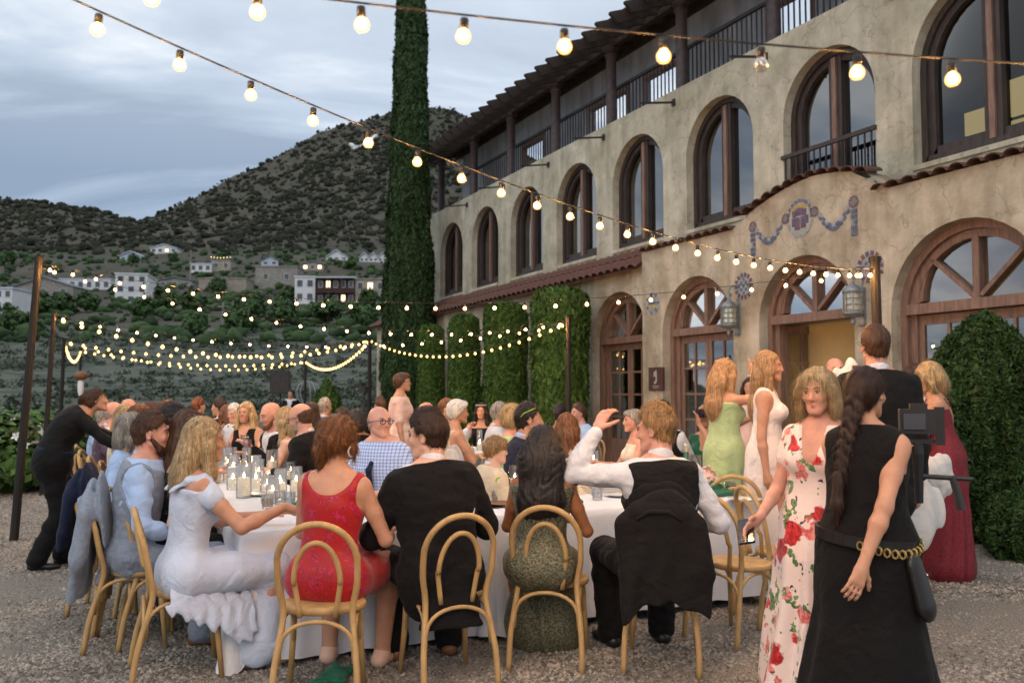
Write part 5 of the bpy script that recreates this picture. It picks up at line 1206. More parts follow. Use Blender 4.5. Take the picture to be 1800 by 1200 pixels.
def g_jacket(f, m, name='jacket', inf=.024, hem=.16, shirtm=None, vest=False, open_=.03, sleeve=.94):
    S = g_top(f, m, name, inf, 0 if vest else sleeve, hem=(hem if not f.seat else .06) if not vest else (.07 if not f.seat else None), slack=.003)
    s = f.s
    if f.seat and hem > .1:      # tails hanging over the seat behind
        S.cone(f.pel - f.side0*.09*s - vec(0,.10*s,.0), f.pel + f.side0*.09*s - vec(0,.10*s,.0), .06*s, .06*s, .05)
        S.cone(f.pel - vec(0,.125*s,0), f.pel - vec(0,.175*s,hem), .12*s, .15*s, .04, 0, .22, f.side0); S.cut(f.pel - vec(0,.0,hem), vec(0,0,-1), .01)
    # V opening: a wedge down the front
    tip = f.waist + f.fwd*.20*s; topc = f.nb + f.fwd*.06*s
    if shirtm is not None or vest:
        for sg in (-1,): S.cone(f.nb + f.fwd*.10*s - f.up2*.0, f.waist + f.fwd*.17*s + f.up2*.03*s, .07*s, .012*s, .008, op='s')
    S.cut(f.nb + f.up2*(.022 if not vest else .0)*s, f.up2 + f.fwd*.25, .01, None, f.nb-.17*s, f.nb+.17*s)
    if vest:
        for q, sg in (('L',-1),('R',1)): S.ell(f.sh[q] + f.side*sg*.055*s - f.up2*.035*s, vec(.066,.12,.095)*s, np.stack([f.side, f.fwd, f.up2], 1), .01, op='s')
    return g_part(name, S, m, f, wrinkle(.005 if not vest else .004, 11, 6))
def g_tie(f, m, bow=False):
    S = SDF(); s = f.s; a = f.nb + f.fwd*.075*s + f.up2*.005
    if bow:
        for sg in (-1,1): S.cone(a, a + f.side*sg*.05*s, .008, .02, .006, 0, .5, f.up2)
        return g_part('bow_tie', S, m, f)
    b = f.chest + f.fwd*.150*s*getattr(f,'wide',1) ; c = f.waist + f.fwd*.146*s*getattr(f,'wide',1)
    S.cone(a, a-f.up2*.025, .018, .013, .006); S.chain([a-f.up2*.02, b, c], [.014,.03,.04], .01, 0, .3, f.side)
    return g_part('tie', S, m, f)
def skirt_stand(S, f, hem, w0, w1, inf=.014, fwd=0.0, flat=.85):
    s = f.s; z = f.pel[2]
    S.cone(f.waist, f.pel, .130*s+inf, .172*s+inf, .06, 0, .76, f.side0); S.cone(f.pel, vec(f.pel[0], f.pel[1], z-.16*s), .176*s+inf, max(.178*s, w0)+inf, .06, 0, .8, f.side0)
    S.cone(vec(f.pel[0], f.pel[1], z-.16*s), vec(f.pel[0], f.pel[1]+fwd, hem+.06), max(.176*s,w0)+inf, w1, .06, 0, flat, f.side0)
def g_dress(f, m, name='dress', hem=.12, w0=.17, w1=.3, neckz=.0, vfront=None, vback=None, straps=None, sleeve=0.0, inf=.011, fold=.012, nf=10, flat=.85, fwd=0.0, knee=.75, sq=None, one=None, seed=0, hal=0.0, scoop=None):
    s = f.s; S = g_top(f, m, name, inf, sleeve, k=.045)
    if f.seat:
        legs(S, f, .018, hem=0, k=.06); a = (f.leg['L'][1]+f.leg['R'][1])/2; b = (f.leg['L'][2]+f.leg['R'][2])/2
        S.cone((f.leg['L'][0]+f.leg['R'][0])/2, a, .115*s, .085*s, .06, 0, .8, f.side0)
        if knee > 0: S.cone(a, a+(b-a)*knee, (.10 if knee < .5 else .135)*s, w1, .06, 0, .8, f.side0)
    else: skirt_stand(S, f, hem, w0, w1, inf, fwd, flat)
    lim_lo = f.chest - vec(.4,.4,.12)*s; lim_hi = f.nb + vec(.4,.4,.3)*s
    if sq is not None:      # level top edge at this height above the chest
        S.cut(f.chest + f.up2*sq*s, f.up2, .006)
    if vfront is not None: S.cone(f.nb + f.fwd*.12*s + f.up2*.02, f.chest + f.fwd*(.16)*s + f.up2*(.10-vfront)*s, .085*s, .02*s, .01, op='s')
    if vback is not None: S.cone(f.nb - f.fwd*.12*s + f.up2*.02, f.chest - f.fwd*.14*s + f.up2*(.08-vback)*s, .10*s, .05*s, .01, op='s')
    if scoop: S.cone(f.nb + f.up2*.015*s - f.fwd*.3*s, f.nb + f.up2*.015*s + f.fwd*.3*s, scoop*s, scoop*s, .012, op='s')
    if sq is None: S.cut(f.nb + f.up2*neckz*s, f.up2, .008)
    for q, sg in (('L',-1),('R',1)):
        if sleeve <= 0 and sq is None: S.ell(f.sh[q] + f.side*sg*(.060+hal)*s - f.up2*.03*s, vec(.085,.13,.115)*s, np.stack([f.side, f.fwd, f.up2], 1), .01, op='s')
    ob = g_part(name, S, m, f, drape(f, fold, nf, seed=seed))
    if straps is not None:
        T = MB(); wd = straps
        for sg in (-1,1):
            pts = [f.chest + f.side*sg*.075*s + f.fwd*.105*s + f.up2*.09*s, f.chest + f.side*sg*.085*s + f.fwd*.06*s + f.up2*.15*s, f.nb + f.side*sg*.09*s - f.up2*.002*s - f.fwd*.0, f.chest + f.side*sg*.085*s - f.fwd*.07*s + f.up2*.14*s, f.chest + f.side*sg*.07*s - f.fwd*.105*s + f.up2*.06*s]
            pts = [p + .0*vec(0,0,1) for p in pts]; T.tube(pts, wd, 8, flat=.45)
        T.build('straps', m, f.root, smooth=True)
    return ob
PEOPLE = []
def person(label, px, py, D, yaw, sex='f', seat=True, skinm='skin', res=None, group=None, stat=None, legs_=True, curl=(.5,.5), pnL=None, pnR=None, hdL=None, hdR=None, fine=None, fat=1.0, wide=1.0, brows=None, eyesopen=True, footdir=None, hairline=True, facefine=True, smile=0.0, **kw):
    "px,py: top of the head in the photograph, D: distance; yaw degrees, + = turned to the left of straight away from the camera"
    T = at(px, py, D); ztop = T.z
    lean = kw.get('lean', (0,0)); bend = kw.get('bend', 0.0)
    if stat is None:
        s = 1.0
        for _ in range(6):
            f = skeleton(sex, seat, s, **kw); top = f.hc[2] + (f.RH @ vec(0,-.01,.120))[2]*s
            base = .545 if seat else 0; s *= 1 + .9*((ztop-base)/(top-base) - 1)
        s = min(max(s, .80), 1.16)
    else: s = stat
    f = skeleton(sex, seat, s, **kw); f.fat, f.wide, f.smile = fat, wide, smile
    if footdir: f.footdir = footdir
    ya = math.radians(yaw); hx, hy = f.hc[0], f.hc[1]
    loc = Vector((T.x - (hx*math.cos(ya) - hy*math.sin(ya)), T.y - (hx*math.sin(ya) + hy*math.cos(ya)), 0))
    f.strand = D < 9.0; f.far = D > 5.7; f.root = empty('person', loc, ya, label, 'person', group); f.yaw = ya; f.loc = loc
    f.res = res or (.0075 if D < 5.6 else .010 if D < 8.5 else .014)
    fine = fine if fine is not None else D < 5.8
    S = SDF(); torso(S, f); 
    for q, cu, pn, hd in (('L', curl[0], pnL, hdL), ('R', curl[1], pnR, hdR)): arm(S, f, q); hand(S, f, q, 0, cu, 1.0, pn, hd, fine)
    if legs_:
        legs(S, f)
        for q in ('L','R'): foot(S, f, q)
    neck(S, f); face(S, f, 0, 1, True)
    inst('body', S.mesh('body', [M[skinm], M['lip']], f.res if not fine else min(f.res, .0055), None, 1), f.root)
    if facefine: eyes(f, f.root, M[brows or 'h_brown'], closed=not eyesopen)
    PEOPLE.append(f); return f
def glasses(f, m, lensm=None, up=0.0, back=0.0, pitch=0.0):
    mb = MB(); h = f.hs
    Rp = rotm(0, pitch, 0)
    def P(x,y,z): q = Rp @ vec(x, y, z); return headp(f, q[0], q[1]+back, q[2]+up)
    for sg in (-1,1):
        pts = [P(sg*.033+.023*math.cos(a), .103, .006+.018*math.sin(a)) for a in np.linspace(0, 2*math.pi, 15)]; mb.tube(pts, .0028*h, 6, cap=False)
        mb.tube([P(sg*.056,.102,.012), P(sg*.078,.085,.012), P(sg*.086,.0,.008), P(sg*.08,-.03,-.01)], .0026*h, 6)
        if lensm: mb.add([P(sg*.033,.103,.006)] + [P(sg*.033+.022*math.cos(a), .1025, .006+.017*math.sin(a)) for a in np.linspace(0, 2*math.pi, 13)[:-1]], [(0,1+i,1+(i+1)%12) for i in range(12)], 1)
    mb.tube([P(-.011,.104,.010), P(0,.107,.013), P(.011,.104,.010)], .0026*h, 6)
    return mb.build('glasses' if not up else 'sunglasses', [m] + ([lensm] if lensm else []), f.root, smooth=True)
def beard(f, m, full=True):
    S = SDF(); h = f.hs; R = f.RH; P = lambda x,y,z: headp(f,x,y,z)
    S.ell(P(0,.062,-.093), vec(.042,.038,.034)*h, R, .02)
    for sg in (-1,1): S.cone(P(sg*.066,.012,-.03), P(sg*.045,.05,-.082), .014*h, .022*h, .02)
    S.ell(P(0,.093,-.062), vec(.022,.014,.012)*h, R, .006, op='s')
    S.cone(P(-.02,.092,-.049), P(.02,.092,-.049), .006*h, .006*h, .01)
    return inst('beard', S.mesh('beard', m, f.res, lambda Q: .002*np.sin(Q[:,0]*300)*np.sin(Q[:,2]*220), 1), f.root)
# ================================================================== FURNITURE, TABLES, LIGHTS
M['beech'] = mat('bent_beech', srgb(176,142,94), .45, var=.16, scale=6, stretch=(3,3,1), bump=.15)
M['linen'] = cloth('table_linen', (.70,.71,.75), .03, .9, .1, extra=None); M['linen_green'] = M['c_green']
M['dark_wood'] = M['wood_dark']
# ---- bentwood chair
def arcz(p0, p1, h, n=14, y0=0, y1=0): return [Vector((p0[0]+(p1[0]-p0[0])*(1-math.cos(math.pi*i/n))/2, p0[1]+(p1[1]-p0[1])*i/n, p0[2]+(p1[2]-p0[2])*i/n + h*math.sin(math.pi*i/n))) for i in range(n+1)]
def make_chair():
    prt = {}
    b = MB(); n = 28; V = []; 
    def rad(a): return .205*(1 + .05*math.cos(2*a)) * (1-.10*max(0,-math.sin(a))**2)
    prof = [(.90,.425),(.98,.43),(1.0,.445),(.99,.458),(.96,.464),(.5,.457),(.02,.455)]
    for r, z in prof: V += [(rad(2*math.pi*i/n)*r*math.cos(2*math.pi*i/n), rad(2*math.pi*i/n)*r*math.sin(2*math.pi*i/n)+.01, z) for i in range(n)]
    b.add(V, [(k*n+i, k*n+(i+1) % n, (k+1)*n+(i+1) % n, (k+1)*n+i) for k in range(len(prof)-1) for i in range(n)] + [tuple(range(n-1,-1,-1)), tuple((len(prof)-1)*n+i for i in range(n))])
    prt['seat'] = [(b.mesh('seat', M['beech'], True), None)]
    def hoop(fx, fy, sx, sy, tz, ty, r, foot):
        L = [Vector((-fx, fy, 0)), Vector((-fx*.97, fy+.03, .2)), Vector((-sx, sy, .44))] if foot else [Vector((-sx, sy, .43))]
        top = []
        for i in range(17):
            a = math.pi - math.pi*i/16; t = math.sin(a); top.append(Vector(((sx+.025)*math.cos(a), sy + (ty-sy)*(.45+.55*t) , tz-.19+.19*t)))
        L2 = L + [Vector((-sx-.022, sy+(ty-sy)*.22, .58))] + top; 
        R_ = [Vector((sx+.022, sy+(ty-sy)*.22, .58))] + [Vector((-q.x, q.y, q.z)) for q in L[::-1]]
        P = [Vector(q) for q in L2 + R_]
        # smooth
        Q = []
        for i in range(len(P)-1):
            p0, p1, p2, p3 = P[max(i-1,0)], P[i], P[i+1], P[min(i+2,len(P)-1)]
            for k in range(3):
                t = k/3; Q.append(.5*((2*p1)+(p2-p0)*t+(2*p0-5*p1+4*p2-p3)*t*t+(3*p1-p0-3*p2+p3)*t**3))
        Q.append(P[-1]); return MB().tube(Q, r, 9).mesh('h', M['beech'], True)
    prt['back_hoop'] = [(hoop(.20, -.27, .165, -.175, .885, -.275, .0165, True), None)]
    prt['inner_hoop'] = [(hoop(.1, -.2, .085, -.185, .795, -.262, .0135, False), None)]
    fl = MB().tube([(.165,.135,.44),(.172,.15,.25),(.19,.175,.0)], [.018,.017,.013], 9).mesh('leg', M['beech'], True)
    fr = MB().tube([(-.165,.135,.44),(-.172,.15,.25),(-.19,.175,.0)], [.018,.017,.013], 9).mesh('leg', M['beech'], True)
    prt['leg'] = [(fl, None), (fr, None)]
    br = []
    def brace(p, q, top, r=.011):
        # arch between two legs: up from each leg to the underside of the seat
        pts = []
        for i in range(15):
            t = i/14; w = math.sin(math.pi*t)**.55; a = Vector(p).lerp(Vector(q), (1-math.cos(math.pi*t))/2); a.z = p[2] + (top-p[2])*w; pts.append(a)
        return MB().tube(pts, r, 8).mesh('brace', M['beech'], True)
    br.append((brace((-.178,-.215,.22), (.178,-.215,.22), .415), None)); br.append((brace((.178,-.205,.24), (.168,.14,.24), .415), None)); br.append((brace((-.178,-.205,.24), (-.168,.14,.24), .415), None))
    prt['brace'] = br
    return prt
CH = make_chair()
def chair(x, y, yaw, label, dy=0.03, group='bentwood chairs at the tables'):
    ca, sa = math.cos(yaw), math.sin(yaw)
    r = empty('bentwood_chair', (x - sa*dy, y + ca*dy, 0), yaw, label, 'chair', group)
    for nm, lst in CH.items():
        for me, _ in lst: inst(nm, me, r)
    return r
def chair_for(f, label, dy=.03): return chair(f.loc.x, f.loc.y, f.yaw, label, dy)
def coat_on_chair(ch, m, label, res=.0085, name='suit_jacket', low=.12, wide=.24, seed=0, side=0.0):
    "jacket draped over the hoop of a chair, in the chair's own frame"
    S = SDF(); S.cone(vec(-.12,-.275,.86), vec(.12,-.275,.86), .05, .05, .03); S.cone(vec(-.155,-.27,.80), vec(.155,-.27,.80), .05, .05, .04)
    S.cone(vec(0+side,-.285,.80), vec(side*1.6,-.345,low), wide*.78, wide*.82, .04, 0, .24, vec(1,0,0))
    S.cone(vec(0,-.20,.84), vec(0,-.17,.60), .19, .17, .04, 0, .16, vec(1,0,0))
    for sg in (-1,1): S.chain([vec(sg*.18,-.28,.79), vec(sg*.20+side,-.31,.55), vec(sg*.18+side*1.4,-.35,.28)], [.06,.062,.05], .03, 0, .7, vec(1,0,0))
    S.cone(vec(side*1.5,-.34,low), vec(side*1.5,-.34,low-.2), .3, .3, .01, op='s')
    def d(P): return -.012*np.sin(P[:,0]*34 + 2.2*np.sin(P[:,2]*5+seed) + 1.3*np.sin(P[:,0]*11))*np.clip((.9-P[:,2])/.3,.1,1) + .006*fbm(P[:,0]*12,P[:,1]*12,P[:,2]*8,seed,3)
    r = empty(name, ch.location.copy(), ch.rotation_euler.z, label, 'jacket'); inst('cloth', S.mesh('cloth', m, res, d, 1), r)
    # lapel fold and lining edge along the collar
    MB().tube([(-.12,-.325,.83),(-.05,-.33,.875),(.05,-.33,.875),(.12,-.325,.83)], [.008,.014,.014,.008], 8).build('collar', m, r, smooth=True)
    return r
# ---- tables with cloths
def table(p0, p1, q0, q1, label, clabel, seed, hem=.05):
    c = pq((p0+p1)/2, (q0+q1)/2); w, l = (p1-p0), (q1-q0)
    t = empty('dining_table', c, BROT, label, 'table'); z = .735
    MB().box((-w/2+.01,-l/2+.01,z-.03),(w/2-.01,l/2-.01,z)).build('tabletop', M['dark_wood'], t)
    for sx in (-1,1):
        for sy in (-1,1): MB().tube([(sx*(w/2-.2),sy*(l/2-.25),0),(sx*(w/2-.2),sy*(l/2-.25),z-.03)], .02, 8).build('leg', M['iron'], t)
    g = np.random.default_rng(seed); rr = .02; per = []
    def seg(a, b, nx, ny):
        n = max(2, int(math.hypot(b[0]-a[0], b[1]-a[1])/.035))
        for i in range(n): per.append((a[0]+(b[0]-a[0])*i/n, a[1]+(b[1]-a[1])*i/n, nx, ny, 0.0))
    def cor(cx, cy, a0):
        for i in range(7): a = a0 + math.pi/2*i/7; per.append((cx+rr*math.cos(a), cy+rr*math.sin(a), math.cos(a), math.sin(a), math.sin(math.pi*(i+.2)/7)))
    W2, L2 = w/2, l/2
    seg((-W2+rr,-L2),(W2-rr,-L2),0,-1); cor(W2-rr,-L2+rr,-math.pi/2); seg((W2,-L2+rr),(W2,L2-rr),1,0); cor(W2-rr,L2-rr,0); seg((W2-rr,L2),(-W2+rr,L2),0,1); cor(-W2+rr,L2-rr,math.pi/2); seg((-W2,L2-rr),(-W2,-L2+rr),-1,0); cor(-W2+rr,-L2+rr,math.pi)
    n = len(per); V = []; rows = 16; ph = g.random()*6; s = np.arange(n)*.035
    f1 = np.sin(s*2*math.pi/.46 + 1.6*np.sin(s*2.1+ph)); f2 = np.sin(s*2*math.pi/.21 + 2*np.sin(s*1.3+ph))
    for k in range(rows):
        t_ = k/(rows-1); zz = z + .006 - (z-hem)*t_ if k else z+.006
        for i, (x, y, nx, ny, cr) in enumerate(per):
            o = .012 + .03*t_ + t_**1.2*(.030*f1[i] + .014*f2[i]) + cr*.10*t_**1.3
            V.append((x+nx*o*(1 if k else .3), y+ny*o*(1 if k else .3), zz - .03*cr*t_ + .012*t_*f1[i]))
    F_ = [(k*n+i, (k+1)*n+i, (k+1)*n+(i+1) % n, k*n+(i+1) % n) for k in range(rows-1) for i in range(n)]; F_.append(tuple(range(n)))
    me = bpy.data.meshes.new('tablecloth'); me.from_pydata(V, [], F_); me.materials.append(M['linen']); me.polygons.foreach_set('use_smooth', [True]*(len(F_)-1)+[False]); me.update()
    o = link(bpy.data.objects.new('tablecloth', me)); o.location = c; o.rotation_euler.z = BROT; tag(o, clabel, 'tablecloth'); return t
table(.80, 2.30, 5.05, 5.83, 'near table under white linen at the red dressed woman', 'white tablecloth with its corner beside the red dressed woman', 1, .03)
table(2.32, 4.45, 5.05, 5.83, 'near table under white linen at the raised arm guest', 'white tablecloth hanging by the empty chair', 2, .05)
table(.80, 1.56, 5.86, 15.0, 'long candle lit table running towards the far hillside', 'long white tablecloth lined with candles', 3)
table(4.40, 5.15, 7.4, 14.4, 'second long table in front of the clipped conifers', 'white tablecloth of the table by the conifers', 4)
TZ = .743
def tab(px, py, z=TZ):
    x, y, zz = ray(px, py); t = (z-EYE)/zz; return Vector((x*t, y*t, z))
# ---- tableware
M['glass'] = thin_glass('clear_glass', (.985,.985,.985), .05, .02); M['wax'] = mat('candle_wax', (.78,.72,.60), .5, var=.03, sss=.3, emit=(1,.78,.48), estr=.55); M['flame'] = emissive('flame', (1,.60,.20), 170)  # wax has its own emission so the candle bodies look flame-lit
M['drink_pink'] = thin_glass('pink_drink', (.85,.35,.25), .08); M['drink_amber'] = thin_glass('amber_drink', (.8,.55,.2), .08); M['water'] = thin_glass('water', (.9,.93,.93), .1); M['plate'] = mat('china', (.72,.72,.71), .25, var=.02); M['charger'] = mat('wood_charger', srgb(120,84,56), .5, scale=12, var=.2)
M['card'] = mat('menu_card', (.62,.66,.72), .8, var=.02); M['lime'] = mat('lime', (.25,.42,.08), .5); M['bottle_glass'] = mat('bottle_glass', (.02,.10,.03), .1, spec=.8); M['foil'] = mat('foil', (.65,.62,.55), .35, .6); M['blossom_pink'] = mat('blush_tulle', srgb(226,190,188), .7, var=.12)
def _vase(r, h, hc):
    g = MB().lathe([(0,.004),(r*.96,.0),(r,.012),(r,h),(r*.95,h),(r*.95,.018),(0,.016)], 18).mesh('glass', M['glass'], True)
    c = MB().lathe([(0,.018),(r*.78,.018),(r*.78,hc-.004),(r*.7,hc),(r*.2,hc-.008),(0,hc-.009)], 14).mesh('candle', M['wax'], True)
    fl = MB().lathe([(0,hc-.006),(.006,hc+.006),(.0065,hc+.014),(.003,hc+.028),(0,hc+.038)], 8).mesh('flame', M['flame'], True); return g, c, fl
VASES = [_vase(.05,.17,.09), _vase(.045,.22,.12), _vase(.055,.25,.15), _vase(.05,.14,.07), _vase(.04,.28,.10)]
def vase(loc, k, label, group=None):
    r = empty('candle_vase', loc, 0, label, 'candle vase', group)
    for nm, me in zip(('glass','candle','flame'), VASES[k]): inst(nm, me, r)
    return r
TUM = MB().lathe([(0,.0),(.033,.0),(.036,.006),(.041,.095),(.0385,.095),(.034,.014),(0,.012)], 18).mesh('glass', M['glass'], True); HIGH = MB().lathe([(0,.0),(.028,.0),(.03,.006),(.032,.15),(.030,.15),(.028,.014),(0,.012)], 18).mesh('glass', M['glass'], True)
def fill(r, z0, z1, m, nm='drink'): return MB().lathe([(0,z0),(r*.9,z0),(r,z1),(0,z1)], 14).mesh(nm, m, True)
DR = {'pink': fill(.0365,.014,.065,M['drink_pink']), 'amber': fill(.0365,.014,.06,M['drink_amber']), 'water': fill(.036,.014,.05,M['water']), 'tall': fill(.0285,.015,.085,M['drink_amber'])}
def tumbler(loc, drink, label, group=None, tall=False):
    r = empty('tumbler', loc, random.random()*6, label, 'drinking glass', group); inst('glass', HIGH if tall else TUM, r)
    if not tall:
        cut = MB()
        for k in range(12):
            a = k*math.pi/6; cut.bar((.0405*math.cos(a), .0405*math.sin(a), .03), (.0425*math.cos(a), .0425*math.sin(a), .075), .004)
        if label: cut.build('cut_pattern', M['glass'], r)
    if drink: inst('drink', DR[drink], r)
    return r
def napkin(loc, label, s=1.0, seed=0, m=None, group=None):
    S = SDF(); S.cone(vec(-.10,-.02,.012)*s, vec(.10,.03,.016)*s, .05*s, .045*s, .03, 0, .35, vec(0,1,0)); S.cone(vec(-.03,-.07,.02)*s, vec(.05,.07,.03)*s, .045*s, .03*s, .03, 0, .4, vec(1,0,0)); S.cone(vec(0,0,.03)*s, vec(.02,.02,.065)*s, .045*s, .015*s, .03)
    S.cut(vec(0,0,.002), vec(0,0,-1), .004)
    o = link(bpy.data.objects.new('napkin', S.mesh('napkin', m or M['linen_green'], .008, lambda P: .006*np.sin(P[:,0]*70+P[:,1]*50+2*np.sin(P[:,1]*30+seed)) + .006*fbm(P[:,0]*24,P[:,1]*24,P[:,2]*24,seed,2), 1)))
    o.location = loc; o.rotation_euler.z = random.random()*6; return tag(o, label, 'napkin', group)
PLATE = MB().lathe([(0,.004),(.07,.003),(.08,.006),(.125,.018),(.127,.020),(.08,.010),(0,.008)], 26).mesh('plate', M['plate'], True)
def plate(loc, label, m=None, s=1.0, group=None):
    me = PLATE
    if m: me = PLATE.copy(); me.materials.clear(); me.materials.append(m)
    o = inst('plate', me, None, loc); o.scale = (s,s,s); return tag(o, label, 'plate', group)
def jigger(loc, label):
    o = MB().lathe([(.0,.0),(.026,.0),(.027,.003),(.014,.045),(.013,.05),(.014,.055),(.024,.115),(.0225,.115),(.012,.058),(0,.057)], 18).build('jigger', M['silver'], smooth=True); o.location = loc; return tag(o, label, 'jigger')
def card(loc, rz, label, h=.14, w=.10, m=None):
    o = MB().add([(-w/2,-.03,0),(w/2,-.03,0),(w/2,0,h),(-w/2,0,h),(w/2,.03,0),(-w/2,.03,0)], [(0,1,2,3),(3,2,4,5)]).build('menu_card', m or M['card']); sol = o.modifiers.new('thickness', 'SOLIDIFY'); sol.thickness = .002; o.location = loc; o.rotation_euler.z = rz; return tag(o, label, 'card')
VL = [(520,872,1,'tall candle vase at the front of the near cluster'),(492,858,3,'low candle vase just behind the silver jigger'),(478,838,2,'broad candle vase left of the jiggers'),(548,822,0,'candle vase in the middle of the near cluster'),(508,806,1,'slender candle vase behind the tallest one'),(484,822,4,'thin tall candle vase beside the menu card'),(530,792,2,'candle vase nearest the man with black glasses'),(455,796,4,'thin vase across from the platinum haired woman'),(565,878,3,'short candle vase nearest the red dressed woman'),(535,862,3,'low candle vase left of the shortest one by the red dress'),(511,845,0,'candle vase between the two silver jiggers'),(545,838,1,'tall candle vase behind the silver jiggers'),(571,846,0,'candle vase crowded against the red dressed woman'),(528,822,2,'tallest candle vase in the near cluster'),(500,818,0,'candle vase behind the blue grey menu card'),(455,826,1,'candle vase beside the blonde woman in white'),(470,806,2,'thick candle vase on the left side of the long table'),(515,800,0,'candle vase in front of the man with black glasses'),(440,800,0,'short candle vase by the blonde hair on the long table'),(545,808,4,'slim tall vase near the seated man in black glasses')]
for px, py, k, lb in VL: vase(tab(px, py), k, lb)
for i in range(40):
    q = 6.3 + i*.21; p = 1.20 + .13*math.sin(i*2.3)
    vase(pq(p, q, TZ), i % 5, 'candle vase in the receding row along the long table', 'candle vases receding along the long table')
for i, (px, py, lb) in enumerate([(848,862,'candle vase beside the boy in the tan jacket'),(905,868,'candle vase at the shoulder of the dark haired woman'),(1063,850,'candle vase under the raised sleeve'),(1222,852,'tall white candle vase by the pink tulle')]): vase(tab(px, py), (2,1,0,2)[i], lb)
for i in range(8): vase(pq(4.78+.08*math.sin(i*2), 7.9+i*.78, TZ), i % 5, 'candle vase on the table by the conifers', 'candle vases on the table by the conifers')
tumbler(tab(470,893), 'amber', 'tumbler of amber drink at the corner beside the blonde woman'); tumbler(tab(492,886), 'water', 'cut glass tumbler right of the amber drink'); tumbler(tab(509,889), 'water', 'nearest cut glass tumbler of ice water'); tumbler(tab(432,848), 'pink', 'tumbler of pink drink by the blonde woman')
tumbler(tab(872,880), 'tall', 'highball of orange drink with a lime wheel', tall=True); tumbler(tab(1050,878), 'water', 'cut glass tumbler beside the vest wearing guest'); tumbler(tab(1284,868), 'amber', 'tumbler of pale amber drink by the green napkin'); tumbler(tab(1311,862), 'water', 'empty looking tumbler at the right end of the table'); tumbler(tab(548,884),'water','small tumbler beside the green napkin by the red dress')
tumbler(tab(462,772), 'water', 'clear tumbler in front of the bald laughing man'); tumbler(tab(420,790), 'pink', 'pink drink further down the long table')
lw = MB().lathe([(0,-.003),(.027,-.003),(.027,.003),(0,.003)], 16).build('lime_wheel', M['lime'], label='green lime wheel on the rim of the orange drink', cat='lime'); lw.location = tab(872,880) + Vector((.02,-.03,.145)); lw.rotation_euler = (1.5,.3,.4)
jigger(tab(436,842), 'silver jigger behind the blonde woman shoulder'); jigger(tab(471,850), 'silver jigger above the blonde woman hand')
card(tab(452,826), .5, 'upright blue grey menu card among the candles'); card(tab(1040,838), .4, 'white folded card under the raised arm', .10,.12,M['linen'])
napkin(tab(528,893), 'emerald napkin tucked beside the red dressed woman', .8, 1); napkin(tab(1258,868), 'emerald napkin heaped at the right end of the near table', 1.3, 2); napkin(tab(1000,884), 'emerald napkin behind the olive dress', .8, 4)
napkin(tab(475,768), 'emerald napkin by the man laughing', 1.0, 5); napkin(tab(572,800), 'emerald napkin beside the man with black glasses', 1.0, 6); napkin(Vector((-.94,4.75,.0)), 'emerald napkin fallen on the gravel under the near table', 1.05, 7)
plate(tab(455,870), 'white plate before the blonde woman in white'); plate(tab(990,868), 'white plate before the dark haired woman'); plate(tab(1090,872), 'white plate under the vest wearing guest'); plate(tab(884,888), 'brown wooden charger by the phone', M['charger']); plate(tab(640,812), 'white plate before the man in the check shirt'); plate(tab(1310,880), 'white plate at the right end of the near table')
for i in range(12):
    for sd, pp in ((0, .98), (1, 1.40)): plate(pq(pp, 8.0+i*.55, TZ), 'white plate along the edge of the long table', None, .9, 'plates along the long table'); tumbler(pq(pp+.06*(1-2*sd), 8.22+i*.55, TZ), ('water','pink','amber')[i % 3], 'small drinking glass along the long table', 'glasses along the long table')
ph = MB().box((-.037,-.075,0),(.037,.075,.009)).box((-.033,-.07,.0091),(.033,.07,.0096),1).build('phone', [M['black_plastic'], M['lens_glass']], label='black phone lying at the corner of the near table', cat='phone'); ph.location = tab(862,891); ph.rotation_euler.z = .9
def bottle(loc, label):
    r = empty('bottle', loc, 0, label, 'bottle'); MB().lathe([(0,0),(.038,0),(.042,.01),(.042,.16),(.036,.20),(.016,.26),(.015,.27)], 18).build('body', M['bottle_glass'], r, smooth=True); MB().lathe([(.0165,.245),(.0165,.305),(.019,.31),(.017,.325),(0,.326)], 14).build('foil', M['foil'], r, smooth=True)
bottle(tab(1207,846), 'green sparkling wine bottle with pale foil neck')
def bouquet(loc, label):
    r = empty('tulle_bouquet', loc, 0, label, 'bouquet'); n = 260; d = rng.normal(0,1,(n,3)); d[:,2] = np.abs(d[:,2]); d /= np.linalg.norm(d,axis=1,keepdims=True); C = d*np.array([.15,.12,.12])*(.5+.5*rng.random((n,1))); C[:,2] += .02
    V, Fq = quads(C, d + rng.normal(0,.6,(n,3)), .045*(.6+.8*rng.random(n)), .8); inst('petals', quick_mesh('petals', V, Fq, M['blossom_pink']), r); MB().lathe([(.04,0),(.07,.02),(.09,.05),(.05,.09),(0,.1)], 12).build('heart', M['blossom_pink'], r, smooth=True)
bouquet(tab(1243,848), 'blush pink tulle bouquet lying beside the bottle')

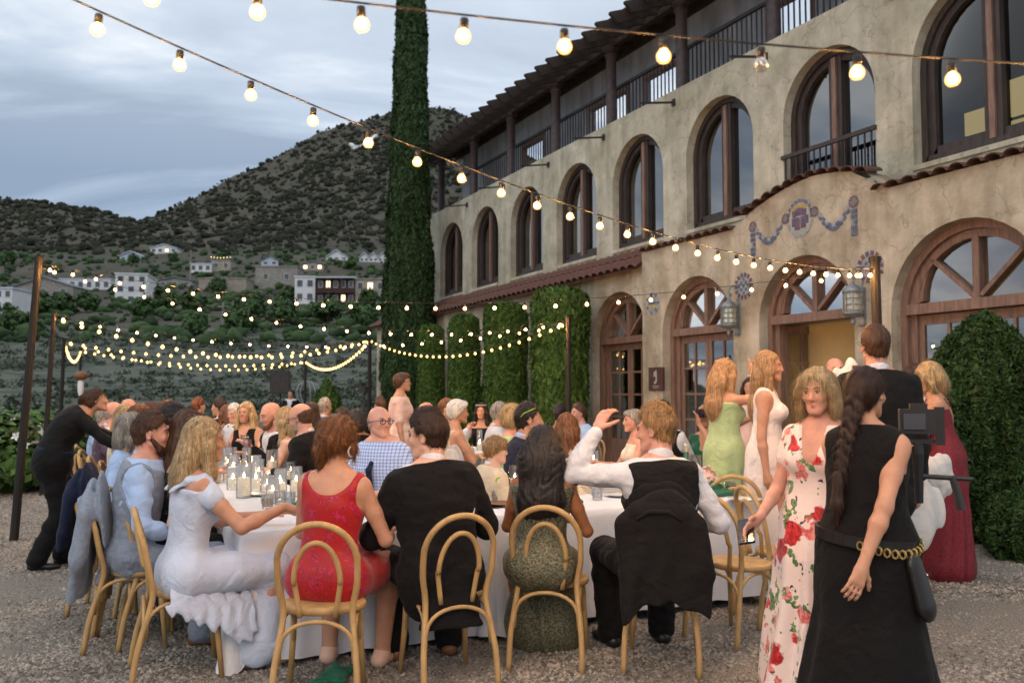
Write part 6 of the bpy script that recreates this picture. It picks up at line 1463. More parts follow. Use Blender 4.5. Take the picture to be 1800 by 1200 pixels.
# ---- festoon lights
M['pole'] = mat('dark_pole', (.014,.010,.008), .7, var=.35, scale=6, stretch=(2,2,.5), bump=.3); M['wire'] = mat('black_wire', (.012,.011,.011), .6); M['bulb_core'] = emissive('bulb_core', (1,.54,.18), 1250); M['bulb_glass'] = thin_glass('bulb_glass', (1,.9,.75), .08, .03, (1,.47,.10), 1.7); M['bulb_far'] = emissive('bulb_far', (1,.60,.18), 4.6); M['bulb_clear'] = thin_glass('bulb_clear', (.9,.9,.9), .12, .03)  # bulb_glass emits amber, standing in for the halo round each lit core
prof = [(.011,.0),(.013,-.004),(.0195,-.013),(.0222,-.0225),(.0205,-.032),(.0135,-.0405),(0,-.0435)]
BG = MB().lathe(prof, 14).mesh('globe', M['bulb_glass'], True); BGC = MB().lathe(prof, 14).mesh('globe', M['bulb_clear'], True)
BC = MB().lathe([(.0,-.008),(.006,-.011),(.0115,-.018),(.0125,-.023),(.010,-.030),(0,-.034)], 10).mesh('bulb', M['bulb_core'], True); BS = MB().lathe([(0,.03),(.011,.03),(.0125,.026),(.0125,-.003),(.0,-.003)], 10).mesh('socket', M['black_plastic'], True)
BF = MB().lathe([(.0,.0),(.014,-.010),(.024,-.03),(.018,-.046),(0,-.056)], 8).mesh('bulb', M['bulb_far'], True)
DEAD = MB().lathe([(0,-.004),(.004,-.006),(.005,-.025),(0,-.028)], 6).mesh('bulb', M['silver'], True)
def festoon(A, B, sag, n, label, far=False, t0=.0, t1=1.0, dead=(), ph=.5, sc=1.0):
    A, B = Vector(A), Vector(B); r = empty('light_string', A, 0, label, 'light string', 'strings of bulbs between the poles')
    def P(t): return A.lerp(B, t) - Vector((0,0,4*sag*t*(1-t))) - A
    MB().tube([P(i/40) for i in range(41)], (.003) if not far else .006, 5).build('wire', M['wire'], r)
    for i in range(n):
        p = P(t0 + (t1-t0)*(i+ph)/n); rz = random.random()*6; tl = random.gauss(0,.07)
        if far: inst('bulb', BF, r, p - Vector((0,0,.02)), (tl,0,rz)).scale = (sc,)*3; continue
        p = p - Vector((0,0,.034))
        b = inst('bulb', DEAD if i in dead else BC, r, p, (tl, tl*.5, rz)); b.scale = (.84,)*3; inst('globe', BGC if i in dead else BG, b); inst('socket', BS, b)
    return r
def pole(base, top, label, r=.045):
    base, top = Vector(base), Vector(top); e = empty('light_pole', base, 0, label, 'pole', 'dark poles carrying the light strings'); d = top-base
    MB().tube([(0,0,0), d*.5, d], [r*1.1, r, r*.92], 10).build('shaft', M['pole'], e); MB().tube([d-Vector((0,0,.02)), d+Vector((0,0,.03))], r*1.12, 10).build('cap', M['pole'], e)
    MB().tube([d-Vector((.07,0,.10)), d-Vector((-.07,0,.10))], .006, 6).build('hook', M['iron'], e)
pole((-1.715,3.0,0), (-1.90,3.0,2.7), 'dark pole cut off by the lower left edge', .032)
L1, L2, L3, L4 = at(68,462,9.14), at(95,552,13.2), at(113,597,21), at(142,614,30); R1, R2, R3, R4 = at(1538,464,7.2), at(999,562,12.8), at(650,595,22), at(537,633,30)
pole((-5.12,9.14,0), L1+Vector((0,0,.04)), 'tall leaning pole nearest the left edge', .040); pole((-7.0,13.2,0), L2, 'second pole from the left edge', .036); pole((L3.x-.05,21,0), L3, 'third pole from the left edge', .045); pole((L4.x,30,0), L4, 'thin farthest pole on the left', .045)
pole((R1.x+.02,7.2,0), R1+Vector((0,0,.03)), 'dark pole standing in front of the hotel lanterns', .042); pole((R2.x,12.8,0), R2+Vector((0,0,.03)), 'dark pole in front of the nearest clipped conifer', .04); pole((R3.x,22,0), R3, 'pole at the far corner of the hotel', .05); pole((R4.x,30,0), R4, 'far pole behind the black loudspeaker', .045)
festoon(at(-300,-200,1.9), R1-Vector((0,0,.04)), .235, 29, 'long string of bulbs slanting down from the upper left to the hotel pole')
festoon(at(0,-78,2.0), at(2400,140,2.25), .05, 14, 'near string of large bulbs crossing the top with one unlit', dead=(7,), ph=.42)
festoon(L1, R1-Vector((0,0,.02)), .36, 29, 'string from the nearest left pole right across to the hotel pole')
festoon(L1, R2, .39, 23, 'string from the nearest left pole to the conifer pole')
festoon(L2, R2-Vector((0,0,.03)), .38, 27, 'string from the second left pole to the conifer pole')
festoon(L2, R3, .5, 27, 'string from the second left pole to the hotel corner', True, sc=1.3); festoon(L3, R3, .38, 25, 'string from the third left pole to the hotel corner', True, sc=1.4)
festoon(L3, R4, .45, 24, 'string from the third left pole to the loudspeaker pole', True, sc=1.3); festoon(L4, R4, .28, 24, 'lowest straight string between the two farthest poles', True, sc=1.65)
festoon(L3, L4, .42, 22, 'swag of bulbs between the two farthest left poles', True, sc=1.4); festoon(R4, R3, .46, 28, 'swag of bulbs hanging from the loudspeaker pole to the hotel', True, sc=1.4); festoon(R3, R2, .45, 28, 'string from the hotel corner to the conifer pole', True, sc=1.0)
# ---- far odds and ends on the terrace
c = at(493,693,24.0); sp = empty('loudspeaker', (c.x,24,1.52), .15, 'black loudspeaker raised on a thin stand', 'loudspeaker')
MB().box((-.26,-.2,0),(.26,.2,.62)).build('cabinet', M['black_plastic'], sp); MB().box((-.23,-.212,.03),(.23,-.203,.59)).build('grille', M['iron'], sp)
st = empty('speaker_stand', (c.x,24,0), 0, 'thin black stand under the loudspeaker', 'stand'); MB().tube([(0,0,.4),(0,0,1.52)], .022, 8).build('pole', M['black_plastic'], st)
for k in range(3): MB().tube([(0,0,.6),(.5*math.cos(k*2.09),.5*math.sin(k*2.09),.0)], .015, 6).build('leg', M['black_plastic'], st)
c = at(541,690,33.0); gs = empty('wire_globe', (c.x,33,c.z), .2, 'round openwork garden ornament behind the far pole', 'ornament')
for k in range(7): MB().tube([(.44*math.cos(a)*math.cos(k*.449), .44*math.cos(a)*math.sin(k*.449), .44*math.sin(a)) for a in np.linspace(0,2*math.pi,25)], .014, 5).build('hoop', M['zinc'], gs)
MB().tube([(0,0,-.44),(0,0,-c.z)], .03, 6).build('post', M['zinc'], gs)
def cam_tripod(px, py, D, label, rz=0):
    c = at(px,py,D); r = empty('video_camera', (c.x,D,c.z), rz, label, 'camera'); MB().box((-.06,-.13,0),(.06,.13,.12)).build('body', M['black_plastic'], r); MB().lathe([(.045,0),(.05,.03),(.045,.10),(.05,.12),(0,.12)],12).build('lens', M['lens_glass'], r).location = (0,.13,.06); MB().box((-.1,-.02,.14),(.02,.02,.20)).build('monitor', M['black_plastic'], r)
    t = empty('tripod', (c.x,D,0), rz, label.replace('video camera','tripod under the video camera'), 'tripod'); MB().tube([(0,0,c.z-.5),(0,0,c.z-.005)], .02, 8).build('column', M['black_plastic'], t)
    for k in range(3): MB().tube([(0,0,c.z-.35),(.38*math.cos(k*2.09+.5),.38*math.sin(k*2.09+.5),0)], .016, 6).build('leg', M['black_plastic'], t)
cam_tripod(641,690,17.5,'video camera standing by the hotel corner',.6)
c = at(142,668,16.0); tl = empty('post_lamp', (c.x,16,0), 0, 'small copper topped lamp on a pale post', 'lamp'); MB().tube([(0,0,0),(0,0,c.z-.1)], .03, 8).build('post', M['pole'], tl); MB().lathe([(.03,-.28),(.05,-.2),(.05,-.02),(.03,.0)],10,(0,0,c.z)).build('shade', M['linen'], tl, smooth=True); MB().lathe([(.04,.0),(.11,.03),(.12,.1),(.06,.16),(0,.17)],12,(0,0,c.z)).build('head', M['shoe_brown'], tl, smooth=True)
# ================================================================== THE GUESTS
G = 'guests and staff at the dinner'
def hr(f, style, m, **k): return hair(f, style, M[m], min(f.res, .0075), f.root, **k)
def suit(f, jm='c_black', sm='c_white', tie=None, tm=None, shoes='shoe_black', jacket=True, hem=.16):
    g_trousers(f, M[tm or jm]); g_shirt(f, M[sm]); g_shoes(f, M[shoes])
    if jacket: g_jacket(f, M[jm], shirtm=1, hem=hem)
    if tie == 'bow': g_tie(f, M['c_black'], True)
    elif tie: g_tie(f, M[tie])
TB = (.16,.36,-.26)
def onT(x=.16, y=.36, z=-.25): return dict(L=(-x,y,z), R=(x,y,z))
# ---- foreground, seated along the near table
f = person('woman in a red brocade sleeveless dress seated with her back to us', 598, 729, 4.72, -12, 'f', True, 'skin_tan', group=G, lean=(.10,.03), head=(-.25,.02,.02), brows='h_auburn', L=(-.14,.34,-.30), R=(.17,.30,-.30))
g_dress(f, M['c_brocade'], scoop=.118, neckz=.06, knee=.12, w1=.12, fold=.008, inf=.012, hal=.012)
g_shoes(f, M['shoe_nude']); hr(f, 'updo', 'h_auburn', wave=.25, amp=1.3)
for sg in (-1,1): MB().tube([headp(f, sg*.078+.0*a, .028*math.sin(a), -.06+.028*math.cos(a)) for a in np.linspace(0,2*math.pi,14)], .0055, 6).build('earring', M['pearl'], f.root, smooth=True)
RED = f; chair(at(566,1000,4.44).x, 4.46, RD(4), 'bentwood chair under the woman in red brocade')
f = person('broad man in a black suit seated from behind turning his head', 752, 724, 4.86, 20, 'm', True, 'skin', group=G, lean=(.12,-.07), head=(.85,-.06,-.05), brows='h_dkbrown', wide=1.08, L=(-.24,.30,-.30), R=(.26,.28,-.30))
suit(f, 'c_black', hem=.24, shoes='shoe_brown'); hr(f, 'short', 'h_dkbrown', top=.020, fringe=True, seed=4)
chair(f.loc.x+.03, f.loc.y-.03, RD(24), 'bentwood chair under the man in the black suit')
f = person('woman with long black wavy hair in an olive sequin dress', 955, 750, 5.12, -4, 'f', True, 'skin_brown', group=G, lean=(.14,.02), head=(-.1,-.15,0), brows='h_black', L=(-.12,.34,-.28), R=(.20,.28,-.30))
g_dress(f, M['c_olive'], sq=.10, knee=.86, w1=.24, fold=.012, straps=.013, inf=.012); g_shoes(f, M['shoe_black']); hr(f, 'long', 'h_black', len=.40, w=.125, wave=.35, wf=18, amp=1.15)
chair(at(968,1000,5.06).x, 5.08, RD(-10), 'bentwood chair under the woman in olive sequins')
f = person('fair haired youth in a black vest raising his white sleeved arm', 1152, 716, 5.10, 14, 'm', True, 'skin_pink', group=G, lean=(.10,.0), head=(.75,-.05,0), brows='h_sandy', L=(-.30,.10,.16), R=(.30,.20,-.30), eL=(-1.2,.35,-.35), hdL=(.50,.25,.80), pnL=(.3,.2,-.9), curl=(1.0,.5))
g_trousers(f, M['c_black']); g_shirt(f, M['c_white']); g_jacket(f, M['c_black2'], 'vest', vest=True); g_shoes(f, M['shoe_black']); hr(f, 'short', 'h_sandy', top=.024, fringe=True, seed=7)
ch = chair(at(1165,1000,5.0).x, 5.02, RD(-12), 'bentwood chair hung with the black jacket'); coat_on_chair(ch, M['c_black2'], 'black suit jacket hung over a chair back behind the vest wearer', low=.10, side=.03)
chair(at(1290,1000,5.55).x, 5.55, RD(-52), 'empty bentwood chair beside the hung black jacket'); chair(at(1368,1000,5.95).x, 5.95, RD(-80), 'bentwood chair at the corner behind the rose print dress')
f = person('blonde woman in a pale blue chiffon dress seated at the table corner', 362, 735, 4.86, -58, 'f', True, 'skin_tan', group=G, lean=(.10,.02), head=(-.25,-.02,.05), brows='h_blonde', L=(-.10,.40,-.25), R=(.20,.40,-.17), curl=(.5,.9), hdR=(.1,.8,-.25), feet={'R':(.065,.37,.10),'L':(-.055,.41,.09)})
g_dress(f, M['c_paleblue'], sq=.085, knee=.88, w1=.20, fold=.016, nf=12, inf=.014)
S = SDF()
for sg in (-1,1):
    S.chain([f.chest+f.side*sg*.07*f.s+f.fwd*.10*f.s+f.up2*.07*f.s, f.nb+f.side*sg*.115*f.s+f.fwd*.03*f.s-f.up2*.010*f.s, f.nb+f.side*sg*.115*f.s-f.fwd*.05*f.s-f.up2*.02*f.s, f.chest+f.side*sg*.06*f.s-f.fwd*.125*f.s+f.up2*.07*f.s], [.02,.03,.03,.02], .02, 0, .5, f.side)
    a_, e_, w_ = f.arm[['L','R'][sg>0]]; S.cone(a_ - f.side*sg*.02, a_+(e_-a_)*.26, .054*f.s, .062*f.s, .03)
g_part('flutter_sleeves', S, M['c_paleblue'], f, lambda P: .004*np.sin(P[:,1]*70+P[:,0]*50))
S = SDF()
for i in range(5): S.cone(f.pel+vec(.155,-.02+.075*i,.0-.035*i), f.pel+vec(.20,-.06+.085*i,-.13-.045*i), .04, .06, .025, 0, .26, vec(0,1,0))
g_part('ruffle', S, M['c_paleblue'], f, lambda P: .007*np.sin(P[:,1]*85+P[:,2]*24+1.5*np.sin(P[:,2]*30)))
hr(f, 'long', 'h_blonde', len=.20, w=.10, wave=.28, wf=17, front=.03, amp=1.1); g_shoes(f, M['shoe_nude'])
b = f.arm['L'][2]; MB().tube([b + f.side*.03*math.cos(a) + f.fwd*.0 + vec(0,.02*math.sin(a),.028*math.sin(a)) for a in np.linspace(0,2*math.pi,14)], .006, 6).build('bracelet', M['silver'], f.root)
chair(at(318,1000,4.86).x, 4.86, RD(-66), 'bentwood chair under the woman in pale blue chiffon')
f = person('bearded man in a blue grey vest and light blue shirt', 268, 727, 5.45, -76, 'm', True, 'skin_pink', group=G, lean=(.06,.0), head=(.02,-.02,0), brows='h_brown', wide=1.12, fat=1.08, L=(-.12,.30,-.36), R=(.18,.26,-.40))
g_trousers(f, M['c_grey']); g_shirt(f, M['c_lblue'], sleeve=.72); g_jacket(f, M['c_grey'], 'vest', vest=True); g_shoes(f, M['shoe_brown']); hr(f, 'short', 'h_brown', top=.014, seed=2); beard(f, M['h_brown'])
ch = chair(f.loc.x-.02, f.loc.y, RD(-72), 'bentwood chair draped with the blue grey jacket'); coat_on_chair(ch, M['c_grey'], 'blue grey suit jacket trailing from a chair to the gravel', low=.06, seed=3, side=-.03)
f = person('dark haired man in a black jacket behind the vest wearer', 304, 716, 5.85, -80, 'm', True, 'skin_pink', group=G, lean=(.16,0), head=(0,-.1,0), brows='h_black', **onT(.16,.20,-.30))
suit(f); hr(f, 'short', 'h_black', top=.018); beard(f, M['h_brown']); chair_for(f, 'bentwood chair under the dark haired man in black')
f = person('guest in a light blue shirt with straight ash blonde hair', 236, 726, 6.3, -82, 'f', True, group=G, lean=(.12,0), **onT(.16,.2,-.3))
g_shirt(f, M['c_lblue']); g_trousers(f, M['c_navy']); hr(f, 'bob', 'h_grey'); ch = chair_for(f, 'bentwood chair hung with a navy jacket'); coat_on_chair(ch, M['c_navy'], 'navy jacket hanging from a chair behind the bearded man', low=.22, seed=5)
f = person('brunette woman mostly hidden behind the pale blue chiffon dress', 338, 722, 5.55, -66, 'f', True, group=G, lean=(.18,0), **onT(.16,.18,-.32))
g_dress(f, M['c_black'], sq=.09); hr(f, 'long', 'h_brown', len=.26); chair_for(f, 'bentwood chair under the half hidden brunette')
# ---- across the near table
f = person('stout balding man in a blue check shirt and navy tie', 668, 713, 7.0, 158, 'm', True, 'skin_pink', group=G, lean=(.03,0), head=(1.05,.03,0), brows='h_grey', fat=1.16, wide=1.22, L=(-.2,.3,-.30), R=(.2,.3,-.30))
g_shirt(f, M['c_check']); g_trousers(f, M['c_navy']); g_tie(f, M['c_navy']); hr(f, 'bald', 'h_grey', line=.02); glasses(f, M['iron']); chair_for(f, 'bentwood chair under the man in the check shirt')
f = person('smiling boy with a bowl cut in a tan linen jacket', 872, 739, 6.5, -72, 'm', True, 'skin', group=G, smile=1.2, lean=(.10,0), head=(-.15,0,0), brows='h_brown', stat=.82, L=(-.14,.30,-.26), R=(.16,.30,-.26))
suit(f, 'c_tan', shoes='shoe_brown'); hr(f, 'short', 'h_sandy', top=.014, bowl=True, fringe=True); chair_for(f, 'bentwood chair under the boy in tan')
f = person('man in navy with neon yellow sunglasses pushed back on his head', 930, 710, 7.3, -75, 'm', True, 'skin_tan', group=G, lean=(.08,0), head=(-.1,.02,0), brows='h_black', **onT())
suit(f, 'c_navy', 'c_lblue'); hr(f, 'short', 'h_black', top=.012); M['neon'] = mat('neon_frame', (.55,.80,.02), .35, emit=None); glasses(f, M['neon'], M['lens_glass'], up=.05, back=-.055, pitch=.35); chair_for(f, 'bentwood chair under the man with neon sunglasses')
f = person('woman with long chestnut hair turned from us by the conifers', 998, 727, 8.2, -25, 'f', True, group=G, lean=(.14,0), **onT())
g_dress(f, M['c_cream'], sq=.09, straps=.012); hr(f, 'long', 'h_auburn', len=.30, w=.10); chair_for(f, 'bentwood chair under the chestnut haired woman')
f = person('dark cropped man from behind in a black vest and white shirt', 1166, 704, 9.3, -30, 'm', True, 'skin_brown', group=G, lean=(.16,0), head=(.3,-.1,0), brows='h_black', wide=1.1, **onT())
g_trousers(f, M['c_black']); g_shirt(f, M['c_white']); g_jacket(f, M['c_black2'], 'vest', vest=True); hr(f, 'short', 'h_black', top=.004); chair_for(f, 'bentwood chair under the cropped haired man in the vest')
f = person('pale haired elderly guest glimpsed behind the raised sleeve', 1112, 719, 9.0, 100, 'f', True, 'skin_pink', group=G, lean=(.1,0), **onT())
g_dress(f, M['c_cream'], sq=.11); hr(f, 'pixie', 'h_grey'); chair_for(f, 'bentwood chair under the pale haired elderly guest')
f = person('woman in emerald satin photographing with a small camera at her eye', 1240, 711, 9.3, 140, 'f', True, 'skin_tan', group=G, lean=(.06,0), head=(.2,.05,0), brows='h_brown', L=(-.04,.24,.10), R=(.12,.22,-.18), eL=(-.8,0,-1), hdL=(.1,.2,.95))
g_dress(f, M['c_green'], vfront=.14, sleeve=.3, knee=.8, w1=.16); hr(f, 'updo', 'h_straw'); g_shoes(f, M['shoe_nude'])
cm = empty('compact_camera', f.root.matrix_basis @ Vector(headp(f, -.02, .16, .035)), f.yaw, 'small black camera held to the eye of the woman in emerald', 'camera'); MB().box((-.07,-.03,-.045),(.07,.03,.045)).build('body', M['black_plastic'], cm); MB().lathe([(.03,0),(.033,.02),(.03,.05),(0,.05)],12).build('lens', M['lens_glass'], cm).rotation_euler = (-1.57,0,0)
chair(f.loc.x, f.loc.y, f.yaw, 'bentwood chair under the woman in emerald'); chair(at(1292,900,6.9).x, 6.9, RD(-15), 'bentwood chair back in front of the sage green dress')
# ---- the long table, far side facing us
f = person('bald man with black glasses leaning in a black suit', 528, 705, 8.2, 78, 'm', True, 'skin_pink', group=G, lean=(.28,0), head=(-.05,-.30,0), brows='h_brown', wide=1.1, L=(-.18,.20,-.26), R=(.14,.20,-.28))
suit(f); hr(f, 'bald', 'h_brown', line=.03); glasses(f, M['black_plastic']); beard(f, M['h_grey']); chair_for(f, 'bentwood chair under the man with black glasses')
f = person('woman with long platinum hair in white facing the laughing man', 500, 716, 8.7, 95, 'f', True, 'skin', group=G, lean=(.16,0), head=(0,0,0), brows='h_blonde', L=(-.1,.32,-.24), R=(.12,.38,-.08))
g_dress(f, M['c_white'], vfront=.14); hr(f, 'long', 'h_blonde', len=.34, w=.10); chair_for(f, 'bentwood chair under the platinum haired woman')
tumbler(f.root.matrix_basis @ Vector(f.arm['R'][2] + vec(0,.05,.02)), 'pink', 'pink drink raised by the platinum haired woman')
f = person('bald bearded man laughing over his drink in a black suit', 475, 707, 9.0, 128, 'm', True, 'skin_pink', group=G, lean=(.22,0), head=(.1,-.25,0), brows='h_ginger', wide=1.05, L=(-.12,.26,-.12), R=(.2,.22,-.26))
suit(f); beard(f, M['h_ginger']); hr(f, 'bald', 'h_sandy', line=-.04); chair_for(f, 'bentwood chair under the laughing bald man'); tumbler(f.root.matrix_basis @ Vector(f.arm['L'][2] + vec(0,.05,.0)), 'pink', 'red drink in the hand of the laughing bald man')
f = person('smiling blonde woman in a black sleeveless top', 432, 707, 10.6, 165, 'f', True, 'skin_tan', group=G, smile=1.2, lean=(.0,.05), head=(.1,0,0), brows='h_blonde', wide=1.12, **onT()); g_dress(f, M['c_black'], vfront=.10); hr(f, 'long', 'h_blonde', len=.22, w=.09); chair_for(f, 'bentwood chair under the smiling blonde woman')
f = person('white haired man in a white shirt with a green bow tie', 412, 710, 12.0, 150, 'm', True, 'skin_pink', group=G, lean=(.1,0), head=(.1,-.2,0), brows='h_white', **onT()); g_shirt(f, M['c_white']); g_trousers(f, M['c_black']); S = SDF(); a = f.nb + f.fwd*.085*f.s
for sg in (-1,1): S.cone(a, a+f.side*sg*.05, .012, .024, .006, 0, .5, f.up2)
g_part('bow_tie', S, M['c_green'], f); hr(f, 'short', 'h_white'); chair_for(f, 'bentwood chair under the white haired man')
def guest(label, px, py, D, yaw, sex, skinm, clothm, style, hm, kind='dress', lean=(.1,0), head=(0,0,0), seat=True, extra=None, chairl=None, hk={}, **kw):
    f = person(label, px, py, D, yaw, sex, seat, skinm, group=G, lean=lean, head=head, **{**(onT() if seat else {}), **kw})
    if kind == 'suit': suit(f, clothm)
    elif kind == 'shirt': g_shirt(f, M[clothm]); g_trousers(f, M['c_navy'])
    else: g_dress(f, M[clothm], sq=.095 if kind == 'strapless' else None, vfront=.08 if kind == 'dress' else None, sleeve=.42 if kind == 'sleeved' else 0)
    hr(f, style, hm, **hk)
    if extra: extra(f)
    if seat: chair_for(f, 'bentwood chair under the ' + (chairl or label.split(' in ')[0]))
    return f
guest('woman with loose copper brown hair beside the white haired man', 398, 712, 12.6, 60, 'f', 'skin_tan', 'c_black', 'long', 'h_auburn', hk=dict(len=.24), chairl='copper haired woman')
guest('man with swept brown hair in profile at the long table', 385, 701, 13.4, 80, 'm', 'skin_tan', 'c_black', 'short', 'h_dkbrown', 'suit', hk=dict(top=.02), chairl='man with swept brown hair')
guest('man with cropped red brown hair seen from behind in dark cloth', 350, 699, 14.2, -30, 'm', 'skin', 'c_black', 'short', 'h_ginger', 'suit', chairl='man with cropped red brown hair')
guest('bald man in a plum jacket on the near side of the long table', 203, 705, 9.8, -80, 'm', 'skin_pink', 'c_plum', 'bald', 'h_grey', 'suit', chairl='bald man in plum', hk=dict(line=.0))
guest('guest in pale blue beside the bald man in plum', 187, 716, 10.4, -85, 'm', 'skin', 'c_lblue', 'short', 'h_grey', 'shirt', chairl='guest in pale blue')
guest('woman with honey blonde hair next to the plum jacket', 225, 712, 8.8, -75, 'f', 'skin', 'c_cream', 'long', 'h_blonde', chairl='honey blonde woman', hk=dict(len=.2))
guest('woman with dark red hair behind the ash blonde guest', 250, 711, 8.2, -75, 'f', 'skin', 'c_black', 'bob', 'h_ginger', chairl='woman with dark red hair')
guest('woman with bright ginger hair above the dark haired man', 302, 701, 7.7, -80, 'f', 'skin_pink', 'c_black', 'bob', 'h_ginger', chairl='ginger haired woman')
guest('bald man furthest back behind the plum jacket', 228, 700, 13.2, -85, 'm', 'skin_pink', 'c_black', 'bald', 'h_grey', 'suit', chairl='bald man furthest back', hk=dict(line=-.02))
guest('guest with brown hair beyond the dark red haired woman', 268, 706, 11.4, -70, 'f', 'skin', 'c_navy', 'bob', 'h_brown', chairl='brown haired guest on the long table')
guest('grey haired man in a bright blue jacket turned from us', 572, 700, 13.2, -20, 'm', 'skin_tan', 'c_blue', 'short', 'h_grey', 'suit', chairl='man in bright blue')
guest('dark haired woman behind the man with black glasses', 545, 708, 10.4, 30, 'f', 'skin_tan', 'c_black', 'long', 'h_dkbrown', chairl='dark haired woman by the black glasses', hk=dict(len=.28))
guest('woman in cream with her arm stretched towards the blue jacket', 600, 716, 12.4, 80, 'f', 'skin_tan', 'c_cream', 'long', 'h_dkbrown', 'strapless', L=(-.2,.42,-.06), R=(.2,.3,-.25), chairl='woman with the outstretched arm')
guest('guest with smooth black hair behind the check shirt', 628, 719, 10.0, 20, 'f', 'skin_brown', 'c_black', 'bob', 'h_black', chairl='guest with smooth black hair')
guest('tousled brown haired guest near the tripod', 668, 698, 14.5, 40, 'm', 'skin', 'c_black', 'short', 'h_brown', 'suit', chairl='tousled brown haired guest', hk=dict(top=.02))
guest('old bearded man with glasses clapping by the conifers', 752, 706, 11.4, -80, 'm', 'skin_pink', 'c_white', 'bald', 'h_white', 'shirt', extra=lambda f: (beard(f, M['h_white']), glasses(f, M['iron'])), L=(-.03,.32,-.10), R=(.05,.32,-.10), chairl='old bearded man', hk=dict(line=.02))
guest('young man in white with a dark tie behind the clapping man', 786, 702, 12.2, -100, 'm', 'skin_pink', 'c_white', 'short', 'h_auburn', 'shirt', extra=lambda f: g_tie(f, M['c_black']), L=(-.03,.3,-.08), R=(.05,.3,-.08), chairl='young man in white')
f = guest('woman with short white hair in a gold floral dress', 806, 702, 9.6, -70, 'f', 'skin_tan', 'c_goldlace', 'pixie', 'h_white', chairl='white haired woman in gold floral', wide=1.1)
ch = chair(at(794,900,8.9).x, 8.9, RD(-55), 'bentwood chair carrying a charcoal jacket'); coat_on_chair(ch, M['c_black2'], 'charcoal jacket on the chair in front of the gold floral dress', low=.3, res=.011)
ch = chair(at(828,900,8.5).x, 8.5, RD(-60), 'bentwood chair carrying a pale grey jacket'); coat_on_chair(ch, mat('pale_grey_suiting', srgb(168,164,160), .85), 'pale grey jacket on the chair beside the boy in tan', low=.3, res=.011)
def tiara(f):
    mb = MB()
    for i in range(9):
        a = -1.0 + 2.0*i/8; mb.lathe([(0,-.008),(.012,0),(0,.008)], 6, headp(f, .095*math.sin(a), .085*math.cos(a)-.01, .105))
    mb.tube([headp(f, .095*math.sin(a), .085*math.cos(a)-.01, .104) for a in np.linspace(-1.2,1.2,10)], .004, 5); mb.build('flower_crown', M['c_cream'], f.root)
guest('dark haired woman wearing a cream flower crown and black strapless dress', 846, 709, 13.4, 170, 'f', 'skin_tan', 'c_black', 'long', 'h_black', 'strapless', extra=tiara, chairl='woman with the flower crown', hk=dict(len=.25))
guest('silver haired man in profile before the second conifer', 880, 708, 10.4, -85, 'm', 'skin_tan', 'c_white', 'short', 'h_grey', 'shirt', chairl='silver haired man')
guest('curly blonde older woman in sage looking towards the doors', 904, 711, 8.9, -80, 'f', 'skin_pink', 'c_sage', 'curly', 'h_blonde', 'sleeved', chairl='curly blonde older woman')
guest('dark haired guest in red in front of the dark conifer pole', 985, 710, 10.8, -30, 'f', 'skin_tan', 'c_red2', 'short', 'h_black', 'sleeved', chairl='dark haired guest in red')
guest('man in a pale blue shirt by the corner of the first conifer', 1016, 710, 11.8, 120, 'm', 'skin_pink', 'c_lblue', 'short', 'h_brown', 'shirt', chairl='man in pale blue by the conifer')
# ---- standing
f = person('waiter in black bending over the long table to serve', 170, 684, 7.9, -62, 'f', False, 'skin_tan', group=G, stat=.98, lean=(.20,.0), bend=.62, head=(-.05,.15,-.15), brows='h_brown', wide=1.32, L=(-.05,.44,-.30), R=(.28,.42,-.36), eR=(.4,-.2,-1), feet={'L':(-.10,.10,.085),'R':(.12,-.10,.085)})
g_trousers(f, M['c_black']); g_shirt(f, M['c_black2']); g_shoes(f, M['shoe_black']); hr(f, 'bun', 'h_brown')
S = SDF(); S.cone(f.pel+f.up1*.09-f.side0*.06, f.pel+f.up1*.09+f.side0*.06, .155, .155, .02); S.cut(f.pel+f.up1*.115, f.up1, .004); S.cut(f.pel+f.up1*.075, -f.up1, .004); g_part('belt', S, M['c_navy'], f)
f = person('woman with short brown hair standing in a pale pink top', 708, 655, 10.8, -84, 'f', False, 'skin_tan', group=G, head=(0,.08,0), brows='h_brown', wide=1.2, fat=1.1, lean=(.02,0)); S = g_top(f, M['c_pink'], 'top', .016, .42, hem=.12, neckcut=[(f.nb+f.up2*.0, f.up2)]); g_part('top', S, M['c_pink'], f, wrinkle(.005,12)); g_trousers(f, M['c_cream']); g_shoes(f, M['shoe_nude']); hr(f, 'pixie', 'h_brown'); glasses(f, M['iron'])
f = person('young woman in a sage green gown shading her face with a hand', 1276, 632, 7.7, -70, 'f', False, 'skin_tan', group=G, head=(-.1,-.1,0), brows='h_straw', L=(-.10,.34,-.20), R=(.10,.20,.16), eR=(.7,.35,-.8), hdR=(-.25,.25,.9), pnR=(-.5,-.8,.2))
g_dress(f, M['c_sage'], sq=.09, hem=.10, w0=.12, w1=.19, fold=.010, nf=9); g_shoes(f, M['shoe_nude']); hr(f, 'long', 'h_straw', len=.34, w=.10, wave=.3, wf=20, amp=1.0)
MB().tube([f.arm['R'][2] + .026*vec(math.cos(a), 0, 0) + .026*vec(0, math.sin(a), .3*math.sin(a)) for a in np.linspace(0,2*math.pi,14)], .006, 6).build('bracelet', M['pearl'], f.root)
f = person('young woman in white satin halter with long strawberry blonde hair', 1352, 618, 7.0, -112, 'f', False, 'skin_tan', group=G, head=(-.05,.02,0), brows='h_straw', wide=.94, L=(-.24,.06,-.70), R=(.24,.02,-.72))
g_dress(f, M['c_satin'], hem=.08, w0=.15, w1=.24, vfront=.20, vback=.30, fold=.014, nf=8, neckz=.02); hr(f, 'long', 'h_straw', len=.38, w=.09, wave=.22, wf=16, amp=1.0); g_shoes(f, M['shoe_nude'])
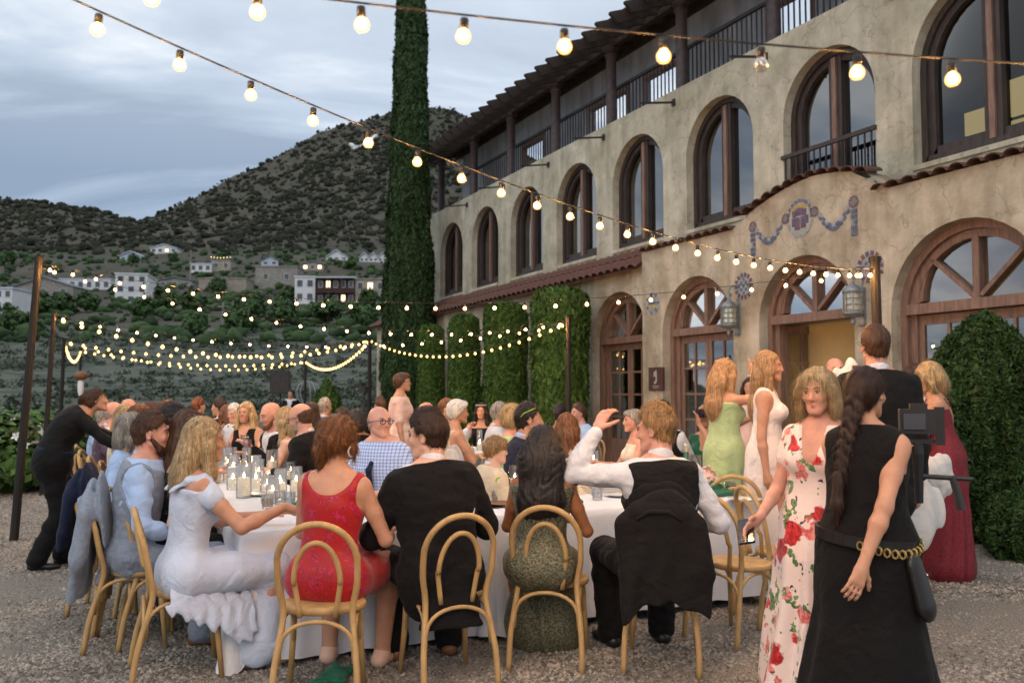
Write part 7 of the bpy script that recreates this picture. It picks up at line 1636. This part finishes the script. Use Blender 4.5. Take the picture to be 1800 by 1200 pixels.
S = SDF(); S.cone(f.pel+vec(0,0,.10)*f.s, f.pel-vec(0,0,.10)*f.s, .150*f.s, .182*f.s, .03, 0, .78, f.side0); S.cut(f.pel+vec(0,0,.11)*f.s, vec(0,0,1), .004); S.cut(f.pel-vec(0,0,.10)*f.s, vec(0,0,-1), .004); g_part('sequin_band', S, M['c_silverseq'], f)
guest('woman with dark hair in a pink top and red floral skirt', 1318, 664, 10.5, 150, 'f', 'skin_tan', 'c_pink', 'long', 'h_dkbrown', 'sleeved', seat=False, hk=dict(len=.2))
f = person('blonde woman in a rose print wrap dress walking with a phone', 1436, 648, 4.15, 136, 'f', False, 'skin_pink', group=G, smile=1.0, lean=(.02,.0), head=(.10,-.08,.04), brows='h_brown', wide=1.16, fat=1.05, L=(-.22,.10,-.64), R=(.20,.26,-.44), hdR=(.25,.6,-.5), curl=(.6,.9), feet={'L':(-.08,.09,.10),'R':(.1,-.08,.10)})
g_dress(f, M['c_floral'], hem=.07, w0=.205, w1=.33, vfront=.13, vback=-.02, fold=.026, nf=9, neckz=.01, sleeve=.20, inf=.014); hr(f, 'bob', 'h_blonde', wave=.12, wf=14, amp=1.0, seed=3); g_shoes(f, M['shoe_nude'])
S = SDF(); S.cone(f.waist-vec(0,0,.03), f.waist+vec(0,0,.03), .143*f.s*1.12+.012, .14*f.s*1.12+.012, .02, 0, .72, f.side0); S.cut(f.waist+vec(0,0,.035), vec(0,0,1), .004); S.cut(f.waist-vec(0,0,.035), vec(0,0,-1), .004); g_part('sash', S, M['c_floral'], f, lambda P: .004*np.sin(P[:,2]*190))
MB().tube([f.nb + .062*f.s*(f.side*math.cos(a)*1.05 + f.fwd*(math.sin(a)*1.2+.25)) - f.up2*(.0+.02*math.sin(a)) for a in np.linspace(0,2*math.pi,20)], .0022, 6).build('necklace', M['gold'], f.root)
w = f.arm['R'][2]; d = nrm(vec(.25,.6,-.5)); pq_ = empty('phone', f.root.matrix_basis @ Vector(w + d*.10), f.yaw+.4, 'dark phone in the hand of the woman in the rose print dress', 'phone'); o = MB().box((-.037,-.08,-.005),(.037,.08,.005)).box((-.034,-.075,.0051),(.034,.075,.0056),1).build('case', [M['black_plastic'], M['lens_glass']], pq_); o.rotation_euler = (-.6,.2,0)
f = person('videographer in a sleeveless black dress seen from behind with a braid', 1522, 644, 3.66, -42, 'f', False, 'skin_tan', group=G, lean=(.02,.0), head=(-.15,-.04,0), brows='h_dkbrown', wide=1.1, L=(-.06,.42,-.14), R=(.06,-.30,-.62), eR=(.5,-.6,-.3), curl=(1.1,.7), pnR=(-.6,.5,-.1), feet={'L':(-.12,.16,.09),'R':(.1,-.12,.09)})
g_dress(f, M['c_black'], hem=.10, w0=.18, w1=.31, fold=.010, nf=7, neckz=.035, inf=.012, hal=.02); hr(f, 'braid', 'h_dkbrown', len=.30, bx=-.05, amp=1.2); g_shoes(f, M['shoe_black'])
mb = MB(); r0 = .20*f.s
for i in range(26):
    a = math.pi*2*i/26; p0_ = f.pel + vec(r0*1.04*math.cos(a), r0*.86*math.sin(a)-.01, .045-.02*math.cos(a)); p1_ = f.pel + vec(r0*1.04*math.cos(a+.242), r0*.86*math.sin(a+.242)-.01, .045-.02*math.cos(a+.242)); mb.bar(p0_, p1_, .012, .045)
mb.build('belt', M['shoe_black'], f.root)
ca_ = MB()
for i in range(12):
    a = -1.35+.16*i; ca_.tube([f.pel+vec(r0*1.10*math.cos(a)+.012*math.cos(t), r0*.93*math.sin(a)-.02, .035-.03*math.sin(math.pi*i/11)+.016*math.sin(t)) for t in np.linspace(0,2*math.pi,9)], .0042, 5)
ca_.build('belt_chain', M['gold'], f.root); S = SDF(); S.cone(f.pel+vec(.20,-.05,-.04), f.pel+vec(.235,-.04,-.19), .055, .065, .02, 0, .5, vec(0,1,0)); g_part('hip_pouch', S, M['shoe_black'], f)
hw = at(1612,742,3.98) - Vector((.02,.02,.10))
cam_r = empty('cinema_camera', hw + Vector((.02,.02,.10)), -.35, 'black video camera on a gimbal carried by the videographer', 'camera')
MB().box((-.075,-.05,-.05),(.075,.05,.06)).box((-.03,-.052,.06),(.04,.03,.085)).build('body', M['black_plastic'], cam_r); MB().lathe([(.04,0),(.043,.03),(.038,.05),(.043,.12),(.036,.125),(0,.12)],16).build('lens', M['lens_glass'], cam_r).rotation_euler = (-1.57,0,0)
MB().box((-.06,-.062,-.03),(.03,-.0505,.04)).build('screen', M['lens_glass'], cam_r); MB().bar((.09,-.02,-.10),(.09,-.02,.07),.025,.04).bar((-.09,.0,-.085),(.10,.0,-.085),.04,.018).build('gimbal_arm', M['black_plastic'], cam_r)
MB().tube([(0,0,-.09),(0,.0,-.14),(0,0,-.24),(0,0,-.36)],[.022,.026,.02,.018],10).build('grip', M['black_plastic'], cam_r); MB().tube([(0,0,-.24),(.10,.02,-.245),(.22,.03,-.25)],.011,8).build('handle_bar', M['black_plastic'], cam_r); MB().tube([(.14,.02,-.245),(.155,.0,-.31),(.165,-.02,-.38)],[.016,.017,.02],8).build('side_grip', M['black_plastic'], cam_r)
f = person('tall man with cropped brown hair from behind in a black tailcoat', 1537, 574, 5.75, -6, 'm', False, 'skin_pink', group=G, head=(0,.0,0), brows='h_brown', wide=1.04)
suit(f, 'c_black2', hem=.2); hr(f, 'short', 'h_brown', top=.008, seed=3)
f = person('bride hidden behind the videographer under a long ivory veil', 1492, 640, 6.6, 10, 'f', False, 'skin', group=G, lean=(.0,0)); g_dress(f, M['c_white'], hem=.02, w1=.5, sq=.1); hr(f, 'bun', 'h_brown')
S = SDF(); S.chain([headp(f,0,-.05,.11), headp(f,-.06,-.10,.02), f.nb-f.fwd*.16-f.side*.05, f.waist-f.fwd*.22, f.pel-f.fwd*.35+f.side*.12-vec(0,0,.2)], [.06,.085,.15,.24,.34], .05, 0, .30, f.side)
g_part('veil', S, M['c_veil'], f, lambda P: .012*np.sin(P[:,0]*40+2*np.sin(P[:,2]*6)))
vb = empty('gathered_veil', at(1632,845,6.7), 0, 'gathered swathe of ivory tulle held against the red gown', 'veil'); S = SDF(); S.chain([vec(.10,0,.16), vec(.05,0,.0), vec(-.10,0,-.26)], [.05,.13,.04], .05, 0, .45, vec(1,0,0)); S.chain([vec(.12,.0,.14), vec(.0,.02,.06), vec(-.12,0,-.05)], [.04,.11,.06], .05); inst('tulle', S.mesh('tulle', M['c_veil'], .010, lambda P: .005*np.sin(P[:,0]*85+P[:,2]*16+1.2*np.sin(P[:,2]*7)), 1), vb)
f = person('balding older man facing us past the veil', 1468, 628, 8.3, 165, 'm', False, 'skin_pink', group=G, brows='h_grey', head=(.15,0,0)); suit(f, 'c_navy'); hr(f, 'bald', 'h_grey', line=.03)
f = person('blonde woman in a dark red sequin gown looking down', 1632, 638, 7.35, 62, 'f', False, 'skin_tan', group=G, head=(.15,-.35,.1), lean=(.12,.0), brows='h_brown', wide=1.05, L=(-.12,.24,-.52), R=(.14,.26,-.52))
g_dress(f, M['c_redseq'], hem=.06, w0=.16, w1=.25, sq=.06, vback=.2, straps=.008, fold=.010, nf=9); hr(f, 'bob', 'h_blonde', wave=.15, amp=1.0); g_shoes(f, M['silver'])
guest('brown haired woman in blush pink behind the red gown', 1606, 642, 8.0, 80, 'f', 'skin_tan', 'c_pink', 'long', 'h_brown', 'sleeved', seat=False, head=(0,-.3,0))
f = person('distant man in a dark suit standing by the loudspeaker', 511, 685, 23.0, 175, 'm', False, 'skin_tan', group=G, res=.02, L=(-.28,.15,-.45)); suit(f)
hr(f, 'short', 'h_black')
